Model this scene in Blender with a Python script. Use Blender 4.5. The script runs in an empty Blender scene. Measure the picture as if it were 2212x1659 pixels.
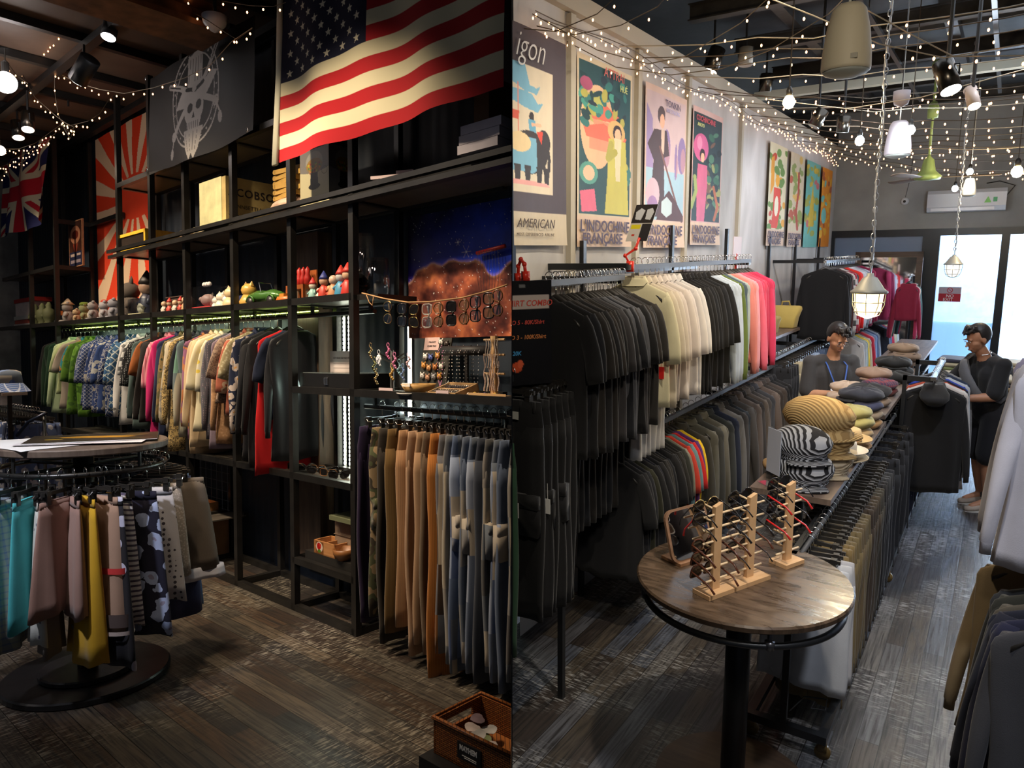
import bpy, bmesh, math, random
import numpy as np
from mathutils import Vector, Matrix
random.seed(7); RNG = np.random.RandomState(5)
PI = math.pi; S = bpy.context.scene; COL = S.collection
sin, cos = math.sin, math.cos

# ---------------------------------------------------------------- camera
F, CX, CY = 1560.0, 1106.0, 829.5
def camv(u, v): return np.array([(u-CX)/F, -(v-CY)/F, 1.0])
def nrm(a): return a/np.linalg.norm(a)
_nx = -.012; _vp = camv(2180, 533); _nz = -(_nx*_vp[0]+_vp[1])
UR = nrm(np.array([_nx, 1, _nz])); AR = nrm(_vp-UR*(_vp@UR)); XR = np.cross(UR, AR); XR = XR if XR[0] > 0 else -XR
MR = np.array([XR, AR, UR])                      # menswear room axes seen from the lens
_vl = camv(-650, 771); UL = nrm(np.array([0, 1, -_vl[1]])); _w = nrm(_vl-UL*(_vl@UL)); YL = np.cross(UL, -_w); YL = YL if YL[2] > 0 else -YL
ML = np.array([-_w, YL, UL])                     # shelf room axes
HR, HL = 2.35, 1.75
def _hit(M, H, u, v, ax, val):
    d = M@camv(u, v); o = np.array([0, 0, H]); t = (val-o[ax])/d[ax]; return o+t*d
def R(u, v, **k):
    (a, val), = k.items(); return Vector(_hit(MR, HR, u, v, 'XYZ'.index(a), val))
def L(u, v, **k):
    (a, val), = k.items(); return Vector(_hit(ML, HL, u, v, 'XYZ'.index(a), val))
cam = bpy.data.objects.new('camera', bpy.data.cameras.new('camera')); COL.objects.link(cam)
cam.data.sensor_width = 36; cam.data.lens = 36*F/2212; cam.data.clip_start = .05; cam.data.clip_end = 100
cam.matrix_world = Matrix.Translation((0, 0, HR)) @ Matrix(np.array([MR[:, 0], MR[:, 1], -MR[:, 2]]).T.tolist()).to_4x4()
S.camera = cam
TL = Matrix.Translation((0, 0, HR)) @ Matrix((MR@ML.T).tolist()).to_4x4() @ Matrix.Translation((0, 0, -HL))
# the thin screen between the two halves stands in the lens' own upright plane
NR = Vector(MR[:, 0].tolist()); NL = Vector(ML[:, 0].tolist())

# ---------------------------------------------------------------- world, exposure
S.view_settings.view_transform = 'Standard'; S.view_settings.look = 'None'; S.view_settings.gamma = 1
S.view_settings.use_curve_mapping = False; S.view_settings.exposure = 0.75
W = bpy.data.worlds.new('World'); S.world = W; W.use_nodes = True
W.node_tree.nodes['Background'].inputs[0].default_value = (.62, .70, .85, 1)
W.node_tree.nodes['Background'].inputs[1].default_value = .05

# ---------------------------------------------------------------- bookkeeping
ROOM = 'R'; ROOTS = []
def room(r):
    global ROOM
    ROOM = r
def reg(o): ROOTS.append((o, ROOM)); return o
def tag(o, label, cat, group=None, kind=None):
    if label: o['label'] = label
    if cat: o['category'] = cat
    if group: o['group'] = group
    if kind: o['kind'] = kind
    return o
def thing(name, label, cat, loc=(0, 0, 0), rz=0, group=None, rx=0, ry=0):
    o = bpy.data.objects.new(name, None); COL.objects.link(o); o.empty_display_size = .05
    o.location = loc; o.rotation_euler = (rx, ry, rz); tag(o, label, cat, group); return reg(o)
def dup(root, loc, rz=0, label=None, group=None, rx=0, ry=0):
    r = root.copy(); COL.objects.link(r); r.location = loc; r.rotation_euler = (rx, ry, rz)
    if label: r['label'] = label
    if group: r['group'] = group
    for ch in list(root.children):
        c = ch.copy(); COL.objects.link(c); c.parent = r
        for g in ch.children:
            d = g.copy(); COL.objects.link(d); d.parent = c
    return reg(r)
def lamp(kind, loc, power, color=(1, .85, .65), size=.1, aim=None, spot=70, blend=.6, size_y=None):
    d = bpy.data.lights.new('lamp_light', kind); d.energy = power; d.color = color
    o = bpy.data.objects.new('lamp_light', d); COL.objects.link(o); o.location = loc
    if kind == 'AREA':
        d.size = size
        if size_y: d.shape = 'RECTANGLE'; d.size_y = size_y
    else: d.shadow_soft_size = size
    if kind == 'SPOT': d.spot_size = math.radians(spot); d.spot_blend = blend
    if aim is not None:
        o.rotation_euler = (Vector(aim)-Vector(loc)).to_track_quat('-Z', 'Y').to_euler()
    return reg(o)
ONES = ['', 'first', 'second', 'third', 'fourth', 'fifth', 'sixth', 'seventh', 'eighth', 'ninth', 'tenth', 'eleventh', 'twelfth', 'thirteenth', 'fourteenth', 'fifteenth', 'sixteenth', 'seventeenth', 'eighteenth', 'nineteenth']
TENS = ['', '', 'twenty', 'thirty', 'forty', 'fifty', 'sixty', 'seventy']
def nth(n):
    if n < 20: return ONES[n]
    t, o = divmod(n, 10); return (TENS[t][:-1]+'ieth') if o == 0 else TENS[t]+'-'+ONES[o]

# ---------------------------------------------------------------- mesh builder
class MB:
    def __init__(s): s.v = []; s.f = []; s.m = []; s.cur = 0
    def add(s, vs, fs, m=None):
        b = len(s.v); s.v += [tuple(p) for p in vs]; s.f += [tuple(b+i for i in f) for f in fs]; s.m += [s.cur if m is None else m]*len(fs); return s
    def box(s, lo, hi, m=None, M=None):
        x0, y0, z0 = lo; x1, y1, z1 = hi
        vs = [(x0, y0, z0), (x1, y0, z0), (x1, y1, z0), (x0, y1, z0), (x0, y0, z1), (x1, y0, z1), (x1, y1, z1), (x0, y1, z1)]
        if M: vs = [M@Vector(p) for p in vs]
        return s.add(vs, [(0, 3, 2, 1), (4, 5, 6, 7), (0, 1, 5, 4), (1, 2, 6, 5), (2, 3, 7, 6), (3, 0, 4, 7)], m)
    def loft(s, rings, m=None, cap=True, close=True):
        n = len(rings[0]); vs = [p for r in rings for p in r]; fs = []
        for i in range(len(rings)-1):
            for j in range(n if close else n-1):
                a = i*n+j; b = i*n+(j+1) % n; fs.append((a, b, b+n, a+n))
        if cap and close: fs.append(tuple(range(n-1, -1, -1))); fs.append(tuple((len(rings)-1)*n+j for j in range(n)))
        return s.add(vs, fs, m)
    def tube(s, pts, r, n=6, m=None, cap=True, closed=False, flat=1.0):
        P = [Vector(p) for p in pts]; rings = []; k = len(P)
        rr = r if hasattr(r, '__len__') else [r]*k
        up = None
        for i, p in enumerate(P):
            if closed: t = P[(i+1) % k]-P[i-1]
            else: t = (P[min(i+1, k-1)]-P[max(i-1, 0)])
            t.normalize()
            if up is None: up = Vector((0, 0, 1)) if abs(t.z) < .9 else Vector((0, 1, 0))
            x = t.cross(up)
            if x.length < 1e-4: x = t.cross(Vector((1, .3, 0)))
            x.normalize(); y = x.cross(t).normalized(); up = y
            rings.append([p+x*(cos(2*PI*j/n)*rr[i])+y*(sin(2*PI*j/n)*rr[i]*flat) for j in range(n)])
        if closed: rings.append(rings[0]); cap = False
        return s.loft(rings, m, cap)
    def cyl(s, p0, p1, r0, r1=None, n=12, m=None): return s.tube([p0, p1], [r0, r0 if r1 is None else r1], n, m)
    def lathe(s, prof, n=20, c=(0, 0, 0), m=None, cap=True):
        return s.loft([[(c[0]+r*cos(2*PI*j/n), c[1]+r*sin(2*PI*j/n), c[2]+z) for j in range(n)] for r, z in prof], m, cap)
    def ball(s, c, r, n=10, m=None, sc=(1, 1, 1)):
        k = max(4, n//2+1); rings = []
        for i in range(k+1):
            a = -PI/2+PI*i/k; a = max(-PI/2+.02, min(PI/2-.02, a))
            rings.append([(c[0]+r*sc[0]*cos(a)*cos(2*PI*j/n), c[1]+r*sc[1]*cos(a)*sin(2*PI*j/n), c[2]+r*sc[2]*sin(a)) for j in range(n)])
        return s.loft(rings, m)
    def prism(s, poly, z0, z1, m=None, M=None):
        n = len(poly); vs = [(x, y, z0) for x, y in poly]+[(x, y, z1) for x, y in poly]
        if M: vs = [M@Vector(p) for p in vs]
        return s.add(vs, [tuple(range(n-1, -1, -1)), tuple(range(n, 2*n))]+[(i, (i+1) % n, n+(i+1) % n, n+i) for i in range(n)], m)
    def mesh(s, name, mats, smooth=False):
        me = bpy.data.meshes.new(name); me.from_pydata(s.v, [], s.f)
        if not isinstance(mats, (list, tuple)): mats = [mats]
        for q in mats: me.materials.append(q)
        if any(s.m): me.polygons.foreach_set('material_index', s.m)
        if smooth: me.polygons.foreach_set('use_smooth', [True]*len(s.f))
        me.update(); return me
    def part(s, name, mats, parent, smooth=False, loc=None, label=None):
        o = bpy.data.objects.new(name, s.mesh(name, mats, smooth)); COL.objects.link(o); o.parent = parent
        if loc is not None: o.location = loc
        if label: o['label'] = label
        return o
    def solo(s, name, mats, label, cat, loc=(0, 0, 0), rz=0, group=None, smooth=False, kind=None, rx=0, ry=0):
        o = bpy.data.objects.new(name, s.mesh(name, mats, smooth)); COL.objects.link(o); o.location = loc; o.rotation_euler = (rx, ry, rz)
        tag(o, label, cat, group, kind); return reg(o)
    def struct(s, name, mats, smooth=False): return s.solo(name, mats, None, None, smooth=smooth, kind='structure')
def put(name, me, parent, mats=None, loc=None, rot=None, scale=None):
    "an object on shared mesh data, with its own materials"
    o = bpy.data.objects.new(name, me); COL.objects.link(o); o.parent = parent
    if mats:
        for sl, q in zip(o.material_slots, mats): sl.link = 'OBJECT'; sl.material = q
    if loc is not None: o.location = loc
    if rot is not None: o.rotation_euler = rot
    if scale is not None: o.scale = scale
    return o
def clip(o, extra=0.003):
    "trim what would run through the dividing screen flush against it"
    N = NR if ROOM == 'R' else -NL; H = HR if ROOM == 'R' else HL
    objs = [o] if o.type == 'MESH' else []
    objs += [c for c in o.children_recursive if c.type == 'MESH']
    for q in objs:
        q.data = q.data.copy(); M = q.matrix_basis.copy(); p = q.parent
        while p: M = p.matrix_basis @ M; p = p.parent
        Mi = M.inverted(); P = Mi @ (Vector((0, 0, H))+N*extra); Q = Mi @ (Vector((0, 0, H))+N*(extra+1)); n = (Q-P).normalized()
        bm = bmesh.new(); bm.from_mesh(q.data)
        r = bmesh.ops.bisect_plane(bm, geom=bm.verts[:]+bm.edges[:]+bm.faces[:], plane_co=P, plane_no=n, clear_inner=True)
        ed = [e for e in r['geom_cut'] if isinstance(e, bmesh.types.BMEdge)]
        if ed: bmesh.ops.holes_fill(bm, edges=ed)
        bm.to_mesh(q.data); bm.free()
    for q in objs[::-1]:
        if len(q.data.vertices) == 0 or (q.parent and q.parent.type == 'MESH' and len(q.parent.data.vertices) == 0): bpy.data.objects.remove(q)

# ---------------------------------------------------------------- materials
MC = {}
def nt(name, rough=.6, metal=0, spec=.5):
    m = bpy.data.materials.new(name); m.use_nodes = True; t = m.node_tree; b = t.nodes['Principled BSDF']
    b.inputs['Roughness'].default_value = rough; b.inputs['Metallic'].default_value = metal; b.inputs['Specular IOR Level'].default_value = spec
    return m, t, b
def N(t, kind, **k):
    n = t.nodes.new(kind)
    for a, v in k.items():
        if a.startswith('i_'):
            key = a[2:]; n.inputs[int(key) if key.isdigit() else key].default_value = v
        else: setattr(n, a, v)
    return n
def ramp(t, fac, stops, interp='LINEAR'):
    r = N(t, 'ShaderNodeValToRGB'); r.color_ramp.interpolation = interp; e = r.color_ramp.elements
    while len(e) < len(stops): e.new(.5)
    for q, (p, c) in zip(e, stops): q.position = p; q.color = (*c, 1)
    t.links.new(fac, r.inputs[0]); return r.outputs[0]
def math_(t, op, a, b=None):
    n = N(t, 'ShaderNodeMath', operation=op)
    for i, x in enumerate((a, b)):
        if x is None: continue
        if hasattr(x, 'default_value'): t.links.new(x, n.inputs[i])
        else: n.inputs[i].default_value = x
    return n.outputs[0]
def mixc(t, fac, a, b, mode='MIX'):
    n = N(t, 'ShaderNodeMix', data_type='RGBA', blend_type=mode)
    for i, x in ((0, fac), (6, a), (7, b)):
        if hasattr(x, 'default_value'): t.links.new(x, n.inputs[i])
        else: n.inputs[i].default_value = x if i == 0 else (*x, 1)
    return n.outputs[2]
def coords(t, scale=(1, 1, 1), kind='Object', rot=(0, 0, 0)):
    c = N(t, 'ShaderNodeTexCoord'); mp = N(t, 'ShaderNodeMapping'); mp.inputs['Scale'].default_value = scale; mp.inputs['Rotation'].default_value = rot
    t.links.new(c.outputs[kind], mp.inputs[0]); return mp.outputs[0]
def bump(t, b, h, s=.3, d=.01):
    n = N(t, 'ShaderNodeBump'); n.inputs['Strength'].default_value = s; n.inputs['Distance'].default_value = d
    t.links.new(h, n.inputs['Height']); t.links.new(n.outputs[0], b.inputs['Normal'])
def plain(col, rough=.5, metal=0, name='paint', spec=.5, emit=None, es=0, alpha=None, trans=0, ior=1.45, var=0):
    key = ('plain', tuple(col), rough, metal, name, spec, emit, es, alpha, trans, var)
    if key in MC: return MC[key]
    m, t, b = nt(name, rough, metal, spec); b.inputs['Base Color'].default_value = (*col, 1)
    if var:
        n = N(t, 'ShaderNodeTexNoise', i_Scale=9.0, i_Detail=4.0); t.links.new(coords(t), n.inputs[0])
        c = ramp(t, n.outputs[0], [(.3, tuple(x*(1-var) for x in col)), (.7, tuple(min(1, x*(1+var)) for x in col))])
        t.links.new(c, b.inputs['Base Color']); bump(t, b, n.outputs[0], .15)
    if emit: b.inputs['Emission Color'].default_value = (*emit, 1); b.inputs['Emission Strength'].default_value = es
    if alpha is not None: b.inputs['Alpha'].default_value = alpha
    if trans: b.inputs['Transmission Weight'].default_value = trans; b.inputs['IOR'].default_value = ior
    MC[key] = m; return m
def glass(name='clear_glass', a=.12, tint=(.9, .95, 1)):
    key = ('glass', name, a)
    if key in MC: return MC[key]
    m = bpy.data.materials.new(name); m.use_nodes = True; t = m.node_tree; t.nodes.clear()
    o = N(t, 'ShaderNodeOutputMaterial'); tr = N(t, 'ShaderNodeBsdfTransparent'); gl = N(t, 'ShaderNodeBsdfGlossy'); gl.inputs['Roughness'].default_value = .03
    tr.inputs[0].default_value = (*tint, 1); mx = N(t, 'ShaderNodeMixShader'); lw = N(t, 'ShaderNodeLayerWeight'); lw.inputs[0].default_value = .35
    f = math_(t, 'ADD', math_(t, 'MULTIPLY', lw.outputs[1], .6), a*.4)
    t.links.new(f, mx.inputs[0]); t.links.new(tr.outputs[0], mx.inputs[1]); t.links.new(gl.outputs[0], mx.inputs[2]); t.links.new(mx.outputs[0], o.inputs[0])
    MC[key] = m; return m
def fabric(col, kind='solid', c2=(.9, .9, .9), c3=(.1, .1, .1), sc=1.0, rough=.9):
    key = ('fab', tuple(col), kind, tuple(c2), tuple(c3), sc, rough)
    if key in MC: return MC[key]
    m, t, b = nt('fabric_'+kind, rough, 0, .25)
    b.inputs['Sheen Weight'].default_value = .12
    co = coords(t); L_ = t.links.new
    nz = N(t, 'ShaderNodeTexNoise', i_Scale=14.0, i_Detail=3.0); L_(co, nz.inputs[0])
    fine = N(t, 'ShaderNodeTexNoise', i_Scale=260.0, i_Detail=2.0); L_(co, fine.inputs[0])
    def th(x, v): return math_(t, 'GREATER_THAN', x, v)
    sep = N(t, 'ShaderNodeSeparateXYZ'); L_(co, sep.inputs[0]); X, Y, Z = sep.outputs
    base = None
    if kind == 'stripe': base = mixc(t, th(math_(t, 'SINE', math_(t, 'MULTIPLY', Z, 330.0*sc)), .25), col, c2)
    elif kind == 'vstripe': base = mixc(t, th(math_(t, 'SINE', math_(t, 'MULTIPLY', X, 260.0*sc)), .2), col, c2)
    elif kind == 'check':
        a = th(math_(t, 'SINE', math_(t, 'MULTIPLY', math_(t, 'ADD', X, Y), 200.0*sc)), .7); d = th(math_(t, 'SINE', math_(t, 'MULTIPLY', Z, 200.0*sc)), .7)
        base = mixc(t, math_(t, 'MULTIPLY', math_(t, 'ADD', a, d), .5), col, c2)
    elif kind == 'lattice':
        a = th(math_(t, 'SINE', math_(t, 'MULTIPLY', math_(t, 'ADD', X, Z), 120.0*sc)), .86); d = th(math_(t, 'SINE', math_(t, 'MULTIPLY', math_(t, 'SUBTRACT', X, Z), 120.0*sc)), .86)
        base = mixc(t, math_(t, 'MAXIMUM', a, d), mixc(t, nz.outputs[0], col, c3), c2)
    elif kind in ('dots', 'floral', 'leopard', 'geo', 'lace'):
        v = N(t, 'ShaderNodeTexVoronoi'); v.inputs['Scale'].default_value = {'dots': 26, 'floral': 16, 'leopard': 45, 'geo': 60, 'lace': 90}[kind]*sc
        if kind == 'dots': v.inputs['Randomness'].default_value = .25
        if kind == 'geo': v.inputs['Randomness'].default_value = 0
        w = co
        if kind == 'floral':
            w2 = mixc(t, .06, co, nz.outputs[1]); L_(w2, v.inputs['Vector'])
        else: L_(w, v.inputs['Vector'])
        dd = v.outputs['Distance']
        if kind == 'floral':
            base = ramp(t, dd, [(0, c3), (.13, c3), (.16, c2), (.4, c2), (.44, col), (1, col)], 'CONSTANT')
        elif kind == 'leopard': base = ramp(t, dd, [(0, col), (.28, c2), (.55, col)], 'CONSTANT')
        elif kind == 'geo': base = ramp(t, dd, [(0, c2), (.22, col), (.42, c3), (.5, col)], 'CONSTANT')
        elif kind == 'lace': base = ramp(t, dd, [(0, c3), (.2, col), (.5, c2)])
        else: base = mixc(t, math_(t, 'LESS_THAN', dd, .3), col, c2)
    elif kind == 'camo':
        big = N(t, 'ShaderNodeTexNoise', i_Scale=9.0*sc, i_Detail=1.5); L_(co, big.inputs[0])
        base = ramp(t, big.outputs[0], [(0, col), (.44, c2), (.54, c3), (.62, col)], 'CONSTANT')
    elif kind == 'patch':
        fl = N(t, 'ShaderNodeVectorMath', operation='FLOOR'); ms = N(t, 'ShaderNodeVectorMath', operation='MULTIPLY'); ms.inputs[1].default_value = (6.5*sc, 1, 4.6*sc)
        L_(co, ms.inputs[0]); L_(ms.outputs[0], fl.inputs[0]); wn = N(t, 'ShaderNodeTexWhiteNoise'); L_(fl.outputs[0], wn.inputs[0])
        base = ramp(t, wn.outputs[0], [(0, col), (.2, c2), (.4, c3), (.6, tuple(x*.5 for x in col)), (.78, (.12, .14, .17)), (.92, (.42, .36, .28))], 'CONSTANT')
    elif kind == 'cord':
        s_ = math_(t, 'SINE', math_(t, 'MULTIPLY', X, 900.0*sc)); base = mixc(t, math_(t, 'MULTIPLY', math_(t, 'ADD', s_, 1.0), .3), col, tuple(x*.6 for x in col))
    elif kind == 'denim':
        big = N(t, 'ShaderNodeTexNoise', i_Scale=4.0, i_Detail=2.0); L_(co, big.inputs[0]); base = mixc(t, big.outputs[0], col, c2)
    elif kind == 'batik':
        v = N(t, 'ShaderNodeTexVoronoi', feature='DISTANCE_TO_EDGE'); v.inputs['Scale'].default_value = 22*sc; L_(co, v.inputs['Vector'])
        v2 = N(t, 'ShaderNodeTexVoronoi'); v2.inputs['Scale'].default_value = 22*sc; L_(co, v2.inputs['Vector'])
        w = math_(t, 'SINE', math_(t, 'MULTIPLY', v2.outputs['Distance'], 28.0))
        base = mixc(t, math_(t, 'MAXIMUM', math_(t, 'LESS_THAN', v.outputs[0], .05), math_(t, 'MULTIPLY', th(w, .6), th(nz.outputs[0], .5))), col, c2)
    if base is None: base = mixc(t, 0.0, col, col)
    base = mixc(t, math_(t, 'MULTIPLY', nz.outputs[0], .35), base, tuple(x*.55 for x in col), 'MIX')
    L_(base, b.inputs['Base Color']); bump(t, b, fine.outputs[0], .25, .002)
    MC[key] = m; return m
def wood(col, c2, name='wood', scale=(1.5, 14, 14), rough=.5, rot=(0, 0, 0)):
    key = ('wood', tuple(col), tuple(c2), name, scale, rough, rot)
    if key in MC: return MC[key]
    m, t, b = nt(name, rough); co = coords(t, scale, rot=rot); n = N(t, 'ShaderNodeTexNoise', i_Scale=2.2, i_Detail=6.0, i_Distortion=.8); t.links.new(co, n.inputs[0])
    t.links.new(ramp(t, n.outputs[0], [(.28, c2), (.72, col)]), b.inputs['Base Color']); bump(t, b, n.outputs[0], .15, .004)
    MC[key] = m; return m
def N_sm(t, x, a, b_):
    n = N(t, 'ShaderNodeMapRange', interpolation_type='SMOOTHSTEP'); n.inputs[1].default_value = a; n.inputs[2].default_value = b_; t.links.new(x, n.inputs[0]); return n.outputs[0]
def planks(name, along, width, cols, scratch=(.5, .47, .42)):
    m, t, b = nt(name, .42, 0, .55); L_ = t.links.new
    co = coords(t, rot=(0, 0, 0 if along == 'X' else PI/2))
    br = N(t, 'ShaderNodeTexBrick', offset=.37, offset_frequency=2); L_(co, br.inputs[0])
    br.inputs['Scale'].default_value = 1; br.inputs['Brick Width'].default_value = 1.05; br.inputs['Row Height'].default_value = width
    br.inputs['Mortar Size'].default_value = .0022; br.inputs['Bias'].default_value = 0; br.inputs['Color1'].default_value = (0, 0, 0, 1); br.inputs['Color2'].default_value = (1, 1, 1, 1); br.inputs['Mortar'].default_value = (0, 0, 0, 1)
    sx = N(t, 'ShaderNodeSeparateXYZ'); L_(co, sx.inputs[0])
    row = math_(t, 'FLOOR', math_(t, 'DIVIDE', sx.outputs[1], width))
    # one tone per board
    off = math_(t, 'MULTIPLY', math_(t, 'FRACT', math_(t, 'MULTIPLY', row, .5)), .74)
    cell = math_(t, 'FLOOR', math_(t, 'DIVIDE', math_(t, 'ADD', sx.outputs[0], math_(t, 'MULTIPLY', row, .0)), 1.05))
    cb = N(t, 'ShaderNodeCombineXYZ'); L_(row, cb.inputs[0]); L_(br.outputs['Color'], cb.inputs[1])
    wn = N(t, 'ShaderNodeTexWhiteNoise'); L_(cb.outputs[0], wn.inputs[0])
    base = ramp(t, wn.outputs[0], [(i/len(cols), c) for i, c in enumerate(cols)], 'CONSTANT')
    st = N(t, 'ShaderNodeMapping'); st.inputs['Scale'].default_value = (1.2, 22, 1); L_(co, st.inputs[0])
    gr = N(t, 'ShaderNodeTexNoise', i_Scale=3.0, i_Detail=7.0, i_Distortion=.6); L_(st.outputs[0], gr.inputs[0])
    base = mixc(t, N_sm(t, gr.outputs[0], .35, .75), base, (.012, .010, .009))
    cr = N(t, 'ShaderNodeMapping'); cr.inputs['Scale'].default_value = (30, 5, 1); L_(co, cr.inputs[0])
    sc_ = N(t, 'ShaderNodeTexNoise', i_Scale=3.0, i_Detail=6.0); L_(cr.outputs[0], sc_.inputs[0])
    bg = N(t, 'ShaderNodeTexNoise', i_Scale=1.7, i_Detail=3.0); L_(co, bg.inputs[0])
    mk = math_(t, 'MULTIPLY', N_sm(t, sc_.outputs[0], .48, .66), math_(t, 'MULTIPLY', N_sm(t, bg.outputs[0], .42, .62), .95))
    base = mixc(t, mk, base, scratch)
    base = mixc(t, br.outputs['Fac'], base, (.01, .008, .006))
    L_(base, b.inputs['Base Color'])
    L_(ramp(t, gr.outputs[0], [(.3, (.3, .3, .3)), (.7, (.55, .55, .55))]), b.inputs['Roughness'])
    h = math_(t, 'SUBTRACT', gr.outputs[0], math_(t, 'MULTIPLY', br.outputs['Fac'], 2.0)); bump(t, b, h, .35, .004)
    return m
def attr_mat(name='printed', rough=.7, trans=0):
    key = ('attr', name, rough)
    if key in MC: return MC[key]
    m, t, b = nt(name, rough, 0, .3); a = N(t, 'ShaderNodeAttribute', attribute_name='print'); t.links.new(a.outputs[0], b.inputs['Base Color'])
    n = N(t, 'ShaderNodeTexNoise', i_Scale=120.0, i_Detail=2.0); t.links.new(coords(t), n.inputs[0]); bump(t, b, n.outputs[0], .1, .002)
    MC[key] = m; return m

# ---------------------------------------------------------------- paint printed artwork (flags, posters) as colour on a fine mesh
def srgb(h):
    r = [int(h[i:i+2], 16)/255 for i in (0, 2, 4)]; return tuple(x/12.92 if x <= .04045 else ((x+.055)/1.055)**2.4 for x in r)
class Art:
    def __init__(s, w, h, bg): s.w = w; s.h = h; s.a = np.zeros((h, w, 3)); s.a[:] = srgb(bg); s.yy, s.xx = np.mgrid[0:h, 0:w]; s.X = (s.xx+.5)/w; s.Y = (s.yy+.5)/h
    def _mask(s, d): return np.clip(d, 0, 1)[..., None]
    def poly(s, pts, col):
        P = [(x*s.w, y*s.h) for x, y in pts]; inside = np.zeros((s.h, s.w), bool); px = s.xx+.5; py = s.yy+.5; j = len(P)-1
        for i in range(len(P)):
            xi, yi = P[i]; xj, yj = P[j]
            c = ((yi > py) != (yj > py)) & (px < (xj-xi)*(py-yi)/((yj-yi) if yj != yi else 1e-9)+xi); inside ^= c; j = i
        s.a[inside] = srgb(col); return s
    def rect(s, x0, y0, x1, y1, col): m = (s.X >= x0) & (s.X < x1) & (s.Y >= y0) & (s.Y < y1); s.a[m] = srgb(col); return s
    def ell(s, cx, cy, rx, ry, col, ang=0, inner=0):
        dx = s.X-cx; dy = (s.Y-cy); c, n = cos(ang), sin(ang); asp = s.h/s.w; dy = dy*asp; u = (dx*c+dy*n)/rx; v = (-dx*n+dy*c)/(ry*asp); q = u*u+v*v
        m = (q <= 1) & (q >= inner*inner); s.a[m] = srgb(col); return s
    def line(s, pts, wd, col):
        for (x0, y0), (x1, y1) in zip(pts[:-1], pts[1:]):
            ax, ay, bx, by = x0*s.w, y0*s.h, x1*s.w, y1*s.h; dx, dy = bx-ax, by-ay; L2 = dx*dx+dy*dy+1e-9
            t = np.clip(((s.xx+.5-ax)*dx+(s.yy+.5-ay)*dy)/L2, 0, 1); d = np.hypot(s.xx+.5-ax-t*dx, s.yy+.5-ay-t*dy); s.a[d <= wd*s.w] = srgb(col)
        return s
    def noise(s, amt, k=8, seed=0):
        r = np.random.RandomState(seed); n = fbm(s.h, s.w, k, r); s.a *= (1+(n[..., None]-.5)*2*amt); s.a = np.clip(s.a, 0, 1); return s
def fbm(h, w, k, r, octv=4):
    out = np.zeros((h, w)); amp = 1; tot = 0
    for o in range(octv):
        kk = k*2**o; g = r.rand(kk+2, kk+2); y = np.linspace(0, kk, h, endpoint=False); x = np.linspace(0, kk, w, endpoint=False)
        yi = y.astype(int); xi = x.astype(int); fy = (y-yi)[:, None]; fx = (x-xi)[None]; fy = fy*fy*(3-2*fy); fx = fx*fx*(3-2*fx)
        a = g[yi][:, xi]; b_ = g[yi][:, xi+1]; c = g[yi+1][:, xi]; d = g[yi+1][:, xi+1]
        out += amp*((a*(1-fx)+b_*fx)*(1-fy)+(c*(1-fx)+d*fx)*fy); tot += amp; amp *= .5
    return out/tot
def printed(name, art, surf, mat, parent=None, thick=.002, smooth=True):
    "grid mesh of art over surf(u,v)->xyz arrays, v=0 at the top"
    h, w = art.h, art.w; U, V = np.meshgrid(np.linspace(0, 1, w), np.linspace(0, 1, h)); P = np.stack(surf(U, V), -1).reshape(-1, 3)
    idx = np.arange(h*w).reshape(h, w); q = np.stack([idx[:-1, :-1], idx[1:, :-1], idx[1:, 1:], idx[:-1, 1:]], -1).reshape(-1, 4)
    me = bpy.data.meshes.new(name); me.vertices.add(len(P)); me.vertices.foreach_set('co', P.ravel())
    me.loops.add(q.size); me.loops.foreach_set('vertex_index', q.ravel().astype(np.int32)); me.polygons.add(len(q)); me.polygons.foreach_set('loop_start', np.arange(0, q.size, 4, dtype=np.int32))
    me.update(calc_edges=True); me.polygons.foreach_set('use_smooth', [smooth]*len(q))
    ca = me.color_attributes.new('print', 'FLOAT_COLOR', 'POINT'); c = np.ones((h*w, 4), np.float32); c[:, :3] = art.a.reshape(-1, 3); ca.data.foreach_set('color', c.ravel())
    me.materials.append(mat); o = bpy.data.objects.new(name, me); COL.objects.link(o); o.parent = parent
    return o
def lettering(txt, size, mat, parent, M, name='lettering', align='LEFT', depth=.0006, sx=1.0, shear=0, spacing=1.0, bold=0.0):
    cu = bpy.data.curves.new(name, 'FONT'); cu.body = txt; cu.size = size; cu.align_x = align; cu.extrude = depth; cu.shear = shear; cu.space_character = spacing; cu.offset = bold; cu.resolution_u = 3
    t = bpy.data.objects.new(name, cu); COL.objects.link(t); dg = bpy.context.evaluated_depsgraph_get(); me = bpy.data.meshes.new_from_object(t.evaluated_get(dg)); bpy.data.objects.remove(t)
    me.transform(M @ Matrix.Diagonal((sx, 1, 1, 1))); me.materials.clear(); me.materials.append(mat)
    o = bpy.data.objects.new(name, me); COL.objects.link(o); o.parent = parent; return o
def frame_M(o, x, y):
    "matrix with origin o, local x along x, local y along y"
    x = Vector(x).normalized(); y = Vector(y).normalized(); z = x.cross(y)
    return Matrix(((x.x, y.x, z.x, o[0]), (x.y, y.y, z.y, o[1]), (x.z, y.z, z.z, o[2]), (0, 0, 0, 1)))
BLACK = plain((.012, .011, .010), .35, .0, 'black_metal', .5, var=.3); DARKM = plain((.02, .018, .016), .4, 0, 'black_plastic'); CHROME = plain((.75, .73, .7), .18, 1, 'chrome'); GUN = plain((.25, .27, .3), .3, 1, 'grey_metal')
WHITE = plain((.8, .79, .76), .6, 0, 'white_paper'); CARD = plain((.42, .27, .13), .8, 0, 'cardboard', var=.15)
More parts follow.
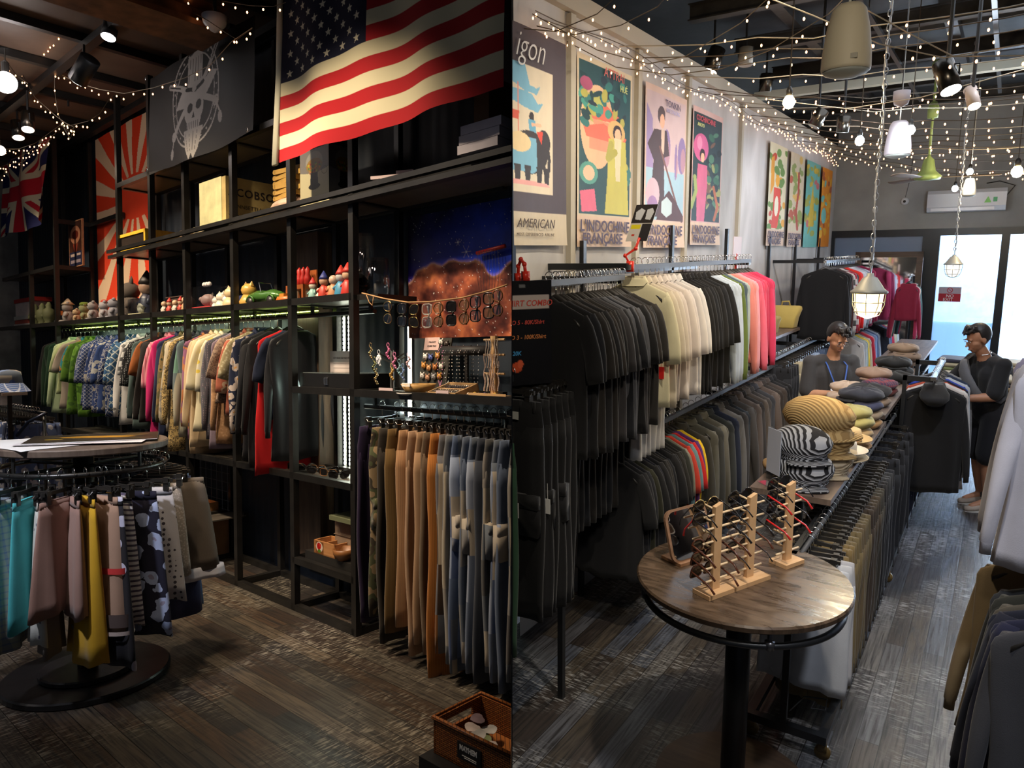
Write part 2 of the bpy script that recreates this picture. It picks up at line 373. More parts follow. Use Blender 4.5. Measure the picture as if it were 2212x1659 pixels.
# ================================================================ unseen ceiling lamps, with added spots, and daylight
room('L')
WARM = (1, .80, .56)
for x, p in ((-9.4, 75), (-8.0, 80), (-6.9, 105), (-5.6, 115), (-4.5, 120), (-3.5, 90)):
    lamp('SPOT', (x, 1.15, 4.0), p*1.5, WARM, .06, (x+.1, 2.9, 1.5), 75, .8)
lamp('SPOT', (-3.3, .7, 4.0), 120, (1, .78, .55), .05, (-2.9, 2.7, .9), 55, .7)
lamp('SPOT', (-3.3, -.5, 3.6), 260, (.88, .9, 1), .1, (-4.25, 1.3, .95), 30, .9)  # unseen spot added on the lens side to brighten the skirts
lamp('AREA', (-6.5, .6, 4.1), 12, (.9, .8, .75), 2.5, (-6.0, 1.8, 0))
lamp('SPOT', (-3.6, .6, 4.0), 28, (1, .8, .6), .1, (-3.5, 2.0, 0), 70, .9)
room('R')
lamp('SPOT', (-.9, 3.1, 3.9), 95, (1, .86, .66), .06, (-2.1, 4.6, 2.0), 85, .8)
lamp('SPOT', (-.9, 5.0, 3.9), 105, (1, .88, .74), .06, (-2.1, 6.2, 2.0), 85, .8)
lamp('SPOT', (-.8, 7.2, 3.9), 85, (.95, .92, 1), .06, (-2.1, 8.6, 2.0), 85, .8)
lamp('SPOT', (-.3, 2.2, 3.9), 130, (1, .88, .72), .05, (-.75, 3.0, 1.0), 45, .7)
lamp('SPOT', (.4, 5.0, 3.9), 120, (.9, .92, 1), .08, (-.5, 6.2, .8), 70, .8)
lamp('SPOT', (.6, 1.6, 3.9), 120, (.86, .9, 1), .1, (.5, 3.6, .4), 75, .8)
lamp('SPOT', (.3, .5, 3.7), 75, (1, .88, .7), .12, (-1.1, 3.3, 2.6), 80, .9)  # unseen spot added near the lens to brighten the speaker and near clothes
lamp('AREA', (.2, 6.0, 4.0), 30, (.8, .88, 1), 3.0, (.0, 6.0, 0))
lamp('AREA', (.9, 12.2, 1.5), 90, (.66, .80, 1), 1.9, (.4, 8.0, .5), size_y=2.2)   # daylight through the glass doors
lamp('AREA', (1.0, 13.2, 4.6), 2600, (.9, .97, 1), 3.2, (1.0, 15.8, 1.2), size_y=1.2)    # daylight falling on the yard behind the doors

# ================================================================ shelf room: shell
room('L')
XW = lambda y: -y*ML[1, 0]/ML[0, 0]-.003       # where the screen stands
F1 = planks('floor_boards_brown', 'X', .105, [(.075, .048, .032), (.045, .031, .024), (.11, .083, .058), (.03, .025, .023), (.07, .058, .045), (.05, .032, .022)], (.26, .23, .18))
mb = MB(); mb.prism([(-12.6, -1.5), (XW(-1.5), -1.5), (XW(3.2), 3.2), (-12.6, 3.2)], -.1, 0); mb.struct('floor_shelf_room', F1)
mw, t, b = nt('navy_corrugated_sheet', .55); co = coords(t)
sx = N(t, 'ShaderNodeSeparateXYZ'); t.links.new(co, sx.inputs[0]); n = N(t, 'ShaderNodeTexNoise', i_Scale=2.5, i_Detail=5.0); t.links.new(co, n.inputs[0])
t.links.new(ramp(t, n.outputs[0], [(.3, (.006, .010, .018)), (.7, (.014, .023, .038))]), b.inputs['Base Color'])
bump(t, b, math_(t, 'SINE', math_(t, 'MULTIPLY', sx.outputs[0], 60.0)), .12, .008)
mb = MB(); mb.prism([(-12.4, 3.13), (XW(3.13), 3.13), (XW(3.2)-.02, 3.2), (-12.4, 3.2)], 0, 4.4); mb.struct('wall_back_shelf_room', mw)
CONC = plain((.30, .29, .27), .85, 0, 'concrete', var=.18)
mb = MB(); mb.box((-12.5, -1.5, 0), (-12.4, 3.2, 4.4)); mb.struct('wall_left_shelf_room', CONC)
mc, t, b = nt('brown_ply_ceiling', .6); n = N(t, 'ShaderNodeTexNoise', i_Scale=1.6, i_Detail=5.0); t.links.new(coords(t), n.inputs[0])
t.links.new(ramp(t, n.outputs[0], [(.3, (.085, .05, .03)), (.7, (.17, .11, .075))]), b.inputs['Base Color'])
mb = MB(); mb.prism([(-12.5, -1.5), (XW(-1.5), -1.5), (XW(3.2), 3.2), (-12.5, 3.2)], 4.36, 4.44); mb.struct('ceiling_shelf_room', mc)
mb = MB()
for x in np.arange(-12.0, -2.6, .78):
    y0 = -1.3; y1 = 3.12
    if x > XW(3.12)-.1: y1 = -x*ML[0, 0]/ML[1, 0]-.05
    mb.box((x-.03, y0, 4.29), (x+.03, y1, 4.355))
for y in (.0, 1.15, 2.15, 2.98):
    mb.box((-12.3, y-.035, 4.23), (min(XW(y)-.05, 1), y+.035, 4.29))
mb.struct('trim_ceiling_grid', plain((.008, .008, .008), .5, 0, 'black_battens'))
mb = MB(); mb.box((-5.35, .2, 4.02), (-4.95, 2.55, 4.06)); mb.box((-5.2, .2, 4.06), (-5.1, 2.55, 4.22)); mb.box((-5.35, .2, 4.2), (-4.95, 2.55, 4.23))
mb.struct('trim_rusty_beam', plain((.16, .07, .03), .7, .1, 'rusty_steel', var=.4))
# ================================================================ the screen between the halves
room('R')
mb = MB(); Rm = Matrix(np.array([NR[:], MR[:, 2], MR[:, 1]]).T.tolist())
def scr(x, y, z): return Rm @ Vector((x, y, z))+Vector((0, 0, HR))
q = [scr(a, d, h) for a in (-.001, .001) for d, h in ((1.15, -3.2), (15.5, -9.0), (15.5, 12.0), (1.15, 2.6))]
q = [scr(a, d, h) for a in (-.0008, .0008) for d, h in ((1.15, -2.3), (4.1, -2.3), (4.1, 2.9), (1.15, 2.9))]
mb.add(q, [(0, 1, 2, 3), (7, 6, 5, 4), (0, 4, 5, 1), (1, 5, 6, 2), (2, 6, 7, 3), (3, 7, 4, 0)]); mb.struct('wall_partition_screen', plain((.03, .03, .03), .8, 0, 'thin_black_board'))
# ================================================================ menswear room: shell
FX = 3.4; FY = 12.3; WX = -2.3
F2 = planks('floor_boards_grey', 'Y', .10, [(.07, .056, .046), (.11, .11, .12), (.045, .035, .03), (.14, .13, .12), (.08, .065, .05), (.09, .10, .125), (.05, .047, .05)], (.34, .34, .33))
mb = MB(); mb.prism([(WX-.1, 3.45), (WX-.1, FY+.1), (FX, FY+.1), (FX, -1.5), (1.03, -1.5)][::-1], -.1, 0); mb.struct('floor_menswear_room', F2)
cw, t, b = nt('smeared_plaster', .8); n = N(t, 'ShaderNodeTexNoise', i_Scale=2.0, i_Detail=8.0, i_Distortion=.6); t.links.new(coords(t, (1, 1.2, .5)), n.inputs[0])
t.links.new(ramp(t, n.outputs[0], [(.3, (.33, .31, .29)), (.7, (.50, .48, .46))]), b.inputs['Base Color']); bump(t, b, n.outputs[0], .12, .01)
mb = MB(); mb.prism([(WX-.12, 3.62), (WX, 3.44), (WX, FY+.1), (WX-.12, FY+.1)], 0, 3.75); mb.struct('wall_left_menswear_room', cw)
mb = MB(); mb.prism([(WX-.12, 3.64), (WX+.05, 3.4), (WX+.05, FY), (WX-.12, FY)], 3.75, 3.86); mb.struct('trim_cornice', plain((.42, .36, .28), .8, 0, 'cornice_paint'))
mb = MB()
for v0 in (1228, 1372, 1480, 1597):
    y = R(v0, 300, X=WX).y; mb.box((WX, y-.03, .0), (WX+.035, y+.03, 3.74))
mb.struct('trim_wall_battens', plain((.38, .34, .27), .8, 0, 'batten_paint'))
bw, t, b = nt('grey_concrete', .85); n = N(t, 'ShaderNodeTexNoise', i_Scale=1.5, i_Detail=8.0); t.links.new(coords(t), n.inputs[0])
t.links.new(ramp(t, n.outputs[0], [(.3, (.22, .22, .215)), (.7, (.36, .36, .35))]), b.inputs['Base Color'])
mb = MB(); mb.box((WX, FY, 2.62), (FX, FY+.12, 4.4)); mb.box((FX, FY-.02, 0), (FX+.1, FY+.1, 4.4)); mb.struct('wall_back_menswear_room', bw)
mb = MB(); mb.box((FX, -1.5, 0), (FX+.1, FY, 4.4)); mb.struct('wall_right_menswear_room', cw)
mb = MB(); mb.box((WX-1.3, FY, 3.7), (WX, FY+.12, 4.4)); mb.box((WX-1.3, 4.2, 3.7), (WX-1.2, FY+.1, 4.45)); mb.struct('wall_left_upper', plain((.03, .03, .03), .8, 0, 'dark_void'))
mb = MB(); mb.prism([(WX-1.2, 3.8), (WX-1.2, FY+.1), (FX, FY+.1), (FX, -1.5), (1.05, -1.5)][::-1], 4.4, 4.5); mb.struct('ceiling_menswear_room', plain((.014, .014, .016), .7, 0, 'dark_sheeting', var=.3))
def xs(y): return -(y*MR[1, 0])/MR[0, 0]+.04
mb = MB()
STEEL = plain((.035, .032, .03), .45, .3, 'painted_steel', var=.4)
for i, y in enumerate((3.0, 3.9, 4.9, 6.0, 7.2, 8.5, 9.8, 11.1)):
    mb.box((max(WX, xs(y)), y-.05, 4.16), (FX, y+.05, 4.17)); mb.box((max(WX, xs(y)), y-.006, 4.17), (FX, y+.006, 4.28)); mb.box((max(WX, xs(y)), y-.05, 4.28), (FX, y+.05, 4.29))
for x in (-1.75, -.6, .55, 1.7):
    y0 = max(1.2, -x*MR[0, 0]/MR[1, 0]+.1); mb.box((x-.05, y0, 4.29), (x+.05, 12.2, 4.39))
mb.struct('trim_ceiling_beams', STEEL)
mb = MB(); mb.box((WX, 7.85, 3.86), (FX, 7.95, 3.93)); mb.struct('trim_pale_crossbeam', plain((.42, .43, .36), .7, 0, 'pale_paint'))
# glazed back front: frames, panes, yard behind
FR = plain((.012, .016, .022), .35, .2, 'dark_window_frame')
xs3 = [WX, R(1996, 700, Y=FY).x, R(2153, 700, Y=FY).x, 1.95, FX]
mb = MB(); mb.box((WX, FY-.03, 2.52), (FX, FY+.08, 2.62))
mb.box((WX, FY-.03, 0), (FX, FY+.08, .08))
for i, x in enumerate(xs3): mb.box((x-(.05 if i != 1 else .11), FY-.035, .08), (x+(.05 if i != 1 else .11), FY+.08, 2.52))
mb.struct('window_1', FR)
mb = MB(); mb.box((WX+.05, FY+.02, .08), (xs3[1]-.11, FY+.03, 2.52)); mb.struct('window_2', plain((.16, .22, .33), .25, 0, 'blue_grey_pane', .6))
for i, (a, b_) in enumerate(((xs3[1]+.11, xs3[2]-.05), (xs3[2]+.05, xs3[3]-.05), (xs3[3]+.05, xs3[4]-.05))):
    mb = MB(); mb.box((a, FY+.02, .08), (b_, FY+.026, 2.52)); mb.struct('window_%d' % (i+3), glass('window_glass', .1))
    mb = MB(); mb.box((a, FY+.03, .08), (b_, FY+.034, 1.28)); mb.struct('window_%d' % (i+6), plain((.62, .78, .95), .4, 0, 'frosted_film', trans=.6))
YARD = plain((.85, .88, .9), .9, 0, 'white_yard_wall', var=.05)
mb = MB(); mb.box((-3.5, 15.8, -.1), (8, 15.9, 5)); mb.struct('wall_yard', YARD)
mb = MB(); mb.box((-3.5, FY+.13, -.1), (8, 15.8, -.02)); mb.struct('floor_yard', plain((.6, .62, .62), .9, 0, 'yard_paving', var=.1))
mb = MB(); mb.box((-1.1, 13.6, 0), (.15, 13.8, 4.2)); mb.struct('wall_yard_pier', plain((.18, .25, .36), .8, 0, 'blue_grey_render', var=.1))  # pier in bluish grey render
# ================================================================ clothes on hangers (origin on the rail, x across the garment, y along the rail)
def _hook(mb, z1=-.075, m=0, r=.0022):
    pts = [(.022*cos(a), 0, .022*sin(a)+.004) for a in np.linspace(-.5, PI+.1, 9)]
    pts += [(-.014, 0, -.018), (0, 0, -.034), (0, 0, z1)]; mb.tube(pts, r, 5, m)
def hook_mesh(z1):
    mb = MB(); _hook(mb, z1, 0); return mb.mesh('hook', [CHROME], True)
def hanger_mesh(hw=.2, fat=.008):
    mb = MB()
    rings = []
    for i in range(17):
        u = -1+2*i/16; x = u*hw; z = -.097-.122*abs(u)**1.25; y = -.014*u*u; h = .017-.006*abs(u); rings.append([(x, y+fat*cos(a), z+h*sin(a)*1.0) for a in np.linspace(0, 2*PI, 8, endpoint=False)])
    mb.loft(rings, 0); return mb.mesh('hanger', [DARKM], True)
def clip_hanger_mesh(hw=.17):
    mb = MB()
    mb.box((-hw, -.006, -.09), (hw, .006, -.072), 1)
    for x in (-hw+.03, hw-.03):
        mb.box((x-.013, -.015, -.135), (x+.013, .015, -.066), 1); mb.tube([(x-.02, 0, -.075), (x-.02, -.018, -.095), (x+.02, -.018, -.095), (x+.02, 0, -.075)], .0022, 4, 0)
    return mb.mesh('clip_hanger', [CHROME, DARKM])
def torso_mesh(seed, hw=.225, length=.7, neck=.075, t=.024, drop=.075, flare=1.0, fold=1.0, hood=False, zt=-.118):
    r = random.Random(seed); n = 34; rows = [(0, neck, .010), (.012, neck+.028, .013), (.03, hw*.62, .016), (.052, hw*.83, .018), (drop, hw*.96, .02), (drop+.03, hw, t)]
    k = 11
    for i in range(1, k+1): f = i/k; rows.append((drop+.03+(length-drop-.03)*f, hw*(1-.05*sin(PI*f)+(flare-1)*f), t*(1+.15*f)))
    ph = [r.uniform(0, 6) for _ in range(5)]; rings = []
    for z, w, th in rows:
        g = min(1, max(0, (z-.05)/.35))*fold; ring = []
        for j in range(n):
            a = 2*PI*j/n; c, s_ = cos(a), sin(a); x = w*(abs(c)**.72)*(1 if c > 0 else -1); y = th*(abs(s_)**.8)*(1 if s_ > 0 else -1)
            q = x/hw
            y += g*(.010*sin(7*q+ph[0]+z*2)+.006*sin(13*q+ph[1]-z*3)+.004*sin(22*q+ph[2]))+.01*g*sin(5*z+ph[3])
            x += g*.006*sin(9*z+ph[4])
            ring.append((x, y, zt-z-(.008*sin(3*q+ph[2])*g if z > length-.02 else 0)+(.012*abs(q) if z == 0 else 0)))
        rings.append(ring)
    mb = MB(); mb.loft(rings, 0)
    return mb.mesh('torso', [WHITE], True)
def sleeve_mesh(seed, side, kind, hw=.225, t=.026, zt=-.118):
    r = random.Random(seed*3+side); n = 16; ph = r.uniform(0, 6)
    if kind == 'short': Ln, w0, w1, tilt, k = .27, .098, .088, .30+r.uniform(-.1, .1), 6
    elif kind == 'elbow': Ln, w0, w1, tilt, k = .36, .1, .1, .22, 7
    else: Ln, w0, w1, tilt, k = .60, .09, .048, .12+r.uniform(-.05, .05), 12
    rings = []; cx, cz = side*(hw-.06), zt-.088-.02
    for i in range(k+1):
        f = i/k; ang = tilt*(1-.25*f); dx, dz = side*sin(ang), -cos(ang)
        px = cx+side*sin(tilt)*Ln*f+side*.015*sin(PI*f); pz = cz-cos(tilt)*Ln*f+.05*(1-f); w = (w0+(w1-w0)*f)*(1 if f > 0 else .7); th = t*(1-.25*f)*(1 if f > 0 else .6)
        yo = -.012*f*side+(.018*sin(4*f+ph) if kind == 'long' else .004*sin(5*f+ph))
        ring = []
        for j in range(n):
            a = 2*PI*j/n; u = w*.5*(abs(cos(a))**.8)*(1 if cos(a) > 0 else -1); v = th*sin(a)+.006*sin(3*u/.05+ph+6*f)
            ring.append((px+u*abs(dz)*1.0, v+yo, pz+u*dx*.9))
        rings.append(ring)
    if kind == 'long':  # gathered cuff
        last = rings[-1]; c = sum((Vector(p) for p in last), Vector())/n
        rings.append([tuple(c+(Vector(p)-c)*.86+Vector((0, 0, -.006))) for p in last]); rings.append([tuple(c+(Vector(p)-c)*.86+Vector((0, 0, -.05))) for p in last])
    mb = MB(); mb.loft(rings, 0); return mb.mesh('sleeve', [WHITE], True)
def collar_mesh(neck=.07, zt=-.118, h=.035):
    mb = MB(); rings = []
    for r_, z, in ((neck, -.004), (neck*.9, h), (neck*1.02, h+.004), (neck*1.28, h*.1)):
        rings.append([(r_*cos(a), .022*sin(a)*(1 if r_ < neck*1.1 else 1.5), zt+z-(.02 if sin(a) < -.5 and r_ > neck else 0)) for a in np.linspace(0, 2*PI, 18, endpoint=False)])
    mb.loft(rings, 0, cap=False); return mb.mesh('collar', [WHITE], True)
def placket_mesh(length=.66, zt=-.118, t=.026):
    mb = MB()
    for y in (-t-.012,): mb.box((-.014, y-.002, zt-length), (.014, y+.012, zt-.01), 0)
    for i in range(6): mb.ball((0, -t-.015, zt-.05-i*.1), .006, 6, 1)
    return mb.mesh('button_placket', [WHITE, WHITE])
def trouser_mesh(seed, hw=.19, length=1.02, leg=.095, hem=.09, t=.026, zt=-.12, cargo=False, wavy=1.0):
    r = random.Random(seed); n = 22; mb = MB(); ph = [r.uniform(0, 6) for _ in range(4)]
    def ring(cx, w, th, z, g, p):
        out = []
        for j in range(n):
            a = 2*PI*j/n; c, s_ = cos(a), sin(a); x = w*(abs(c)**.75)*(1 if c > 0 else -1); y = th*(abs(s_)**.8)*(1 if s_ > 0 else -1)
            y += g*(.009*sin(9*(x+cx)/hw+p+z*3)+.006*sin(17*(x+cx)/hw-p)); out.append((cx+x+.008*g*sin(7*z+p), y+.012*g*sin(3*z+p), z))
        return out
    mb.loft([ring(0, hw*.93, .016, zt, .1, 0), ring(0, hw*.95, .02, zt-.04, .2, 0), ring(0, hw, t, zt-.12, .4, 1), ring(0, hw*1.0, t*.85, zt-.19, .5, 1), ring(0, hw*.9, t*.4, zt-.27, .5, 1)], 0)
    for sd in (-1, 1):
        rs = []
        for i in range(11):
            f = i/10; w = (leg+(hem-leg)*f); cx = sd*(hw*1.03-w)*(1-.04*f); rs.append(ring(cx, w*(1 if i else .93), t*(1-.1*f)*(1 if i else .7), zt-.11-(length-.11)*f, min(1, f*2+.3)*wavy, ph[0]+sd))
        mb.loft(rs, 0)
        if cargo: mb.box((sd*(hw-.06)-.06, -t-.03, zt-.6), (sd*(hw-.06)+.06, -t+.02, zt-.42), 0); mb.box((sd*(hw-.06)-.063, -t-.036, zt-.47), (sd*(hw-.06)+.063, -t-.01, zt-.41), 0)
    mb.box((-.012, -.024, zt-.2), (.012, -.006, zt), 0)
    for x in (-.13, -.06, .06, .13): mb.box((x-.005, -.021, zt-.045), (x+.005, -.012, zt+.003), 0)
    return mb.mesh('trouser_legs', [WHITE], True)
def skirt_mesh(seed, w0=.15, w1=.24, length=.62, t=.03, pleat=1.0, zt=-.12, trim=0):
    r = random.Random(seed); n = 40; mb = MB(); ph = r.uniform(0, 6); rings = []
    for i in range(9):
        f = i/8; w = w0+(w1-w0)*f**.8; th = .012+t*f**.7; ring = []
        for j in range(n):
            a = 2*PI*j/n; c, s_ = cos(a), sin(a); p = 1+pleat*f*.22*sin(7*a+ph); ring.append((w*c*(1+.05*f*sin(5*a+ph)), (th*s_*p)+.01*f*sin(9*c+ph), zt-length*f-.012*f*f*sin(3*a+ph)))
        rings.append(ring)
    mb.loft(rings, 0); mb.loft([[(x*1.03, y*1.15, z+.002) for x, y, z in rings[0]], [(w0*1.05*cos(2*PI*j/n), .018*sin(2*PI*j/n), zt-.04) for j in range(n)]], 0)
    return mb.mesh('skirt_body', [WHITE], True)
def tag_mesh(w=.035, h=.07, s=.07):
    mb = MB(); mb.tube([(0, 0, 0), (.004, -.004, -s)], .0012, 4, 0); mb.box((-w/2, -.006, -s-h), (w/2, -.004, -s), 0); return mb.mesh('price_tag', [WHITE])
G = {}
def gm(key, fn):
    if key not in G: G[key] = fn()
    return G[key]
def shirt(loc, rz, mat, label, kind='short', name='hanging_shirt', cat='shirt', group=None, seed=0, length=.7, hw=.225, extra=(), sleeve_mat=None, collar=None, tagm=None, ry=0, flare=1.0, tag_at=(-.1, -.03, -.35)):
    sd = seed % 6; loc = Vector(loc)+Vector((0, 0, 0)); t = thing(name, label, cat, loc, rz, group, ry=ry+random.uniform(-.035, .035))
    put('torso', gm(('t', sd, hw, length, flare), lambda: torso_mesh(sd, hw, length, flare=flare)), t, [mat])
    if kind != 'none':
        for s_ in (-1, 1): put('sleeve', gm(('s', sd, s_, kind, hw), lambda: sleeve_mesh(sd, s_, kind, hw)), t, [sleeve_mat or mat])
    if collar: put('collar', gm(('c',), collar_mesh), t, [collar])
    if 'placket' in extra: put('button_placket', gm(('pl', length), lambda: placket_mesh(length-.04)), t, [collar or mat, WHITE])
    put('hook', gm(('hk', .095), lambda: hook_mesh(-.095)), put('hanger', gm(('h', hw), lambda: hanger_mesh(hw*.78)), t))
    if tagm: o = put('price_tag', gm(('tag',), tag_mesh), t, [tagm]); o.location = tag_at
    return t
def trousers(loc, rz, mat, label, name='hanging_trousers', cat='trousers', group=None, seed=0, length=1.02, cargo=False, hem=.09, tagm=None, hw=.19, leg=.095, clips=True, tag_at=(-.1, -.03, -.4)):
    sd = seed % 5; t = thing(name, label, cat, loc, rz, group)
    put('trouser_legs', gm(('tr', sd, length, cargo, hem, hw, leg), lambda: trouser_mesh(sd, hw, length, leg, hem, cargo=cargo)), t, [mat])
    put('hook', gm(('hk', .075), lambda: hook_mesh(-.075)), put('clip_hanger', gm(('ch', hw), lambda: clip_hanger_mesh(hw*.72)), t))
    if tagm: o = put('price_tag', gm(('tag',), tag_mesh), t, [tagm]); o.location = tag_at
    return t
def skirt(loc, rz, mat, label, seed=0, w0=.15, w1=.22, length=.6, pleat=1.0, t=.03, trim=None, band=None, pocket=None, group=None):
    sd = seed % 7; o = thing('hanging_skirt', label, 'skirt', loc, rz, group)
    put('skirt_body', gm(('sk', sd, w0, w1, length, pleat, t), lambda: skirt_mesh(sd, w0, w1, length, t, pleat)), o, [mat]); put('hook', gm(('hk', .075), lambda: hook_mesh(-.075)), put('clip_hanger', gm(('ch', .16), lambda: clip_hanger_mesh(.13)), o))
    if trim:
        mb = MB(); n = 40; z = -.12-length; mb.loft([[((w1*1.03+k*.004)*cos(2*PI*j/n), (.012+t+k*.006)*sin(2*PI*j/n)*(1+.2*sin(9*2*PI*j/n)), z+.012-k*.022) for j in range(n)] for k in range(4)], 0); mb.part('ruffled_hem', trim, o, True)
    if band:
        for zf, hh, bm in band:
            w = w0+(w1-w0)*zf**.8; mb = MB(); n = 30; z = -.12-length*zf
            mb.loft([[((w+.004)*1.06*cos(2*PI*j/n), (.012+t*zf**.7)*1.3*sin(2*PI*j/n), z-k*hh) for j in range(n)] for k in (0, 1)], 0, cap=False); mb.part('woven_band', bm, o, True)
    if pocket:
        mb = MB(); mb.box((-w1*.95, -.052, -.12-length*.55), (-w1*.2, -.03, -.12-length*.3)); mb.box((-w1*.98, -.058, -.12-length*.36), (-w1*.17, -.03, -.12-length*.28)); mb.part('flap_pocket', pocket, o)
    return o
# ================================================================ SHELF ROOM: metal shelving
room('L')
def lx(u, Y=2.7, v=700): return L(u, v, Y=Y).x
def zz(u, v, Y=2.7): return L(u, v, Y=Y).z
YF, YB = 2.70, 3.06
SH = thing('metal_shelving', 'tall black metal shelving frame covering the navy wall, floor to ceiling', 'shelving', (-6.8, YF, 0))
OX = 6.8
def shp(mb, name, mats=BLACK, label=None):
    for i, p in enumerate(mb.v): mb.v[i] = (p[0]+OX, p[1]-YF, p[2])
    return mb.part(name, mats, SH, label=label)
POSTS = [lx(u) for u in (70, 125, 262, 332, 405, 508, 632, 765)]
for x in POSTS:
    mb = MB(); mb.box((x-.024, YF-.022, 0), (x+.024, YF+.022, 4.22)); shp(mb, 'post')
    mb = MB(); mb.box((x-.022, YB-.02, 0), (x+.022, YB+.02, 4.22)); shp(mb, 'post')
xb = lx(861, YB); mb = MB(); mb.box((xb-.022, YB-.02, 0), (xb+.022, YB+.02, 2.7)); shp(mb, 'post')
xe = XW(2.62)-.02
BO = plain((.10, .085, .07), .35, 0, 'brown_shelf_glass', .6, var=.15)
def level(x0, x1, z, name='shelf_board', front=True, y0=YF, board=True, y1=YB, th=.045):
    if board:
        mb = MB(); xr = min(x1, XW(y1)); mb.prism([(x0, y0+.02), (min(x1, XW(y0+.02)), y0+.02), (xr, y1), (x0, y1)], z+th*.3, z+th*.55); shp(mb, name, BO)
    mb = MB(); mb.prism([(x0, y0-.022), (min(x1, XW(y0-.022)), y0-.022), (min(x1, XW(y0+.022)), y0+.022), (x0, y0+.022)], z, z+th); shp(mb, 'front_beam')
    mb = MB(); mb.box((x0, y1-.02, z), (min(x1, XW(y1)-.05), y1+.02, z+th)); shp(mb, 'back_beam')
    for x in POSTS:
        if x0-.05 <= x <= x1+.05: mb = MB(); mb.box((x-.022, y0, z), (x+.022, y1, z+th)); shp(mb, 'side_beam')
level(POSTS[2], POSTS[6], 3.35)
level(-7.42, -2.0, 2.70)
mb = MB(); mb.prism([(-7.5, 2.61), (XW(2.61), 2.61), (XW(2.64), 2.64), (-7.5, 2.64)], 2.735, 2.765); mb.prism([(-7.5, 2.62), (XW(2.62), 2.62), (XW(2.67), 2.67), (-7.5, 2.67)], 2.685, 2.715); shp(mb, 'sliding_track')
level(-11.7, POSTS[7], 2.10)
level(-11.35, POSTS[1], 2.74)
mb = MB(); mb.box((POSTS[1], YB-.02, 3.25), (-8.3, YB+.02, 3.3)); mb.box((POSTS[1]-.02, YF, 3.25), (POSTS[1]+.02, YB, 3.3)); shp(mb, 'back_beam')
level(-9.2, POSTS[7], .915)
level(POSTS[6], POSTS[7], .33); level(-9.2, POSTS[7], .0, board=False)
level(-8.2, -5.75, .38)
level(POSTS[6], -2.3, 1.505)
RAILZ = 2.04; RY = 2.86
mb = MB(); mb.tube([(-9.7, RY, RAILZ), (POSTS[7], RY, RAILZ)], .016, 8)
for x in (-9.3, -8.3, -7.42, -6.67, -5.2, -4.41, -3.75): mb.box((x-.01, RY-.01, RAILZ), (x+.01, RY+.01, 2.1))
shp(mb, 'hanging_rail')
JY = 2.78; mb = MB(); mb.tube([(POSTS[7], JY, 1.44), (XW(JY)-.01, JY, 1.44)], .016, 8); mb.box((-3.62, JY-.01, 1.44), (-3.6, JY+.01, 1.51)); shp(mb, 'hanging_rail')
mb = MB(); x0 = lx(655, YB); x1 = lx(703, YB); mb.box((x0, 3.0, .2), (x1, 3.12, 2.66)); mb.struct('trim_timber_pillar', wood((.12, .075, .045), (.05, .03, .02), 'old_timber', (14, 14, 1.5)))
# LED strips
LED = plain((1, 1, 1), .5, 0, 'led_lamp', emit=(.72, 1, .16), es=3.5)
LEDW = plain((1, 1, 1), .5, 0, 'led_lamp_cool', emit=(.95, 1, .8), es=14)
t = thing('led_strip_light', 'yellow-green led strip glowing along the underside of the toy shelf', 'strip light', (-6.8, YB-.10, 2.09))
mb = MB(); mb.box((-2.7, -.01, -.006), (2.3, .01, 0)); mb.part('channel', DARKM, t); mb = MB(); mb.box((-2.7, -.008, -.012), (2.3, .008, -.006)); mb.part('diffuser', LED, t)
lamp('AREA', (-6.9, YB-.06, 2.06), 9, (.8, 1, .75), 4.6, (-6.9, YB-.05, 0), size_y=.03)
for i, u in enumerate((741, 752)):
    x = lx(u, 3.1); t = thing('led_strip_light', ('left', 'right')[i]+' of two upright white led strips glowing behind the black display case', 'strip light', (x, 3.11, .95), group='upright led strips')
    mb = MB(); mb.box((-.012, -.002, 0), (.012, .004, 1.1)); mb.part('channel', WHITE, t)
    mb = MB()
    for k in range(36): mb.box((-.006, -.008, .02+k*.03), (.006, -.002, .035+k*.03))
    mb.part('diodes', LEDW, t)
lamp('AREA', (lx(746, 3.08), 3.05, 1.55), 7, (.75, 1, .85), 1.1, (-3.8, 2.4, 1.5), size_y=.05)
x = lx(885, 3.12); t = thing('led_strip_light', 'upright white led strip shining beside the nebula wall hanging', 'strip light', (x, 3.115, .9)); mb = MB(); mb.box((-.012, -.003, 0), (.012, .004, 1.05)); mb.part('diffuser', LEDW, t)
mb = MB(); mb.box((-.02, .004, 0), (.02, .012, 1.05)); mb.part('channel', WHITE, t)
lamp('AREA', (x, 3.08, 1.4), 5, (.8, 1, 1), 1.0, (-3.3, 2.4, 1.4), size_y=.05)

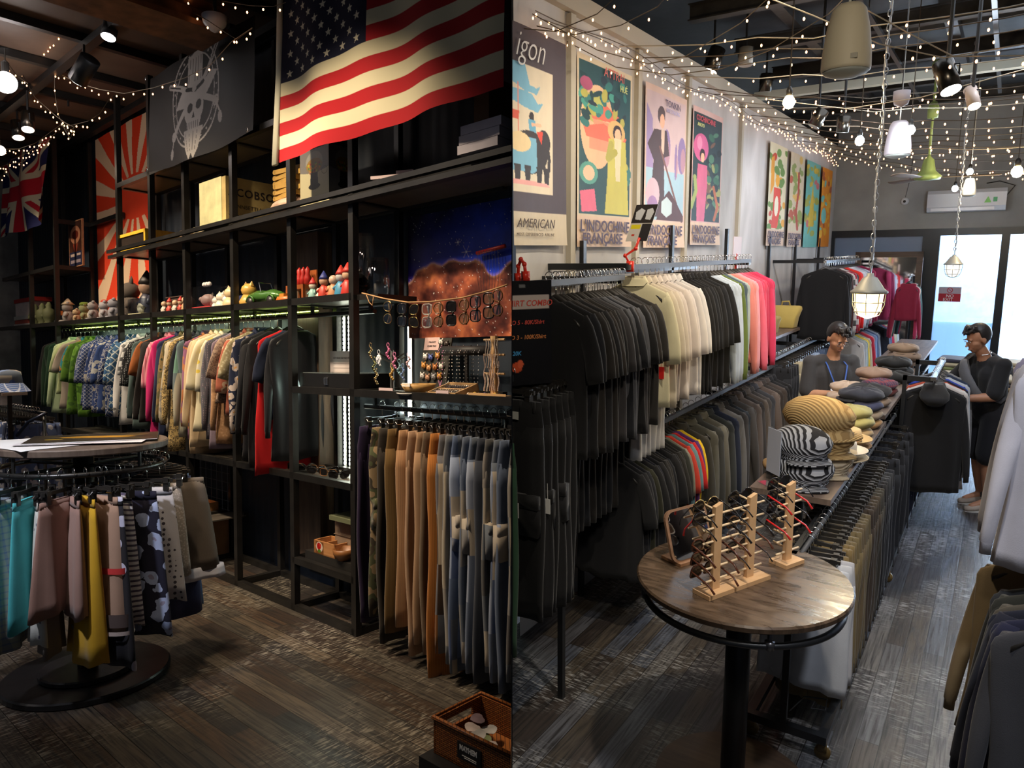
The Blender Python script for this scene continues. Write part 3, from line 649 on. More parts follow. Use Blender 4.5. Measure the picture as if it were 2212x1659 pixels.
# ---------------------------------------------------------------- the long rail of shirts and dresses
fb = fabric
RACK = [  # u of the hook, cloth, sleeve, length, words
 (642, fb((.010, .010, .014), rough=.5), 'long', .92, 'black velvet jacket', 'hanging_jacket'),
 (630, fb((.012, .018, .045)), 'short', .62, 'navy ruffled top', 'hanging_blouse'),
 (624, fb((.55, .008, .012)), 'none', 1.02, 'bright red handkerchief-hem top', 'hanging_blouse'),
 (600, fb((.008, .008, .010), rough=.45), 'long', 1.0, 'long black velvet dress', 'hanging_dress'),
 (584, fb((.012, .012, .016), rough=.5), 'long', .95, 'plain black velvet dress', 'hanging_dress'),
 (568, fb((.016, .022, .055), 'floral', (.6, .5, .45), (.7, .35, .1), 1.1), 'long', .72, 'navy blouse with pale daisies', 'hanging_blouse'),
 (556, fb((.62, .55, .36), 'lace', (.35, .28, .15), (.8, .75, .55), .5), 'short', .5, 'ivory chunky knit top', 'hanging_blouse'),
 (546, fb((.45, .13, .08), 'floral', (.7, .5, .35), (.5, .1, .06)), 'elbow', .62, 'faded coral print shirt', 'hanging_shirt'),
 (536, fb((.36, .25, .18), 'leopard', (.16, .10, .08), sc=1.6), 'short', .55, 'speckled brown knit top', 'hanging_blouse'),
 (526, fb((.62, .36, .19), 'lace', (.45, .24, .12), (.75, .5, .3), .5), 'long', .86, 'tan lace-embroidered dress', 'hanging_dress'),
 (515, fb((.26, .20, .26)), 'none', .9, 'dusty mauve slip dress', 'hanging_dress'),
 (505, fb((.12, .10, .13), 'geo', (.5, .38, .4), (.06, .12, .12), 1.3), 'long', .82, 'multicoloured tweed jacket', 'hanging_jacket'),
 (495, fb((.72, .66, .5), 'dots', (.72, .52, .04), sc=.45), 'elbow', .7, 'cream shirt with large yellow dots', 'hanging_shirt'),
 (485, fb((.78, .70, .48)), 'elbow', .78, 'pale cream camp shirt', 'hanging_shirt'),
 (474, fb((.70, .52, .32)), 'long', .92, 'peach satin blouse', 'hanging_blouse'),
 (464, fb((.62, .45, .28)), 'long', .98, 'beige silk dress', 'hanging_dress'),
 (454, fb((.30, .12, .22), 'camo', (.55, .2, .06), (.10, .07, .12)), 'long', .86, 'purple and orange abstract print shirt', 'hanging_shirt'),
 (444, fb((.32, .62, .48), 'patch', (.75, .65, .15), (.8, .42, .4), .5), 'long', .84, 'mint, yellow and pink colour-block shirt', 'hanging_shirt'),
 (434, fb((.018, .020, .032)), 'elbow', .7, 'plain black short-sleeved shirt', 'hanging_shirt'),
 (425, fb((.60, .42, .17), 'leopard', (.06, .045, .03), sc=1.5), 'long', .98, 'gold and black leopard print dress', 'hanging_dress'),
 (416, fb((.60, .52, .38), 'floral', (.30, .28, .27), (.5, .4, .2)), 'long', .82, 'cream blouse with grey flowers', 'hanging_blouse'),
 (407, fb((.14, .12, .05), 'floral', (.28, .18, .07), (.03, .05, .03)), 'long', .78, 'olive brown vintage flower shirt', 'hanging_shirt'),
 (398, fb((.025, .035, .09)), 'long', .9, 'plain navy blue long-sleeved shirt', 'hanging_shirt'),
 (390, fb((.62, .02, .16)), 'long', .95, 'hot pink long-sleeved dress', 'hanging_dress'),
 (382, fb((.68, .22, .28)), 'elbow', .6, 'candy pink short-sleeved shirt', 'hanging_shirt'),
 (374, fb((.75, .36, .40), 'vstripe', (.62, .15, .22)), 'elbow', .62, 'pale pink striped shirt', 'hanging_shirt'),
 (364, fb((.022, .019, .018)), 'long', .78, 'black sweatshirt with ribbed hem', 'hanging_sweatshirt'),
 (353, fb((.36, .11, .03)), 'short', .66, 'rust orange linen shirt', 'hanging_shirt'),
 (343, fb((.12, .18, .17), 'denim', (.07, .1, .1)), 'long', .85, 'grey-green washed denim shirt', 'hanging_shirt'),
 (333, fb((.02, .02, .022), 'dots', (.6, .6, .6), sc=2.5), 'elbow', .65, 'black shirt with rows of white pin dots', 'hanging_shirt'),
 (324, fb((.62, .62, .60), 'stripe', (.03, .03, .035), sc=.22), 'short', .55, 'white and black striped top', 'hanging_blouse'),
 (314, fb((.72, .70, .68), 'floral', (.72, .70, .68), (.1, .1, .1), .6), 'long', .82, 'white shirt with black leaf print', 'hanging_shirt'),
 (304, fb((.03, .09, .20), 'lattice', (.62, .66, .62), (.06, .15, .28), .7), 'elbow', .74, 'indigo shirt with wide white lattice', 'hanging_shirt'),
 (293, fb((.03, .10, .23), 'lattice', (.58, .64, .60), (.05, .13, .27), .8), 'elbow', .72, 'blue shirt with white lattice', 'hanging_shirt'),
 (281, fb((.025, .05, .16), 'batik', (.45, .45, .45), sc=.8), 'elbow', .78, 'dark indigo batik shirt', 'hanging_shirt'),
 (269, fb((.03, .06, .19), 'floral', (.45, .45, .42), (.3, .3, .32), .9), 'elbow', .74, 'indigo shirt with grey daisies', 'hanging_shirt'),
 (257, fb((.028, .055, .18), 'batik', (.4, .4, .42), sc=1.1), 'elbow', .76, 'mid indigo wave batik shirt', 'hanging_shirt'),
 (246, fb((.03, .055, .17), 'floral', (.40, .37, .32), (.35, .32, .3), 1.2), 'elbow', .74, 'indigo shirt with dandelion print', 'hanging_shirt'),
 (235, fb((.035, .06, .18), 'lattice', (.42, .44, .5), (.03, .06, .16), 1.4), 'elbow', .74, 'indigo shirt with fine scale pattern', 'hanging_shirt'),
 (224, fb((.04, .065, .17), 'batik', (.33, .35, .42), sc=1.5), 'elbow', .7, 'faded indigo fern batik shirt', 'hanging_shirt'),
 (211, fb((.10, .24, .02), 'camo', (.045, .12, .015), (.14, .3, .04), .8), 'elbow', .82, 'leaf green patterned shirt', 'hanging_shirt'),
 (201, fb((.09, .20, .02), 'floral', (.05, .12, .02), (.14, .28, .04)), 'elbow', .8, 'grass green flower shirt', 'hanging_shirt'),
 (192, fb((.02, .20, .24), 'floral', (.6, .2, .03), (.03, .05, .14), 1.4), 'short', .62, 'teal shirt with orange pattern', 'hanging_shirt'),
 (183, fb((.36, .30, .24)), 'short', .75, 'pale taupe satin blouse', 'hanging_blouse'),
 (174, fb((.45, .52, .26)), 'short', .6, 'pale olive satin top', 'hanging_blouse'),
 (164, fb((.48, .60, .36)), 'long', .82, 'mint green sweatshirt', 'hanging_sweatshirt'),
 (154, fb((.01, .04, .018)), 'long', .7, 'dark bottle green jumper', 'hanging_jumper'),
 (146, fb((.008, .03, .014)), 'long', .7, 'very dark green cardigan', 'hanging_cardigan'),
 (138, fb((.012, .012, .012)), 'long', .7, 'black wool jumper', 'hanging_jumper'),
]
for i, (u, m, kd, ln, words, nm) in enumerate(RACK):
    x = lx(u, RY, 690)
    tg = WHITE if i in (1,) else None
    o = shirt((x, RY, RAILZ+.016), PI/2+random.uniform(-.10, .02), m, f'{words} on the long rail under the toy shelf', kd, nm, nm.split('_')[1], 'clothes on the long shelf rail', i, ln, .225+.01*(i % 3), flare=1.25 if kd == 'none' else 1.03, tagm=tg, collar=(m if 'shirt' in words or 'blouse' in words else None))
# ---------------------------------------------------------------- trousers on the low rail at the right
JN = [
 (790, fb((.020, .010, .045), 'cord', sc=1.2), 'dark purple corduroy trousers', .09, 0),
 (822, fb((.23, .16, .085), 'camo', (.045, .06, .025), (.02, .017, .012)), 'woodland camouflage cargo trousers', .1, 1),
 (838, fb((.035, .028, .022), 'cord'), 'dark brown corduroy trousers', .1, 0),
 (856, fb((.15, .085, .025), 'cord'), 'olive brown corduroy trousers', .1, 0),
 (880, fb((.40, .22, .11), 'cord', sc=.8), 'light tan twill trousers', .1, 0),
 (898, fb((.42, .26, .16), 'cord'), 'dusty beige corduroy trousers', .09, 0),
 (916, fb((.38, .23, .13)), 'plain sand coloured trousers', .09, 0),
 (932, fb((.16, .11, .07), 'cord'), 'taupe corduroy trousers', .1, 0),
 (950, fb((.46, .17, .035), 'cord', sc=.7), 'flared orange corduroy trousers reaching the floor', .15, 0),
 (966, fb((.38, .15, .04), 'patch', (.015, .015, .015), (.10, .12, .15), .8), 'orange and black patchwork trousers', .1, 0),
 (980, fb((.50, .42, .32), 'patch', (.30, .28, .25), (.16, .13, .10), .7), 'cream and brown patchwork jeans', .09, 0),
 (994, fb((.17, .24, .42), 'patch', (.06, .09, .2), (.28, .34, .48)), 'blue patchwork jeans with dark knee panel', .1, 1),
 (1012, fb((.20, .25, .36), 'patch', (.19, .18, .17), (.10, .13, .2), 1.1), 'grey-blue patchwork jeans with folded knee', .11, 1),
 (1030, fb((.22, .28, .42), 'patch', (.12, .15, .22), (.30, .34, .44), .9), 'pale blue patchwork jeans with red tag', .1, 0),
 (1048, fb((.03, .035, .045), 'denim', (.05, .06, .09)), 'dark indigo jeans', .1, 0),
 (1064, fb((.17, .17, .17), 'patch', (.10, .12, .15), (.24, .22, .20), 1.2), 'charcoal patchwork jeans', .12, 1),
 (1082, fb((.17, .22, .34), 'patch', (.08, .11, .2), (.24, .28, .38), .8), 'mid blue patchwork jeans', .11, 1),
 (1100, fb((.12, .16, .24), 'denim', (.06, .08, .14)), 'faded blue jeans, last but two before the dividing screen', .1, 0),
 (1118, fb((.16, .15, .15), 'patch', (.10, .12, .15), (.24, .22, .20), .9), 'grey patchwork jeans, last but one before the dividing screen', .1, 0),
 ]
for i, (u, m, words, hem, cg) in enumerate(JN):
    x = L(u-16, 940, Y=2.60).x
    o = trousers((x, JY, 1.456), PI/2+random.uniform(-.12, .05), m, f'{words} on the low rail', group='trousers on the low rail', seed=i, length=1.18+.04*(i % 3)+(.09 if i == 8 else 0)-(.1 if i in (1, 4) else 0), cargo=bool(cg), hem=hem, hw=.19, tagm=(plain((.8, .2, .08), name='red_tag') if i == 13 else None), cat='trousers')
    if x > -2.98: clip(o, .004)
# ---------------------------------------------------------------- round rack with skirts
RC = Vector((-4.33, 1.37, 0)); RR = .40
t = thing('round_clothes_rack', 'round pedestal clothes rack with brown top and black hanging ring, skirts all around', 'clothes rack', RC)
mb = MB(); mb.lathe([(.0, 0), (.40, 0), (.41, .006), (.41, .03), (.40, .036), (0, .036)], 56); mb.part('base_plate', plain((.010, .009, .009), .28, 0, 'black_gloss_wood', var=.4), t, False)
mb = MB(); mb.lathe([(.0, .036), (.23, .036), (.235, .04), (.235, .058), (.225, .064), (0, .064)], 48); mb.part('upper_base_plate', plain((.014, .012, .012), .25, 0, 'black_gloss_wood2', var=.4), t)
mb = MB(); mb.lathe([(.05, .06), (.05, 1.25)], 20); mb.part('column', BLACK, t, True)
mb = MB(); mb.lathe([(0, 1.255), (.41, 1.255), (.418, 1.262), (.418, 1.288), (.412, 1.294), (0, 1.294)], 64); mb.part('round_top', wood((.16, .115, .085), (.09, .06, .045), 'brown_top', (3, 18, 3)), t)
mb = MB(); mb.tube([(RR*cos(a), RR*sin(a), 1.165) for a in np.linspace(0, 2*PI, 48, endpoint=False)], .014, 8, closed=True); mb.part('hanging_ring', BLACK, t, True)
for k in range(4):
    a = .4+k*PI/2; mb = MB(); mb.tube([(.05*cos(a), .05*sin(a), 1.165), (RR*cos(a), RR*sin(a), 1.165)], .01, 6); mb.tube([((RR-.01)*cos(a), (RR-.01)*sin(a), 1.165), ((RR-.01)*cos(a), (RR-.01)*sin(a), 1.256)], .009, 6); mb.part('ring_arm', BLACK, t)
CAMA = math.atan2(-1.37, 4.33)
blk = fb((.012, .011, .016), 'dots', (.55, .55, .7), sc=.32)
SK = [ # angle from the camera side (minus is left), cloth, width, length, words, extra
 (-50, fb((.42, .44, .38), 'check', (.18, .24, .42)), .17, .72, 'pale blue and yellow checked skirt', {}),
 (-37, fb((.08, .48, .52)), .17, .60, 'turquoise skirt', {}),
 (-28, fb((.60, .60, .55), 'floral', (.6, .6, .56), (.12, .11, .17), 1.2), .15, .68, 'white skirt with grey rose print', {}),
 (-22, fb((.22, .18, .15)), .12, .74, 'taupe straight skirt', {}),
 (-14, fb((.33, .19, .15)), .19, .54, 'dusty pink cargo skirt with flap pocket', {'pocket': fb((.34, .2, .155)), 't': .055}),
 (-6, fb((.32, .19, .155)), .17, .56, 'dusty pink wrap skirt with turned-up hem', {}),
 (1, fb((.60, .34, .02)), .17, .80, 'long mustard yellow skirt', {'t': .055}),
 (9, fb((.38, .24, .17)), .18, .66, 'camel skirt with a red band and dark hem', {'band': [(.52, .03, fb((.6, .04, .04))), (.86, .065, fb((.10, .07, .065))), (.985, .02, fb((.55, .45, .42)))], 't': .055}),
 (13, blk, .2, .84, 'long black skirt with big white dots', {}),
 (22, fb((.62, .60, .62), 'stripe', (.03, .015, .06), sc=.75), .14, .66, 'white skirt with thin dark stripes', {}),
 (30, fb((.012, .012, .03), 'floral', (.42, .5, .75), (.3, .28, .4), .75), .19, .74, 'black skirt with large pale blue flowers', {'t': .045}),
 (46, fb((.55, .53, .55), 'dots', (.02, .012, .025), sc=1.35), .17, .60, 'white skirt with small black dots', {'t': .04}),
 (63, fb((.50, .43, .38), 'lace', (.3, .26, .22), (.6, .55, .5)), .14, .50, 'cream crochet lace skirt', {}),
 (80, fb((.13, .105, .085)), .26, .52, 'flared grey-brown wool skirt with white ruffle', {'trim': fb((.58, .58, .66)), 't': .06}),
 (90, fb((.045, .055, .13)), .18, .80, 'long slate blue skirt', {}),
 (101, fb((.11, .22, .45)), .2, .80, 'long sky blue skirt', {}),
 (125, fb((.02, .02, .03)), .17, .6, 'black skirt at the back of the rack', {}),
 (-100, fb((.2, .25, .3)), .17, .6, 'grey-blue skirt at the back of the rack', {})]
for i, (ad, m, w1, ln, words, ex) in enumerate(SK):
    a = CAMA+math.radians(ad); p = (RC.x+RR*cos(a), RC.y+RR*sin(a), 1.165+.012)
    skirt(p, a+(-.38 if 'pocket' in ex else .45 if 'floral' in m.name or 'band' in ex else .26 if ad < 15 else .3 if ad == 46 else .14), m, f'{words} on the round rack', i, w0=w1*.74, w1=w1*1.12, length=ln, group='skirts on the round rack', pleat=1.0, **{'t': .038, **ex})
for i in range(9):   # empty clip hangers bunched at the right of the ring
    a = CAMA+math.radians(112+i*5.5); o = thing('clip_hanger', 'empty black clip hanger bunched at the right of the round rack', 'hanger', (RC.x+RR*cos(a), RC.y+RR*sin(a), 1.177), a+random.uniform(-.2, .2), 'empty clip hangers on the round rack')
    put('hook', gm(('hk', .075), lambda: hook_mesh(-.075)), put('clip_bar', gm(('ch', .19), lambda: clip_hanger_mesh(.17)), o))
# papers on the round top
for i, (dx, dy, r_, w, h, m, lb) in enumerate(((.02, -.12, .5, .56, .40, WHITE, 'large white sheet hanging over the round top, lowest of the papers'), (-.10, -.10, .2, .54, .38, WHITE, 'white poster sheet fanned out left on the round top'), (.06, .0, -.25, .60, .36, plain((.7, .66, .66), .5, 0, 'gloss_sheet'), 'glossy pale sheet pointing right on the round top'))):
    mb = MB(); n = 8
    vs = []; 
    for a in range(n+1):
        for b_ in range(n+1):
            x = (a/n-.5)*w; y = (b_/n-.5)*h; g = math.hypot(x+dx, y+dy); z = .0035*i+.002-max(0, g-.40)**1.0*.35; vs.append((x, y, z))
    mb.add(vs, [(a*(n+1)+b_, (a+1)*(n+1)+b_, (a+1)*(n+1)+b_+1, a*(n+1)+b_+1) for a in range(n) for b_ in range(n)])
    mb.solo('paper_sheet', m, lb, 'paper', (RC.x+dx*1.0, RC.y+dy, 1.2955), CAMA+PI/2+r_, 'papers on the round rack', smooth=True)
A = Art(120, 84, '2a2115'); A.noise(.6, 5, 3); A.ell(.52, .45, .3, .13, 'b07d1c', .2); A.ell(.2, .6, .07, .06, '9a7a1a'); A.ell(.82, .3, .1, .1, '5a4520'); A.line([(.1, .2), (.9, .8)], .006, '6a5a30'); A.noise(.3, 9, 4)
t = thing('printed_poster', 'olive and gold printed poster lying on the papers on the round top', 'poster', (RC.x+.0, RC.y+.06, 1.309), CAMA+PI/2-.1)
printed('poster_print', A, lambda U, V: (( U-.5)*.62, (.5-V)*.40, .001+.0*U), attr_mat('olive_print', .35), t)
mb = MB(); mb.box((-.31, -.2, -.002), (.31, .2, .0005)); mb.part('poster_back', WHITE, t)

# ---------------------------------------------------------------- second low rail at the far left, bucket hat on its stand
mb = MB(); 
t = thing('garment_rail', 'black garment rail with a slanting brace behind the round rack', 'clothes rail', (-7.2, 1.95, 0))
mb = MB(); mb.tube([(-1.3, 0, 1.27), (.15, 0, 1.27)], .014, 8); mb.part('top_rail', BLACK, t, True)
mb = MB(); mb.tube([(.15, 0, 1.27), (.05, -.1, 1.2), (-.35, -.25, .85), (-.5, -.3, .02)], .014, 8); mb.part('slanting_brace', plain((.03, .04, .07), .3, .5, 'blued_tube'), t, True)
mb = MB(); mb.tube([(-1.3, 0, 1.27), (-1.3, 0, 0)], .014, 8); mb.tube([(.1, 0, 1.27), (.1, 0, 0)], .014, 8); mb.part('upright', BLACK, t, True)
LP = [(fb((.02, .03, .07)), 'dark navy trousers'), (fb((.02, .035, .10), 'batik', (.4, .42, .5)), 'indigo print trousers'), (fb((.012, .012, .015)), 'black trousers'), (fb((.10, .14, .28), 'floral', (.5, .5, .55), (.1, .1, .2)), 'blue flower trousers'), (fb((.03, .04, .08), 'denim', (.05, .07, .14)), 'dark denim trousers')]
for i in range(14):
    m, w = LP[i % 5]; x = -8.4+i*.085
    trousers((x, 1.95, 1.285), PI/2+random.uniform(-.2, .2), m, f'{w}, {nth(i+1)} from the left on the rail behind the round rack', group='trousers behind the round rack', seed=i, length=.95)
t = thing('bucket_hat', 'blue patchwork bucket hat with white lattice brim at the left edge', 'hat', tuple(L(20, 845, Y=1.75)))
o = t; hm = fb((.10, .15, .33), 'patch', (.2, .28, .5), (.07, .1, .25), 3.2); hb = fb((.09, .15, .36), 'lattice', (.6, .64, .75), (.1, .18, .4), 1.8)
mb = MB(); mb.lathe([(.155, .0), (.10, .07)], 36, cap=False); mb.lathe([(.158, -.002), (.155, 0)], 36, cap=False); mb.part('brim', hb, t, True)
mb = MB(); mb.lathe([(.10, .07), (.092, .14), (.085, .165), (.05, .18), (0.002, .184)], 36); mb.part('crown', hm, t, True)
mb = MB(); p = L(20, 845, Y=1.75); mb.box((-.2, -.09, -.03), (.17, .09, -.008)); mb.part('ply_shelf', wood((.3, .22, .18), (.2, .15, .12), 'ply'), thing('hat_stand', 'small plywood stand under the blue bucket hat', 'stand', (p.x, p.y, p.z)))
ST = ROOTS[-1][0]; mb = MB(); mb.box((-.015, -.015, -p.z), (.015, .015, -.03)); mb.part('stand_pole', BLACK, ST); mb = MB(); mb.box((.1, -.09, -.11), (.102, -.04, -.03)); mb.part('paper_tag', WHITE, ST)
# ================================================================ SHELF ROOM: flags and hangings
room('L')
CLOTH = attr_mat('printed_cloth', .85); GLOSSY = attr_mat('printed_gloss', .4)
def wavy(x0, x1, z0, z1, y, amp=.02, k=9, slant=0, sag=0):
    def f(U, V):
        X = x0+(x1-x0)*U; Z = z1+(z0-z1)*V; g = .25+.75*V
        return X, y+amp*g*np.sin(k*U+2*V)+amp*.5*np.sin(2.3*k*U-3*V+1)+slant*V, Z-sag*np.sin(PI*U)*V
    return f
def star(a, cx, cy, r, col='d8d0b8'):
    asp = a.h/a.w; a.poly([(cx+(r if i % 2 == 0 else r*.4)*sin(i*PI/5), cy-(r if i % 2 == 0 else r*.4)*cos(i*PI/5)/asp) for i in range(10)], col)
# stars and stripes
ux0, ux1 = -4.15, XW(2.5)-.002; uz0, uz1 = 2.97, 4.05; fullw = 2.05
A = Art(470, 300, 'cfc6a6'); fr = (ux1-ux0)/fullw
for i in range(0, 13, 2): A.rect(0, i/13, 1, (i+1)/13, 'a3131c')
cxw = (L(803, 128, Y=2.5).x-ux0)/(ux1-ux0); A.rect(0, 0, cxw, 7/13, '10132e')
for r_ in range(9):
    for c in range(6 if r_ % 2 == 0 else 5):
        star(A, cxw*((c+.5)/6 if r_ % 2 == 0 else (c+1)/6)*.98+.004, 7/13*(r_+.7)/9.4, .0165)
t = thing('american_flag', 'large american flag with stars and red stripes hung across the upper shelves', 'flag', (ux0, 2.5, uz1))
o = printed('flag_cloth', A, wavy(0, ux1-ux0, uz0-uz1, 0, 0, .022, 11, -.05), CLOTH, t)
mb = MB(); mb.tube([(-.03, 0, .02), (-.035, -.01, -.5), (-.03, -.05, uz0-uz1-.01)], [.03, .034, .034], 8, flat=.4); mb.part('pole_sleeve', plain((.62, .60, .46), .8, 0, 'canvas'), t, True)
# union flag
A = Art(240, 150, '1c1f4e')
for s_ in (1, -1):
    p = [(0, 0), (1, 1)] if s_ == 1 else [(1, 0), (0, 1)]
    A.line(p, .055, 'c8bfa4'); A.line(p, .02, 'b0182a')
A.rect(.40, 0, .60, 1, 'c8bfa4'); A.rect(0, .33, 1, .67, 'c8bfa4'); A.rect(.44, 0, .56, 1, 'b0182a'); A.rect(0, .4, 1, .6, 'b0182a')
t = thing('union_flag', 'union jack flag pinned to the shelving at the far left', 'flag', (-11.05, 2.64, 4.2))
printed('flag_cloth', A, wavy(0, 1.78, -.93, 0, 0, .05, 8, -.06, .03), CLOTH, t)
# rising sun banner, hung upright
A = Art(190, 300, 'd9b897'); cx, cy = .68, .39
for k in range(16):
    a0 = k*PI/8-.13; a1 = a0+PI/8*.56; P = []
    for q in range(0, 9): rr = .1+q*.28; w = .3*math.sin(q*.5); P.append((cx+rr*cos(a0+w*.4), cy+rr*sin(a0+w*.4)*190/300))
    for q in range(8, -1, -1): rr = .1+q*.28; w = .3*math.sin(q*.5); P.append((cx+rr*cos(a1+w*.4), cy+rr*sin(a1+w*.4)*190/300))
    A.poly(P, 'd63a17')
A.ell(cx, cy, .29, .115, 'd63a17')
t = thing('rising_sun_banner', 'tall red and cream banner with a rayed sun behind the shelving', 'banner', (-9.16, 3.09, 4.24))
printed('banner_cloth', A, wavy(0, 1.66, -2.06, 0, 0, .012, 7), CLOTH, t)
# skull banner
A = Art(240, 150, '0f0c0a'); W_ = 'b0a9a2'; K = '100d0b'
cx, cy = .50, .42
A.ell(cx, cy, .235, .47, W_); A.ell(cx, cy, .225, .452, K); A.ell(cx, cy, .19, .385, W_); A.ell(cx, cy, .183, .372, K)
for k in range(26):
    a = k*2*PI/26; star(A, cx+.208*cos(a), cy+.42*sin(a), .010, W_)
for s_ in (1, -1):   # two crossed sabres
    P = [(cx-s_*.26, cy-.20), (cx-s_*.14, cy-.13), (cx, cy-.02), (cx+s_*.16, cy+.1), (cx+s_*.2, cy+.14)] if s_ == 1 else [(cx+.26, cy-.46), (cx+.16, cy-.25), (cx, cy-.02), (cx-.16, cy+.22), (cx-.21, cy+.30)]
    A.line(P, .017, W_); A.line(P[:2], .004, K); e = P[-1]; A.line([e, (e[0]+(.03 if s_ == 1 else -.015), e[1]+.1)], .006, W_); A.ell(e[0]+(.035 if s_ == 1 else -.02), e[1]+.16, .018, .055, W_); A.ell(e[0], e[1], .03, .05, W_, inner=.6)
A.poly([(cx-.085, cy-.38), (cx-.02, cy-.42), (cx+.055, cy-.44), (cx+.06, cy-.08), (cx-.07, cy-.05)], W_); A.poly([(cx-.19, cy+.06), (cx-.12, cy-.09), (cx, cy-.05), (cx+.15, cy-.16), (cx+.22, cy-.12), (cx+.09, cy+.05), (cx-.04, cy+.09)], W_)
A.line([(cx-.08, cy-.09), (cx, cy-.06), (cx+.07, cy-.1)], .012, K); A.ell(cx-.01, cy-.08, .02, .035, W_)
for k in range(5): A.line([(cx-.06+k*.025, cy-.36), (cx-.065+k*.027, cy-.14)], .0015, K)
A.ell(cx, cy+.12, .085, .14, W_); A.poly([(cx-.06, cy+.2), (cx+.07, cy+.2), (cx+.05, cy+.34), (cx-.04, cy+.34)], W_)
A.ell(cx-.035, cy+.1, .024, .045, K); A.ell(cx+.04, cy+.09, .024, .045, K); A.poly([(cx, cy+.14), (cx+.014, cy+.2), (cx-.012, cy+.2)], K)
for k in range(6): A.line([(cx-.04+k*.017, cy+.235), (cx-.04+k*.017, cy+.31)], .0022, K)
A.poly([(cx-.08, cy+.30), (cx+.09, cy+.30), (cx+.055, cy+.5), (cx+.02, cy+.58), (cx, cy+.52), (cx-.02, cy+.58), (cx-.055, cy+.48)], W_)
for k in range(4): A.line([(cx-.06+k*.035, cy+.33), (cx-.03+k*.02, cy+.5)], .0014, K)
A.noise(.25, 6, 2)
t = thing('skull_banner', 'black banner with a white skull in a tall hat and crossed sabres', 'banner', (-6.52, 2.64, 4.14))
printed('banner_cloth', A, wavy(0, 1.76, -.80, 0, 0, .02, 6, -.03, .05), attr_mat('printed_satin', .6), t)
mb = MB()
for x, z in ((.03, -.79), (1.73, -.80), (.03, -.02)): mb.tube([(x+.012*cos(a), -.045, z+.012*sin(a)) for a in np.linspace(0, 2*PI, 10, endpoint=False)], .004, 5, closed=True)
mb.part('eyelets', CHROME, t)
# nebula hanging
w_, h_ = 200, 170; A = Art(w_, h_, '000000'); n1 = fbm(h_, w_, 5, np.random.RandomState(1), 6); n2 = fbm(h_, w_, 9, np.random.RandomState(8), 6)
ridge = .45+.10*np.sin(A.X*7+2.2)+.10*(n1-.5)-.10*np.exp(-((A.X-.7)/.1)**2)+.08*np.exp(-((A.X-.35)/.09)**2)
sky = np.stack([.004+.03*n1, .008+.12*n1*A.X, .04+.85*np.clip(n1*A.X*1.5+(A.Y-.2)*.5, 0, 1)], -1)
dust = np.stack([.30*n2+.25*n1**2, .10*n2*n2+.06*n1, .02+.03*n1], -1)*(.1+2.6*n2[..., None]**2.2); e = np.clip(1-np.abs(A.Y-ridge)/.02, 0, 1)[..., None]
A.a = np.where((A.Y > ridge)[..., None], dust, sky)*(1-e*.5)+e*.5*np.array([.55, .3, .2])
rs = np.random.RandomState(4)
for k in range(190):
    x, y = rs.rand(2); b_ = rs.rand(); A.a[int(y*h_), int(x*w_)] = (.5+.5*b_,)*3
for x, y, r_ in ((.52, .27, .028), (.6, .35, .045)):
    for a in (0, PI/3, -PI/3, PI/2): A.line([(x-r_*cos(a), y-r_*sin(a)), (x+r_*cos(a), y+r_*sin(a))], .0022, 'b9a8c8')
    A.ell(x, y, .008, .009, 'ffffff')
nx0, nx1 = L(882, 600, Y=3.1).x, XW(3.1)-.002
t = thing('nebula_wall_hanging', 'wall hanging printed with orange dust clouds under a blue starry sky', 'wall hanging', (nx0, 3.1, 2.66))
printed('hanging_print', A, lambda U, V: ((nx1-nx0)*U, .004*np.sin(8*U), -.79*V), GLOSSY, t)
for px_, nm in ((-11.0, 0),):
    A = Art(70, 100, '3c1d12'); A.noise(.7, 6, 5); A.ell(.5, .3, .4, .2, 'a0694e'); A.ell(.5, .3, .25, .1, '5a1c10'); A.poly([(.3, .5), (.7, .5), (.55, .75), (.45, .75)], '7a3020'); A.rect(0, .68, 1, 1, '20223c'); A.rect(.1, .72, .45, .78, 'b09a90'); A.rect(.6, .72, .9, .77, 'b09a90'); A.rect(.1, .86, .9, .93, '8a7a80')
x = L(155, 540, Y=2.85).x; t = thing('framed_print', 'small framed print with a brown winged figure on the left shelving', 'picture', (x, 2.9, 2.79))
printed('print_sheet', A, lambda U, V: ((U-.5)*.40, -.012+0*U, .50*(1-V)), GLOSSY, t); mb = MB()
for a_, b_ in (((-.215, -.01, -.01), (.215, .01, 0)), ((-.215, -.01, .5), (.215, .01, .512)), ((-.215, -.01, 0), (-.2, .01, .5)), ((.2, -.01, 0), (.215, .01, .5))): mb.box(a_, b_)
mb.part('picture_frame', wood((.5, .25, .12), (.35, .16, .08), 'frame_wood'), t)

# ---------------------------------------------------------------- things on the main shelf
Z1 = 2.70+.05; 
def cb(name, label, cat, u0, u1, v, Y, h, dep, mat, rz=0, z=None, group=None):
    z = Z1 if z is None else z; x0, x1 = L(u0, v, Y=Y).x, L(u1, v, Y=Y).x; mb = MB(); mb.box((-(x1-x0)/2, 0, 0), ((x1-x0)/2, dep, h)); return mb.solo(name, mat, label, cat, ((x0+x1)/2, Y, z), rz, group)
t = thing('cardboard_box', 'big taped cardboard box printed with spaced capital letters on the main shelf', 'box', (-5.45, 2.66, Z1)); CB = plain((.45, .33, .12), .75, 0, 'box_card', var=.2)
mb = MB(); mb.box((-.21, 0, 0), (.21, .40, .36)); mb.part('carton', CB, t); mb = MB(); mb.box((-.212, -.003, .0), (.15, .0, .365)); mb.part('tape_wrap', plain((.60, .56, .30), .35, 0, 'packing_tape', var=.2), t)
INK = plain((.02, .012, .015), .7, 0, 'black_ink')
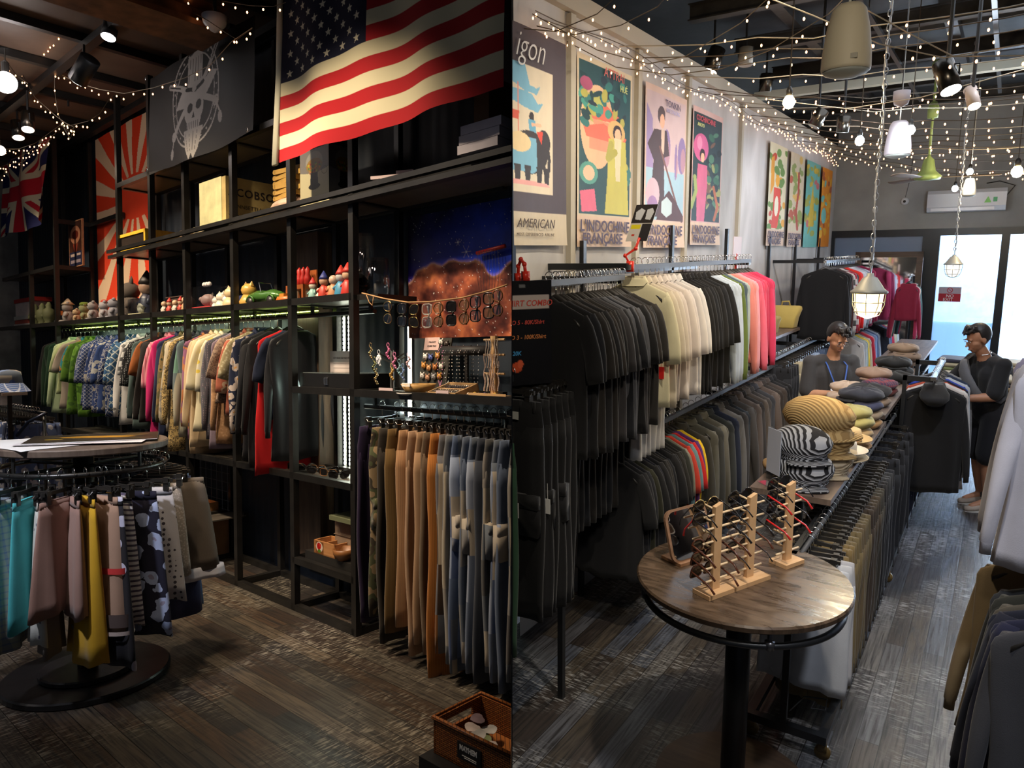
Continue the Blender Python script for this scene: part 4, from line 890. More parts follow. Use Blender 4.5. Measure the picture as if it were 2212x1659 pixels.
lettering('ACOBSO', .085, INK, t, frame_M((.2125, .02, .22), (0, 1, 0), (0, 0, 1)), spacing=1.15, sx=1.0, bold=.001)
lettering('SPANNBETTLAK', .04, INK, t, frame_M((.2125, .02, .13), (0, 1, 0), (0, 0, 1)), spacing=1.05); lettering('WWW.M', .05, INK, t, frame_M((.2125, .02, .045), (0, 1, 0), (0, 0, 1)))
YL_ = wood((.62, .33, .03), (.45, .2, .02), 'orange_pine', (2, 10, 10))
x0, x1 = L(262, 535, Y=2.72).x, L(318, 520, Y=2.72).x; t = thing('wooden_display_case', 'orange pine case with a dark glass front lying on the main shelf', 'case', (x0, 2.70, Z1)); w = .62
mb = MB(); mb.box((0, .02, 0), (w, .34, .155)); mb.part('case_body', YL_, t)
mb = MB()
for a_, b_ in (((0, -.004, 0), (w, .02, .03)), ((0, -.004, .13), (w, .02, .158)), ((0, -.004, 0), (.035, .02, .158)), ((w-.035, -.004, 0), (w, .02, .158))): mb.box(a_, b_)
mb.part('front_frame', plain((.68, .42, .03), .5, 0, 'yellow_wood', var=.15), t); mb = MB(); mb.box((.035, .008, .03), (w-.035, .0215, .13)); mb.part('glass_front', plain((.03, .022, .018), .12, 0, 'dark_glass'), t)
cb('crumpled_bag', 'small crumpled brown paper bag beside the upright behind the pine case', 'bag', 388, 405, 495, 2.8, .09, .1, plain((.42, .26, .14), .8, 0, 'kraft', var=.3))
cb('small_carton', 'low open cream carton left of the taped cardboard box', 'box', 418, 445, 490, 2.8, .09, .16, plain((.5, .42, .26), .8, 0, 'cream_card', var=.2))
for k in range(6):
    mb = MB(); mb.box((-.17, -.12, 0), (.17, .12, .032)); mb.tube([(-.165+.0*k, -.12, .016), (-.165, .12, .016)], .016, 6)
    mb.solo('kraft_envelope', plain((.42, .24, .04), .7, 0, 'kraft_envelope', var=.15), f'padded brown envelope, {nth(k+1)} from the bottom of the pile behind the flag pole post', 'envelope', (-4.55+.02*(k % 3), 2.86, Z1+.11+k*.034), .1*(k % 3)-.1, 'pile of brown envelopes')
mb = MB(); mb.ball((0, 0, .06), .2, 14, sc=(1.2, .8, .33)); mb.solo('plastic_bag', plain((.55, .36, .26), .35, 0, 'pink_plastic_bag', var=.35), 'puffy pale pink plastic parcel under the pile of envelopes', 'parcel', (-4.55, 2.84, Z1-.004), smooth=True)
t = thing('vending_machine_carton', 'tall white carton picturing two gumball machines under the big flag', 'box', (L(655, 420, Y=2.72).x, 2.70, Z1))
def gum(face_w, side):
    A = Art(90, 150, 'b9b08c' if not side else '8c8a88'); A.ell(.5, .22, 1.0, .30, '6f6a66'); A.ell(.5, .36, .30, .17, '8d8a80'); A.ell(.5, .42, .28, .12, '8a6a24'); 
    for k in range(40): A.ell(.3+.4*rs.rand(), .38+.14*rs.rand(), .028, .017, ['c07818', 'a8a020', '8a2a18', '3a6a30'][k % 4])
    A.ell(.5, .36, .31, .175, '6a6a66', inner=.94); A.poly([(.38, .52), (.62, .52), (.64, .72), (.36, .72)], '15130f'); A.ell(.5, .73, .2, .05, '15130f'); A.ell(.85, .52, .1, .06, '55503c', inner=.85); A.rect(.2, .09, .46, .14, '262430'); A.rect(.54, .09, .8, .14, '262430'); A.ell(.5, .115, .05, .05, '262430'); return A
W1 = .33
mb = MB(); mb.box((0, 0, 0), (W1, .22, .42)); mb.part('carton', plain((.6, .57, .42), .5, 0, 'cream_carton'), t)
printed('carton_front', gum(W1, 0), lambda U, V: (W1*U, -.002+0*U, .42*(1-V)), GLOSSY, t); printed('carton_side', gum(.22, 1), lambda U, V: (W1+.002+0*U, .22*U, .42*(1-V)), GLOSSY, t)
lettering('ROOM ROOM', .034, INK, t, frame_M((.06, -.004, .355), (1, 0, 0), (0, 0, 1))); lettering('Prize Size Dispenser', .026, INK, t, frame_M((.05, -.004, .015), (1, 0, 0), (0, 0, 1)))
o = cb('mailing_box', 'large brown cardboard box at the right end of the main shelf under the flag', 'box', 1024, 1056, 290, 2.68, .42, .3, plain((.2, .105, .05), .7, 0, 'brown_card', var=.15)); clip(o, .003); RED = plain((.30, .03, .02), .6, 0, 'red_ink')
for k in range(3):
    mb = MB(); w = .36; mb.prism([(-w/2, -.1), (0, -.1), (w/2, .1), (-w/2, .1)][:0] or [(-.16, -.08), (.12, -.08), (.10, .12), (-.16, .12)], 0, .045)
    o = mb.solo('paper_ream', plain((.5, .46, .52), .6, 0, 'paper_ream', var=.08), f'stack of white paper, {nth(k+1)} from the bottom beside the brown box under the flag', 'paper', (-2.53+.012*k, 2.685, Z1+.03+.047*k), 0, 'paper reams'); clip(o, .003)
mb = MB(); mb.box((-.14, -.07, 0), (.16, .08, .018)); mb.box((0.02, -.06, .018), (.13, .05, .04)); mb.solo('papers', plain((.55, .42, .42), .6, 0, 'pinkish_paper'), 'loose pink and white papers on the middle of the main shelf', 'paper', (L(862, 390, Y=2.75).x, 2.74, Z1+.03), .4)

# ---------------------------------------------------------------- toys on the toy shelf
Z2 = 2.10+.026
def plush(u, s, body, label, belly=None, extra=None, Y=2.80, ears='round', look=-.3):
    x = L(u, 690, Y=Y).x; t = thing('plush_toy', label, 'soft toy', (x, Y, Z2), look); B = fabric(body, 'solid'); E = MB()
    E.ball((0, 0, s*.46), s*.5, 14, sc=(.86, .74, .95)); E.part('body', B, t, True)
    h = MB(); h.ball((0, -.04*s, s*1.08), s*.36, 12, sc=(1.1, 1, .9)); h.part('head', B, t, True)
    for k in (-1, 1):
        e = MB(); 
        if ears == 'round': e.ball((k*.26*s, 0, s*1.36), s*.12, 8)
        else: e.tube([(k*.17*s, 0, s*1.28), (k*.2*s, 0, s*1.48), (k*.2*s, 0, s*1.62)], [s*.07, s*.06, s*.012], 7)
        e.part('ear', B, t, True)
        e = MB(); e.ball((k*.14*s, -.36*s, s*1.13), s*.045, 7); e.part('eye', DARKM, t, True)
        e = MB(); e.tube([(k*.36*s, -.05*s, s*.72), (k*.5*s, -.2*s, s*.45)], [s*.12, s*.1], 7); e.part('arm', B, t, True)
        e = MB(); e.ball((k*.26*s, -.36*s, s*.13), s*.15, 8, sc=(.8, 1.3, .8)); e.part('foot', B, t, True)
    if belly: e = MB(); e.ball((0, -.13*s, s*.44), s*.42, 12, sc=(.7, .62, .85)); e.part('belly', fabric(belly), t, True)
    if extra == 'greenhat': e = MB(); e.ball((0, 0, s*1.42), s*.34, 10, sc=(1.1, 1, .5)); e.part('green_cap', fabric((.16, .24, .03)), t, True)
    if extra == 'redhat': e = MB(); e.ball((0, 0, s*1.38), s*.26, 10, sc=(1, 1, .7)); e.part('red_cap', fabric((.5, .05, .03)), t, True)
    if extra == 'cone':
        e = MB(); e.lathe([(.42*s, s*1.28), (.2*s, s*1.48), (.01, s*1.68)], 16); e.part('straw_hat', plain((.6, .46, .3), .8, 0, 'straw'), t, True); e = MB(); e.box((-.16*s, -.42*s, .55*s), (.16*s, -.28*s, .85*s)); e.part('orange_scarf', fabric((.6, .16, .03)), t)
    if extra == 'mask': e = MB(); e.box((-.2*s, -.4*s, 1.12*s), (.2*s, -.3*s, 1.17*s)); e.part('dark_glasses', DARKM, t)
    return t
plush(147, .17, (.30, .27, .25), 'grey plush toy in a pale conical hat with an orange scarf', extra='cone')
plush(166, .11, (.40, .28, .16), 'small tan plush toy at the front edge of the toy shelf')
plush(183, .16, (.24, .25, .12), 'olive plush toy in a green cap', (.5, .44, .36), 'greenhat', Y=2.95)
plush(202, .15, (.28, .26, .25), 'grey plush toy with cream belly and dark glasses', (.6, .53, .44), 'mask')
plush(226, .14, (.36, .34, .36), 'pale grey plush toy in a red cap', (.55, .5, .48), 'redhat')
plush(246, .15, (.27, .26, .29), 'bluish grey plush toy beside the upright', None, 'mask')
plush(285, .27, (.10, .08, .065), 'largest plush toy, dark brown and furry with a pale grey chest', (.26, .26, .27), Y=2.93, ears='long')
def figurine(u, h, c, label, hat=None, c2=(.6, .4, .25), Y=2.76, cat='figurine', z=None, name='figurine'):
    x = L(u, 650, Y=Y).x; t = thing(name, label, cat, (x, Y, Z2 if z is None else z)); m = plain(c, .4, 0, 'painted_figurine'); mb = MB()
    mb.lathe([(0, 0), (h*.22, 0), (h*.24, h*.1), (h*.17, h*.45), (h*.08, h*.6)], 12); mb.part('body', m, t, True); mb = MB(); mb.ball((0, 0, h*.72), h*.19, 10); mb.part('head', plain(c2, .4, 0, 'painted_face'), t, True)
    mb = MB(); mb.tube([(-h*.16, 0, h*.5), (-h*.3, -.1*h, h*.32)], h*.05, 6); mb.tube([(h*.16, 0, h*.5), (h*.3, -.1*h, h*.32)], h*.05, 6); mb.part('arms', m, t, True)
    if hat: mb = MB(); mb.lathe([(h*.2, h*.8), (h*.15, h*.9), (h*.02, h*1.12)], 10); mb.part('pointed_hat', plain(hat, .5, 0, 'painted_hat'), t, True)
    return t
figurine(318, .40, (.03, .03, .05), 'tall cloth doll in dark coat and black pointed hat beside the upright', (.02, .015, .012), (.35, .22, .15), cat='doll', name='cloth_doll', Y=2.86)
figurine(124, .13, (.3, .3, .28), 'small grey and black figurine beside the green stone heads', (.05, .05, .05), Y=2.8)
for i, u in enumerate((77, 92, 106)):
    x = L(u, 690, Y=2.8).x; t = thing('stone_head', ('leftmost', 'middle', 'rightmost')[i]+' of three mossy green carved stone heads with topknots', 'sculpture', (x, 2.8, Z2)); g = plain((.10, .11, .045), .7, 0, 'green_stone', var=.3); mb = MB()
    mb.lathe([(0, 0), (.06, 0), (.06, .02), (.045, .05), (.07, .09), (.075, .14), (.06, .19), (.03, .21), (.035, .24), (.012, .28)], 14); mb.part('carved_head', g, t, True); mb = MB(); mb.ball((0, -.07, .11), .014, 6, sc=(1, 1, 1.8)); mb.part('nose', g, t, True)
for i, (u0, u1, h, z, c, lb) in enumerate(((30, 62, .06, 0, (.55, .5, .46), 'white book lying lowest of the pile at the left end of the toy shelf'), (32, 60, .05, .062, (.45, .08, .05), 'red-striped book above the lowest white one'), (30, 60, .05, .114, (.5, .47, .42), 'cream book in the pile of books'), (34, 70, .17, .166, (.62, .5, .45), 'pale shoebox on top of the books'), (31, 75, .05, .338, (.4, .02, .015), 'red box lid on the pale shoebox'), (72, 90, .16, .0, (.55, .52, .48), 'white box right of the pile of books'))):
    cb('box' if 'box' in lb else 'book', lb, 'box' if 'box' in lb else 'book', u0, u1, 690, 2.83+.012*(i % 2), h, .2, plain(c, .6, 0, 'printed_cover', var=.1), z=Z2+z)
def case(u0, u1, h, label, inner, base=(.5, .48, .3)):
    x0, x1 = L(u0, 650, Y=2.76).x, L(u1, 650, Y=2.76).x; w = x1-x0; t = thing('display_case', label, 'display case', ((x0+x1)/2, 2.80, Z2)); mb = MB(); mb.box((-w/2, -.07, 0), (w/2, .07, .035)); mb.part('case_base', plain(base, .5, 0, 'case_base'), t)
    mb = MB(); mb.box((-w/2, -.07, .035), (w/2, .07, h)); mb.part('clear_cover', glass('acrylic', .2), t); mb = MB(); inner(mb, w); mb.part('model', inner.mat, t, True); return t
def house(mb, w): mb.box((-.04, -.03, .035), (.04, .03, .09)); mb.prism([(-.05, .09), (.05, .09), (0, .13)], -.03, .03, M=Matrix.Rotation(PI/2, 4, 'X'))
house.mat = plain((.55, .5, .36), .6, 0, 'model_house'); case(283, 311, .17, 'clear case with a tiny cream house in front of the brown plush toy', house)
def pig(mb, w): mb.ball((0, 0, .09), .055, 12, sc=(1.3, 1, .95)); mb.ball((-.06, -.03, .1), .02, 7)
pig.mat = plain((.65, .4, .34), .4, 0, 'pink_ceramic'); case(418, 462, .20, 'clear plastic case with a round pink piggy and red base', pig, (.5, .05, .05))
x = L(440, 620, Y=2.76).x
for i in range(3): mb = MB(); mb.ball((0, 0, .02), .02, 8); mb.solo('small_ball', plain((.75, .7, .68), .4, 0, 'white_ceramic'), ('left', 'middle', 'right')[i]+' of three little white heads on top of the clear pig case', 'ornament', (x-.05+i*.045, 2.79, Z2+.2), 0, 'little white heads', True)
for i, u in enumerate((354, 366, 378, 390, 400)): figurine(u, .13+.02*(i == 4), ((.55, .5, .42), (.5, .05, .03), (.55, .5, .42), (.45, .05, .03), (.5, .3, .15))[i], f'{nth(i+1)} from the left of the small red and cream figurines beside the clear case', (.45, .03, .02) if i % 2 else None, group='red and cream figurines') if False else figurine(u, .13+.02*(i == 4), ((.55, .5, .42), (.5, .05, .03), (.55, .5, .42), (.45, .05, .03), (.5, .3, .15))[i], f'{nth(i+1)} from the left of the small red and cream figurines beside the clear case', (.45, .03, .02) if i % 2 else None)
mb = MB(); mb.box((-.16, 0, 0), (.16, .05, .16)); mb.box((-.165, -.01, .155), (.165, .055, .165)); mb.solo('figurine_shelf', plain((.08, .05, .04), .5, 0, 'lacquer'), 'small dark backing shelf behind the red and cream figurines', 'rack', (L(377, 650, Y=2.84).x, 2.84, Z2))
for i, (u, s, c) in enumerate(((467, .05, (.72, .66, .58)), (479, .065, (.7, .62, .5)), (490, .05, (.72, .68, .62)), (500, .08, (.68, .5, .28)), (538, .085, (.62, .36, .08)))):
    x = L(u, 650, Y=2.78).x; t = thing('cat_ornament', ['small white beckoning cat ornament nearest the pig case', 'white cat ornament with raised paw, second from the pig case', 'small white cat ornament beside the tan one', 'tan cat ornament touching the upright', 'golden cat head ornament beside the green toy car'][i], 'ornament', (x, 2.78, Z2)); m = plain(c, .35, 0, 'glazed_ceramic')
    mb = MB(); mb.lathe([(0, 0), (s*.8, 0), (s*.85, s*.5), (s*.5, s*1.1)], 12); mb.part('body', m, t, True); mb = MB(); mb.ball((0, 0, s*1.5), s*.68, 10, sc=(1.1, 1, .9)); mb.part('head', m, t, True)
    for k in (-1, 1): mb = MB(); mb.tube([(k*s*.45, 0, s*1.9), (k*s*.55, 0, s*2.3)], [s*.25, s*.02], 5); mb.part('ear', m, t)
cb('blue_box', 'small dark blue box between the cat ornaments and the green toy car', 'box', 516, 532, 650, 2.80, .10, .1, plain((.03, .04, .12), .5, 0, 'blue_card'), z=Z2)
x = L(578, 640, Y=2.80).x; t = thing('toy_car', 'green open-topped vintage toy car on the toy shelf', 'toy car', (x, 2.80, Z2), .1); g = plain((.06, .16, .03), .25, .2, 'green_enamel'); mb = MB()
rings = []
for f, w, z0, z1 in ((-.19, .03, .05, .07), (-.17, .055, .03, .10), (-.08, .06, .025, .12), (0, .062, .025, .11), (.08, .06, .025, .12), (.16, .05, .03, .10), (.2, .02, .05, .07)): rings.append([(f, w*cos(a), (z0+z1)/2+(z1-z0)/2*sin(a)) for a in np.linspace(0, 2*PI, 12, endpoint=False)])
mb.loft(rings); mb.part('car_body', g, t, True); mb = MB(); mb.tube([(.0, -.055, .1), (-.03, -.05, .17), (-.03, .05, .17), (.0, .055, .1)], .004, 5); mb.part('windscreen_frame', CHROME, t)
for a_ in (-.12, .12):
    for b_ in (-1, 1): mb = MB(); mb.cyl((a_, b_*.05, .03), (a_, b_*.075, .03), .032, n=14); mb.part('wheel', DARKM, t, True)
for a_ in (-.12, .12): mb = MB(); mb.tube([(a_-.045, -.065, .03), (a_-.03, -.065, .062), (a_, -.065, .075), (a_+.03, -.065, .062), (a_+.045, -.065, .03)], .009, 6); mb.part('fender', g, t, True)
t = thing('toy_boat', 'orange toy boat beside the post right of the green car', 'toy', (L(612, 640, Y=2.78).x, 2.78, Z2)); mb = MB(); mb.loft([[(x_*1.0, w*cos(a), .03+.028*sin(a)) for a in np.linspace(0, 2*PI, 8, endpoint=False)] for x_, w in ((-.08, .005), (-.05, .03), (.05, .035), (.08, .01))]); mb.part('hull', plain((.55, .14, .02), .4, 0, 'orange_paint'), t, True); mb = MB(); mb.box((-.03, -.015, .05), (.03, .015, .075)); mb.part('cabin', plain((.5, .2, .03), .4, 0, 'orange_cabin'), t)
t = thing('carved_toy_bench', 'reddish carved wooden bench with a row of red dolls seated on it', 'toy', (L(652, 640, Y=2.86).x, 2.86, Z2)); cw_ = plain((.30, .08, .02), .35, 0, 'red_wood', var=.2); mb = MB(); mb.box((-.11, -.06, .1), (.11, .06, .13)); mb.box((-.11, .05, .1), (.11, .06, .24)); mb.part('bench_seat', cw_, t)
for a_, b_ in ((-.1, -.05), (.1, -.05), (-.1, .05), (.1, .05)): mb = MB(); mb.box((a_-.012, b_-.01, 0), (a_+.012, b_+.01, .1)); mb.part('leg', cw_, t)
for k in range(4): mb = MB(); mb.lathe([(0, .13), (.024, .13), (.026, .18), (.016, .21), (.02, .235), (.003, .26)], 10, c=(-.08+k*.052, .0, 0)); mb.part('doll', plain((.42, .02, .015), .4, 0, 'red_doll'), t, True)
for u, h, c, hat, c2, lb in ((676, .14, (.25, .45, .42), (.5, .03, .03), (.6, .55, .45), 'snowman figurine with a red and white hat'), (689, .09, (.6, .55, .48), None, (.6, .5, .42), 'small white crouching figurine in front of the red dolls'), (700, .17, (.5, .05, .03), (.03, .04, .2), (.5, .3, .2), 'red and blue toy soldier with a tall blue cap'), (712, .10, (.5, .08, .04), None, (.55, .3, .15), 'small red drummer figurine'), (721, .17, (.55, .25, .12), None, (.6, .4, .3), 'spotted orange giraffe figurine'), (737, .19, (.05, .25, .42), (.45, .03, .02), (.5, .5, .5), 'blue balance toy with a penguin in a red hat'), (752, .20, (.5, .03, .02), (.5, .03, .02), (.6, .38, .25), 'tall red and white santa figurine')): figurine(u, h, c, lb+' on the toy shelf', hat, c2, Y=2.75)
t = thing('turned_vessel', 'glossy black turned vessel with lid where the twine is tied', 'vessel', (L(778, 640, Y=2.78).x, 2.78, 2.135)); mb = MB(); mb.lathe([(0, 0), (.05, 0), (.055, .012), (.04, .03), (.062, .05), (.06, .075), (.045, .085), (.048, .1), (.03, .13), (.008, .14)], 20); mb.part('vessel_body', plain((.008, .008, .009), .12, 0, 'black_lacquer'), t, True); mb = MB(); mb.ball((0, 0, .155), .012, 8); mb.part('lid_knob', DARKM, t, True)
mb = MB(); xg = lx(778, 2.86, 640); mb.prism([(POSTS[7], YF), (L(858, 640, Y=2.9).x, YF+.05), (L(858, 640, Y=2.9).x, YB), (POSTS[7], YB)], 2.10, 2.135); shp(mb, 'corner_shelf')
for u, Y, r_, h, lb in ((789, 2.93, .062, .42, 'tall clear glass cylinder vase at the corner of the toy shelf'), (818, 2.9, .075, .24, 'short wide clear glass cylinder vase')):
    mb = MB(); mb.lathe([(.0, .004), (r_, .004), (r_, h), (r_-.004, h), (r_-.004, .012), (0, .012)], 24, cap=False); mb.solo('glass_vase', glass('vase_glass', .25), lb, 'vase', (L(u, 620, Y=Y).x, Y, 2.135), smooth=True)

# ---------------------------------------------------------------- eyewear
def glasses(name, label, loc, rot, rim, lens, shape='round', folded=False, group=None, wire=.0028, w=.14, cat='sunglasses', h=.043, temple=None):
    t = bpy.data.objects.new(name, None); COL.objects.link(t); t.location = loc; t.rotation_euler = rot; t.empty_display_size = .03; tag(t, label, cat, group); reg(t)
    for k in (-1, 1):
        cx = k*w*.27; P = []
        for i in range(20):
            a = 2*PI*i/20; c, s_ = cos(a), sin(a); ex = {'round': 1, 'square': .55, 'cat': .75}[shape]
            x = (w*.215)*(abs(c)**ex)*(1 if c > 0 else -1); z = h*.56*(abs(s_)**ex)*(1 if s_ > 0 else -1); z += (.006*k*x/(w*.215) if shape == 'cat' else 0); P.append((cx+x, .003*abs(c), z))
        key = ('rim', k, shape, wire, w, h)
        put('rim', gm(key, lambda: (lambda m_: (m_.tube(P, wire, 6, closed=True), m_.mesh('rim', [WHITE], True))[1])(MB())), t, [rim])
        put('lens', gm(('lens',)+key, lambda: (lambda m_: (m_.add([(x, y, z) for x, y, z in P]+[(x, y+.0015, z) for x, y, z in P], [tuple(range(20)), tuple(range(39, 19, -1))]), m_.mesh('lens', [WHITE]))[1])(MB())), t, [lens])
        if folded: T = [(k*w*.49, .004, h*.2), (k*w*.49, .014, h*.15), (0, .02+.004*k, 0.0), (-k*w*.42, .02+.004*k, -.012)]
        else: T = [(k*w*.49, .002, h*.2), (k*w*.5, .02, h*.2), (k*w*.49, .10, h*.16), (k*w*.47, .135, -.01)]
        put('temple', gm(('tmp', folded)+key, lambda: (lambda m_: (m_.tube(T, [wire*1.2, wire*1.2, wire, wire*1.4], 6), m_.mesh('temple', [WHITE], True))[1])(MB())), t, [temple or rim])
    put('bridge', gm(('br', wire, w, h), lambda: (lambda m_: (m_.tube([(-w*.07, 0, h*.12), (0, -.002, h*.25), (w*.07, 0, h*.12)], wire, 6), m_.mesh('bridge', [WHITE], True))[1])(MB())), t, [rim]); return t
LENS = plain((.01, .009, .009), .08, 0, 'dark_lens', alpha=.93); LCLEAR = glass('clear_lens', .15); LTINT = plain((.2, .12, .08), .08, 0, 'tinted_lens', alpha=.35)
RIMK = plain((.012, .010, .010), .15, 0, 'black_acetate'); RIMC = plain((.55, .5, .45), .15, 0, 'clear_acetate', alpha=.6); RIMT = plain((.14, .06, .02), .2, 0, 'tortoise', var=.7); GOLD = plain((.55, .40, .18), .2, 1, 'gold_wire')
# twine with sunglasses
TW = [(782, 633), (830, 645), (880, 653), (930, 652), (1000, 643), (1060, 627), (1106, 612)]
TP = []
for u, v in TW: p = L(u, v, Y=2.62); TP.append((min(p.x, XW(2.62)-.002), 2.62, p.z))
def tw(u):
    for (a, pa), (b_, pb) in zip(zip(TW, TP), list(zip(TW, TP))[1:]):
        if a[0] <= u <= b_[0]: f = (u-a[0])/(b_[0]-a[0]); return Vector(pa).lerp(Vector(pb), f)
mb = MB(); pts = [tw(u) for u in range(782, 1106, 9)]; mb.tube(pts, .0045, 6); mb.tube([pts[1], pts[1]+Vector((.03, .0, -.05)), pts[1]+Vector((.06, 0, -.07)), pts[1]+Vector((.07, 0, -.02))], .003, 5)
mb.solo('jute_twine', plain((.38, .22, .10), .9, 0, 'jute', var=.3), 'jute twine strung across the jewellery shelf with sunglasses hanging on it', 'string', smooth=True)
for i, (u, rm, ln, shp_, w_) in enumerate(((840, GOLD, LCLEAR, 'round', 'thin gold wire round glasses, leftmost on the twine'), (871, RIMK, LCLEAR, 'square', 'black square glasses in front of the shelf post'), (897, GOLD, LENS, 'cat', 'gold clip-on sunglasses with a dark top'), (925, RIMC, LCLEAR, 'square', 'clear pale frame glasses'), (950, RIMT, LTINT, 'round', 'round tortoiseshell glasses left of the dark ones'), (978, RIMK, LENS, 'square', 'big black sunglasses with dark lenses'), (1005, RIMT, LTINT, 'round', 'round amber tortoiseshell glasses'), (1030, RIMK, LCLEAR, 'square', 'thick black square glasses with clear lenses'), (1058, RIMK, LTINT, 'square', 'black square sunglasses with smoky lenses'), (1078, RIMT, LCLEAR, 'round', 'brown rimmed glasses nearest the dividing screen'))):
    p = tw(u); glasses('sunglasses', w_+' hanging from the jute twine', (p.x, p.y-.01, p.z-.075), (0, PI/2, .25), rm, ln, shp_, True, 'sunglasses on the twine', .0035 if rm is not GOLD else .0018, .13, h=.052)

# ---------------------------------------------------------------- jewellery shelf (top at z = 1.53)
Z3 = 1.505+.026
def jp(u, Y, v=830): return L(u, v, Y=Y).x
x0, x1 = jp(655, 2.78, 820), jp(785, 2.78, 820)
t = thing('display_tray_case', 'black lidded display case with glass top and a chrome latch', 'case', ((x0+x1)/2, 2.74, Z3)); w = (x1-x0)*.93; mb = MB(); mb.box((-w/2, 0, 0), (w/2, .28, .11)); mb.part('case_body', plain((.008, .008, .009), .4, 0, 'black_vinyl'), t); mb = MB(); mb.box((-w/2+.015, .015, .110), (w/2-.015, .265, .114)); mb.part('glass_lid', plain((.25, .3, .3), .06, 0, 'lid_glass', alpha=.5), t)
mb = MB(); mb.box((-.02, -.006, .035), (.02, 0, .085)); mb.tube([(-.012, -.01, .04), (-.012, -.012, .08), (.012, -.012, .08), (.012, -.01, .04)], .004, 5); mb.part('latch', CHROME, t)
t = thing('notice_card', 'upright white printed notice card standing behind the black display case', 'card', (jp(733, 2.98, 780), 3.0, Z3+.02)); mb = MB(); mb.box((-.14, 0, 0), (.14, .003, .24)); mb.part('card_sheet', plain((.6, .52, .5), .6, 0, 'card_stock'), t)
GI = plain((.25, .2, .2), .7, 0, 'grey_ink'); lettering('ĐẶT HÀNG LÀM THEO YÊU CẦU', .016, GI, t, frame_M((-.10, -.001, .185), (1, 0, 0), (0, 0, 1)), bold=.0004)
for k in range(2): mb = MB(); mb.box((-.1, -.001, .15-.03*k), (.09, 0, .153-.03*k)); mb.part('print_line', GI, t)
# key-ring stand
xk = jp(830, 2.78, 800); t = thing('charm_stand', 'black jewellery tree stand loaded with key rings and charms', 'stand', (xk, 2.84, Z3)); mb = MB(); mb.lathe([(0, 0), (.07, 0), (.07, .01), (.012, .014), (.01, .25), (.0, .252)], 14); mb.part('stem', DARKM, t, True)
for k in range(6): mb = MB(); a = k*PI/3+.3; mb.tube([(0, 0, .18+.02*(k % 3)), (.11*cos(a), .08*sin(a), .22+.02*(k % 3))], .004, 5); mb.part('branch', DARKM, t)
CH = [('gold chain key ring', (.5, .34, .16), 1), ('white flower charm', (.65, .66, .72), 0), ('gold and green charm', (.3, .28, .12), 1), ('pink bead bracelet', (.62, .15, .32), 0), ('long pink bead strap', (.6, .18, .36), 0), ('multicoloured bead charm', (.2, .35, .4), 0), ('pink and white crystal charm', (.62, .42, .45), 0), ('bunch of gold rings', (.55, .38, .18), 1), ('amber bead charm', (.5, .3, .08), 0), ('blue bead charm', (.15, .25, .5), 0)]
for i, (w_, c, me_) in enumerate(CH):
    u = (800, 818, 808, 838, 852, 862, 882, 812, 846, 870)[i]; Y = 2.73; p = L(u, (745, 760, 775, 745, 765, 780, 765, 800, 790, 790)[i], Y=Y); m = plain(c, .25, me_, 'charm_'+w_.split()[0]); mb = MB()
    mb.tube([(.012*cos(a), 0, .012*sin(a)) for a in np.linspace(0, 2*PI, 10, endpoint=False)], .002, 5, closed=True)
    nb = 7
    for k in range(nb): mb.ball((.008*sin(k*1.3), .004*cos(k), -.018-k*.0105), .0072+.0018*(k % 2), 6)
    if w_.startswith('white flower'): 
        for k in range(6): mb.ball((.016*cos(k), 0, -.045+.016*sin(k)), .013, 7, sc=(1, .4, 1))
    mb.solo('charm', m, f'{w_} hanging on the jewellery tree stand', 'charm', tuple(p), smooth=True)
# wooden bowl with pins
t = thing('wooden_bowl', 'shallow round honey wood bowl of pins and stones', 'bowl', (jp(893, 2.74, 815), 2.78, Z3)); mb = MB(); mb.lathe([(0, .0), (.045, .0), (.08, .02), (.105, .062), (.098, .062), (.075, .028), (0, .014)], 36); mb.part('bowl_body', wood((.62, .38, .14), (.5, .28, .09), 'honey_wood', (3, 3, 12)), t, True); mb = MB(); mb.box((-.03, -.101, .05), (.04, -.095, .07)); mb.part('price_strip', WHITE, t)
for i in range(14): a = i*2.4; r_ = .012*math.sqrt(i)*1.2; mb = MB(); mb.ball((0, 0, .008), .011, 7, sc=(1, 1, .8)); mb.solo('pin_badge', plain([(.5, .05, .2), (.05, .3, .15), (.6, .5, .4), (.1, .15, .4), (.5, .2, .05)][i % 5], .3, 0, 'enamel'), ['pink', 'green', 'cream', 'blue', 'orange'][i % 5]+f' little pin among the stones in the wooden bowl', 'pin', (jp(893, 2.74, 815)+r_*cos(a), 2.78+r_*sin(a), Z3+.034+.002*(i % 3)), 0, 'pins in the wooden bowl '+['a', 'b', 'c', 'd', 'e'][i % 5], True)
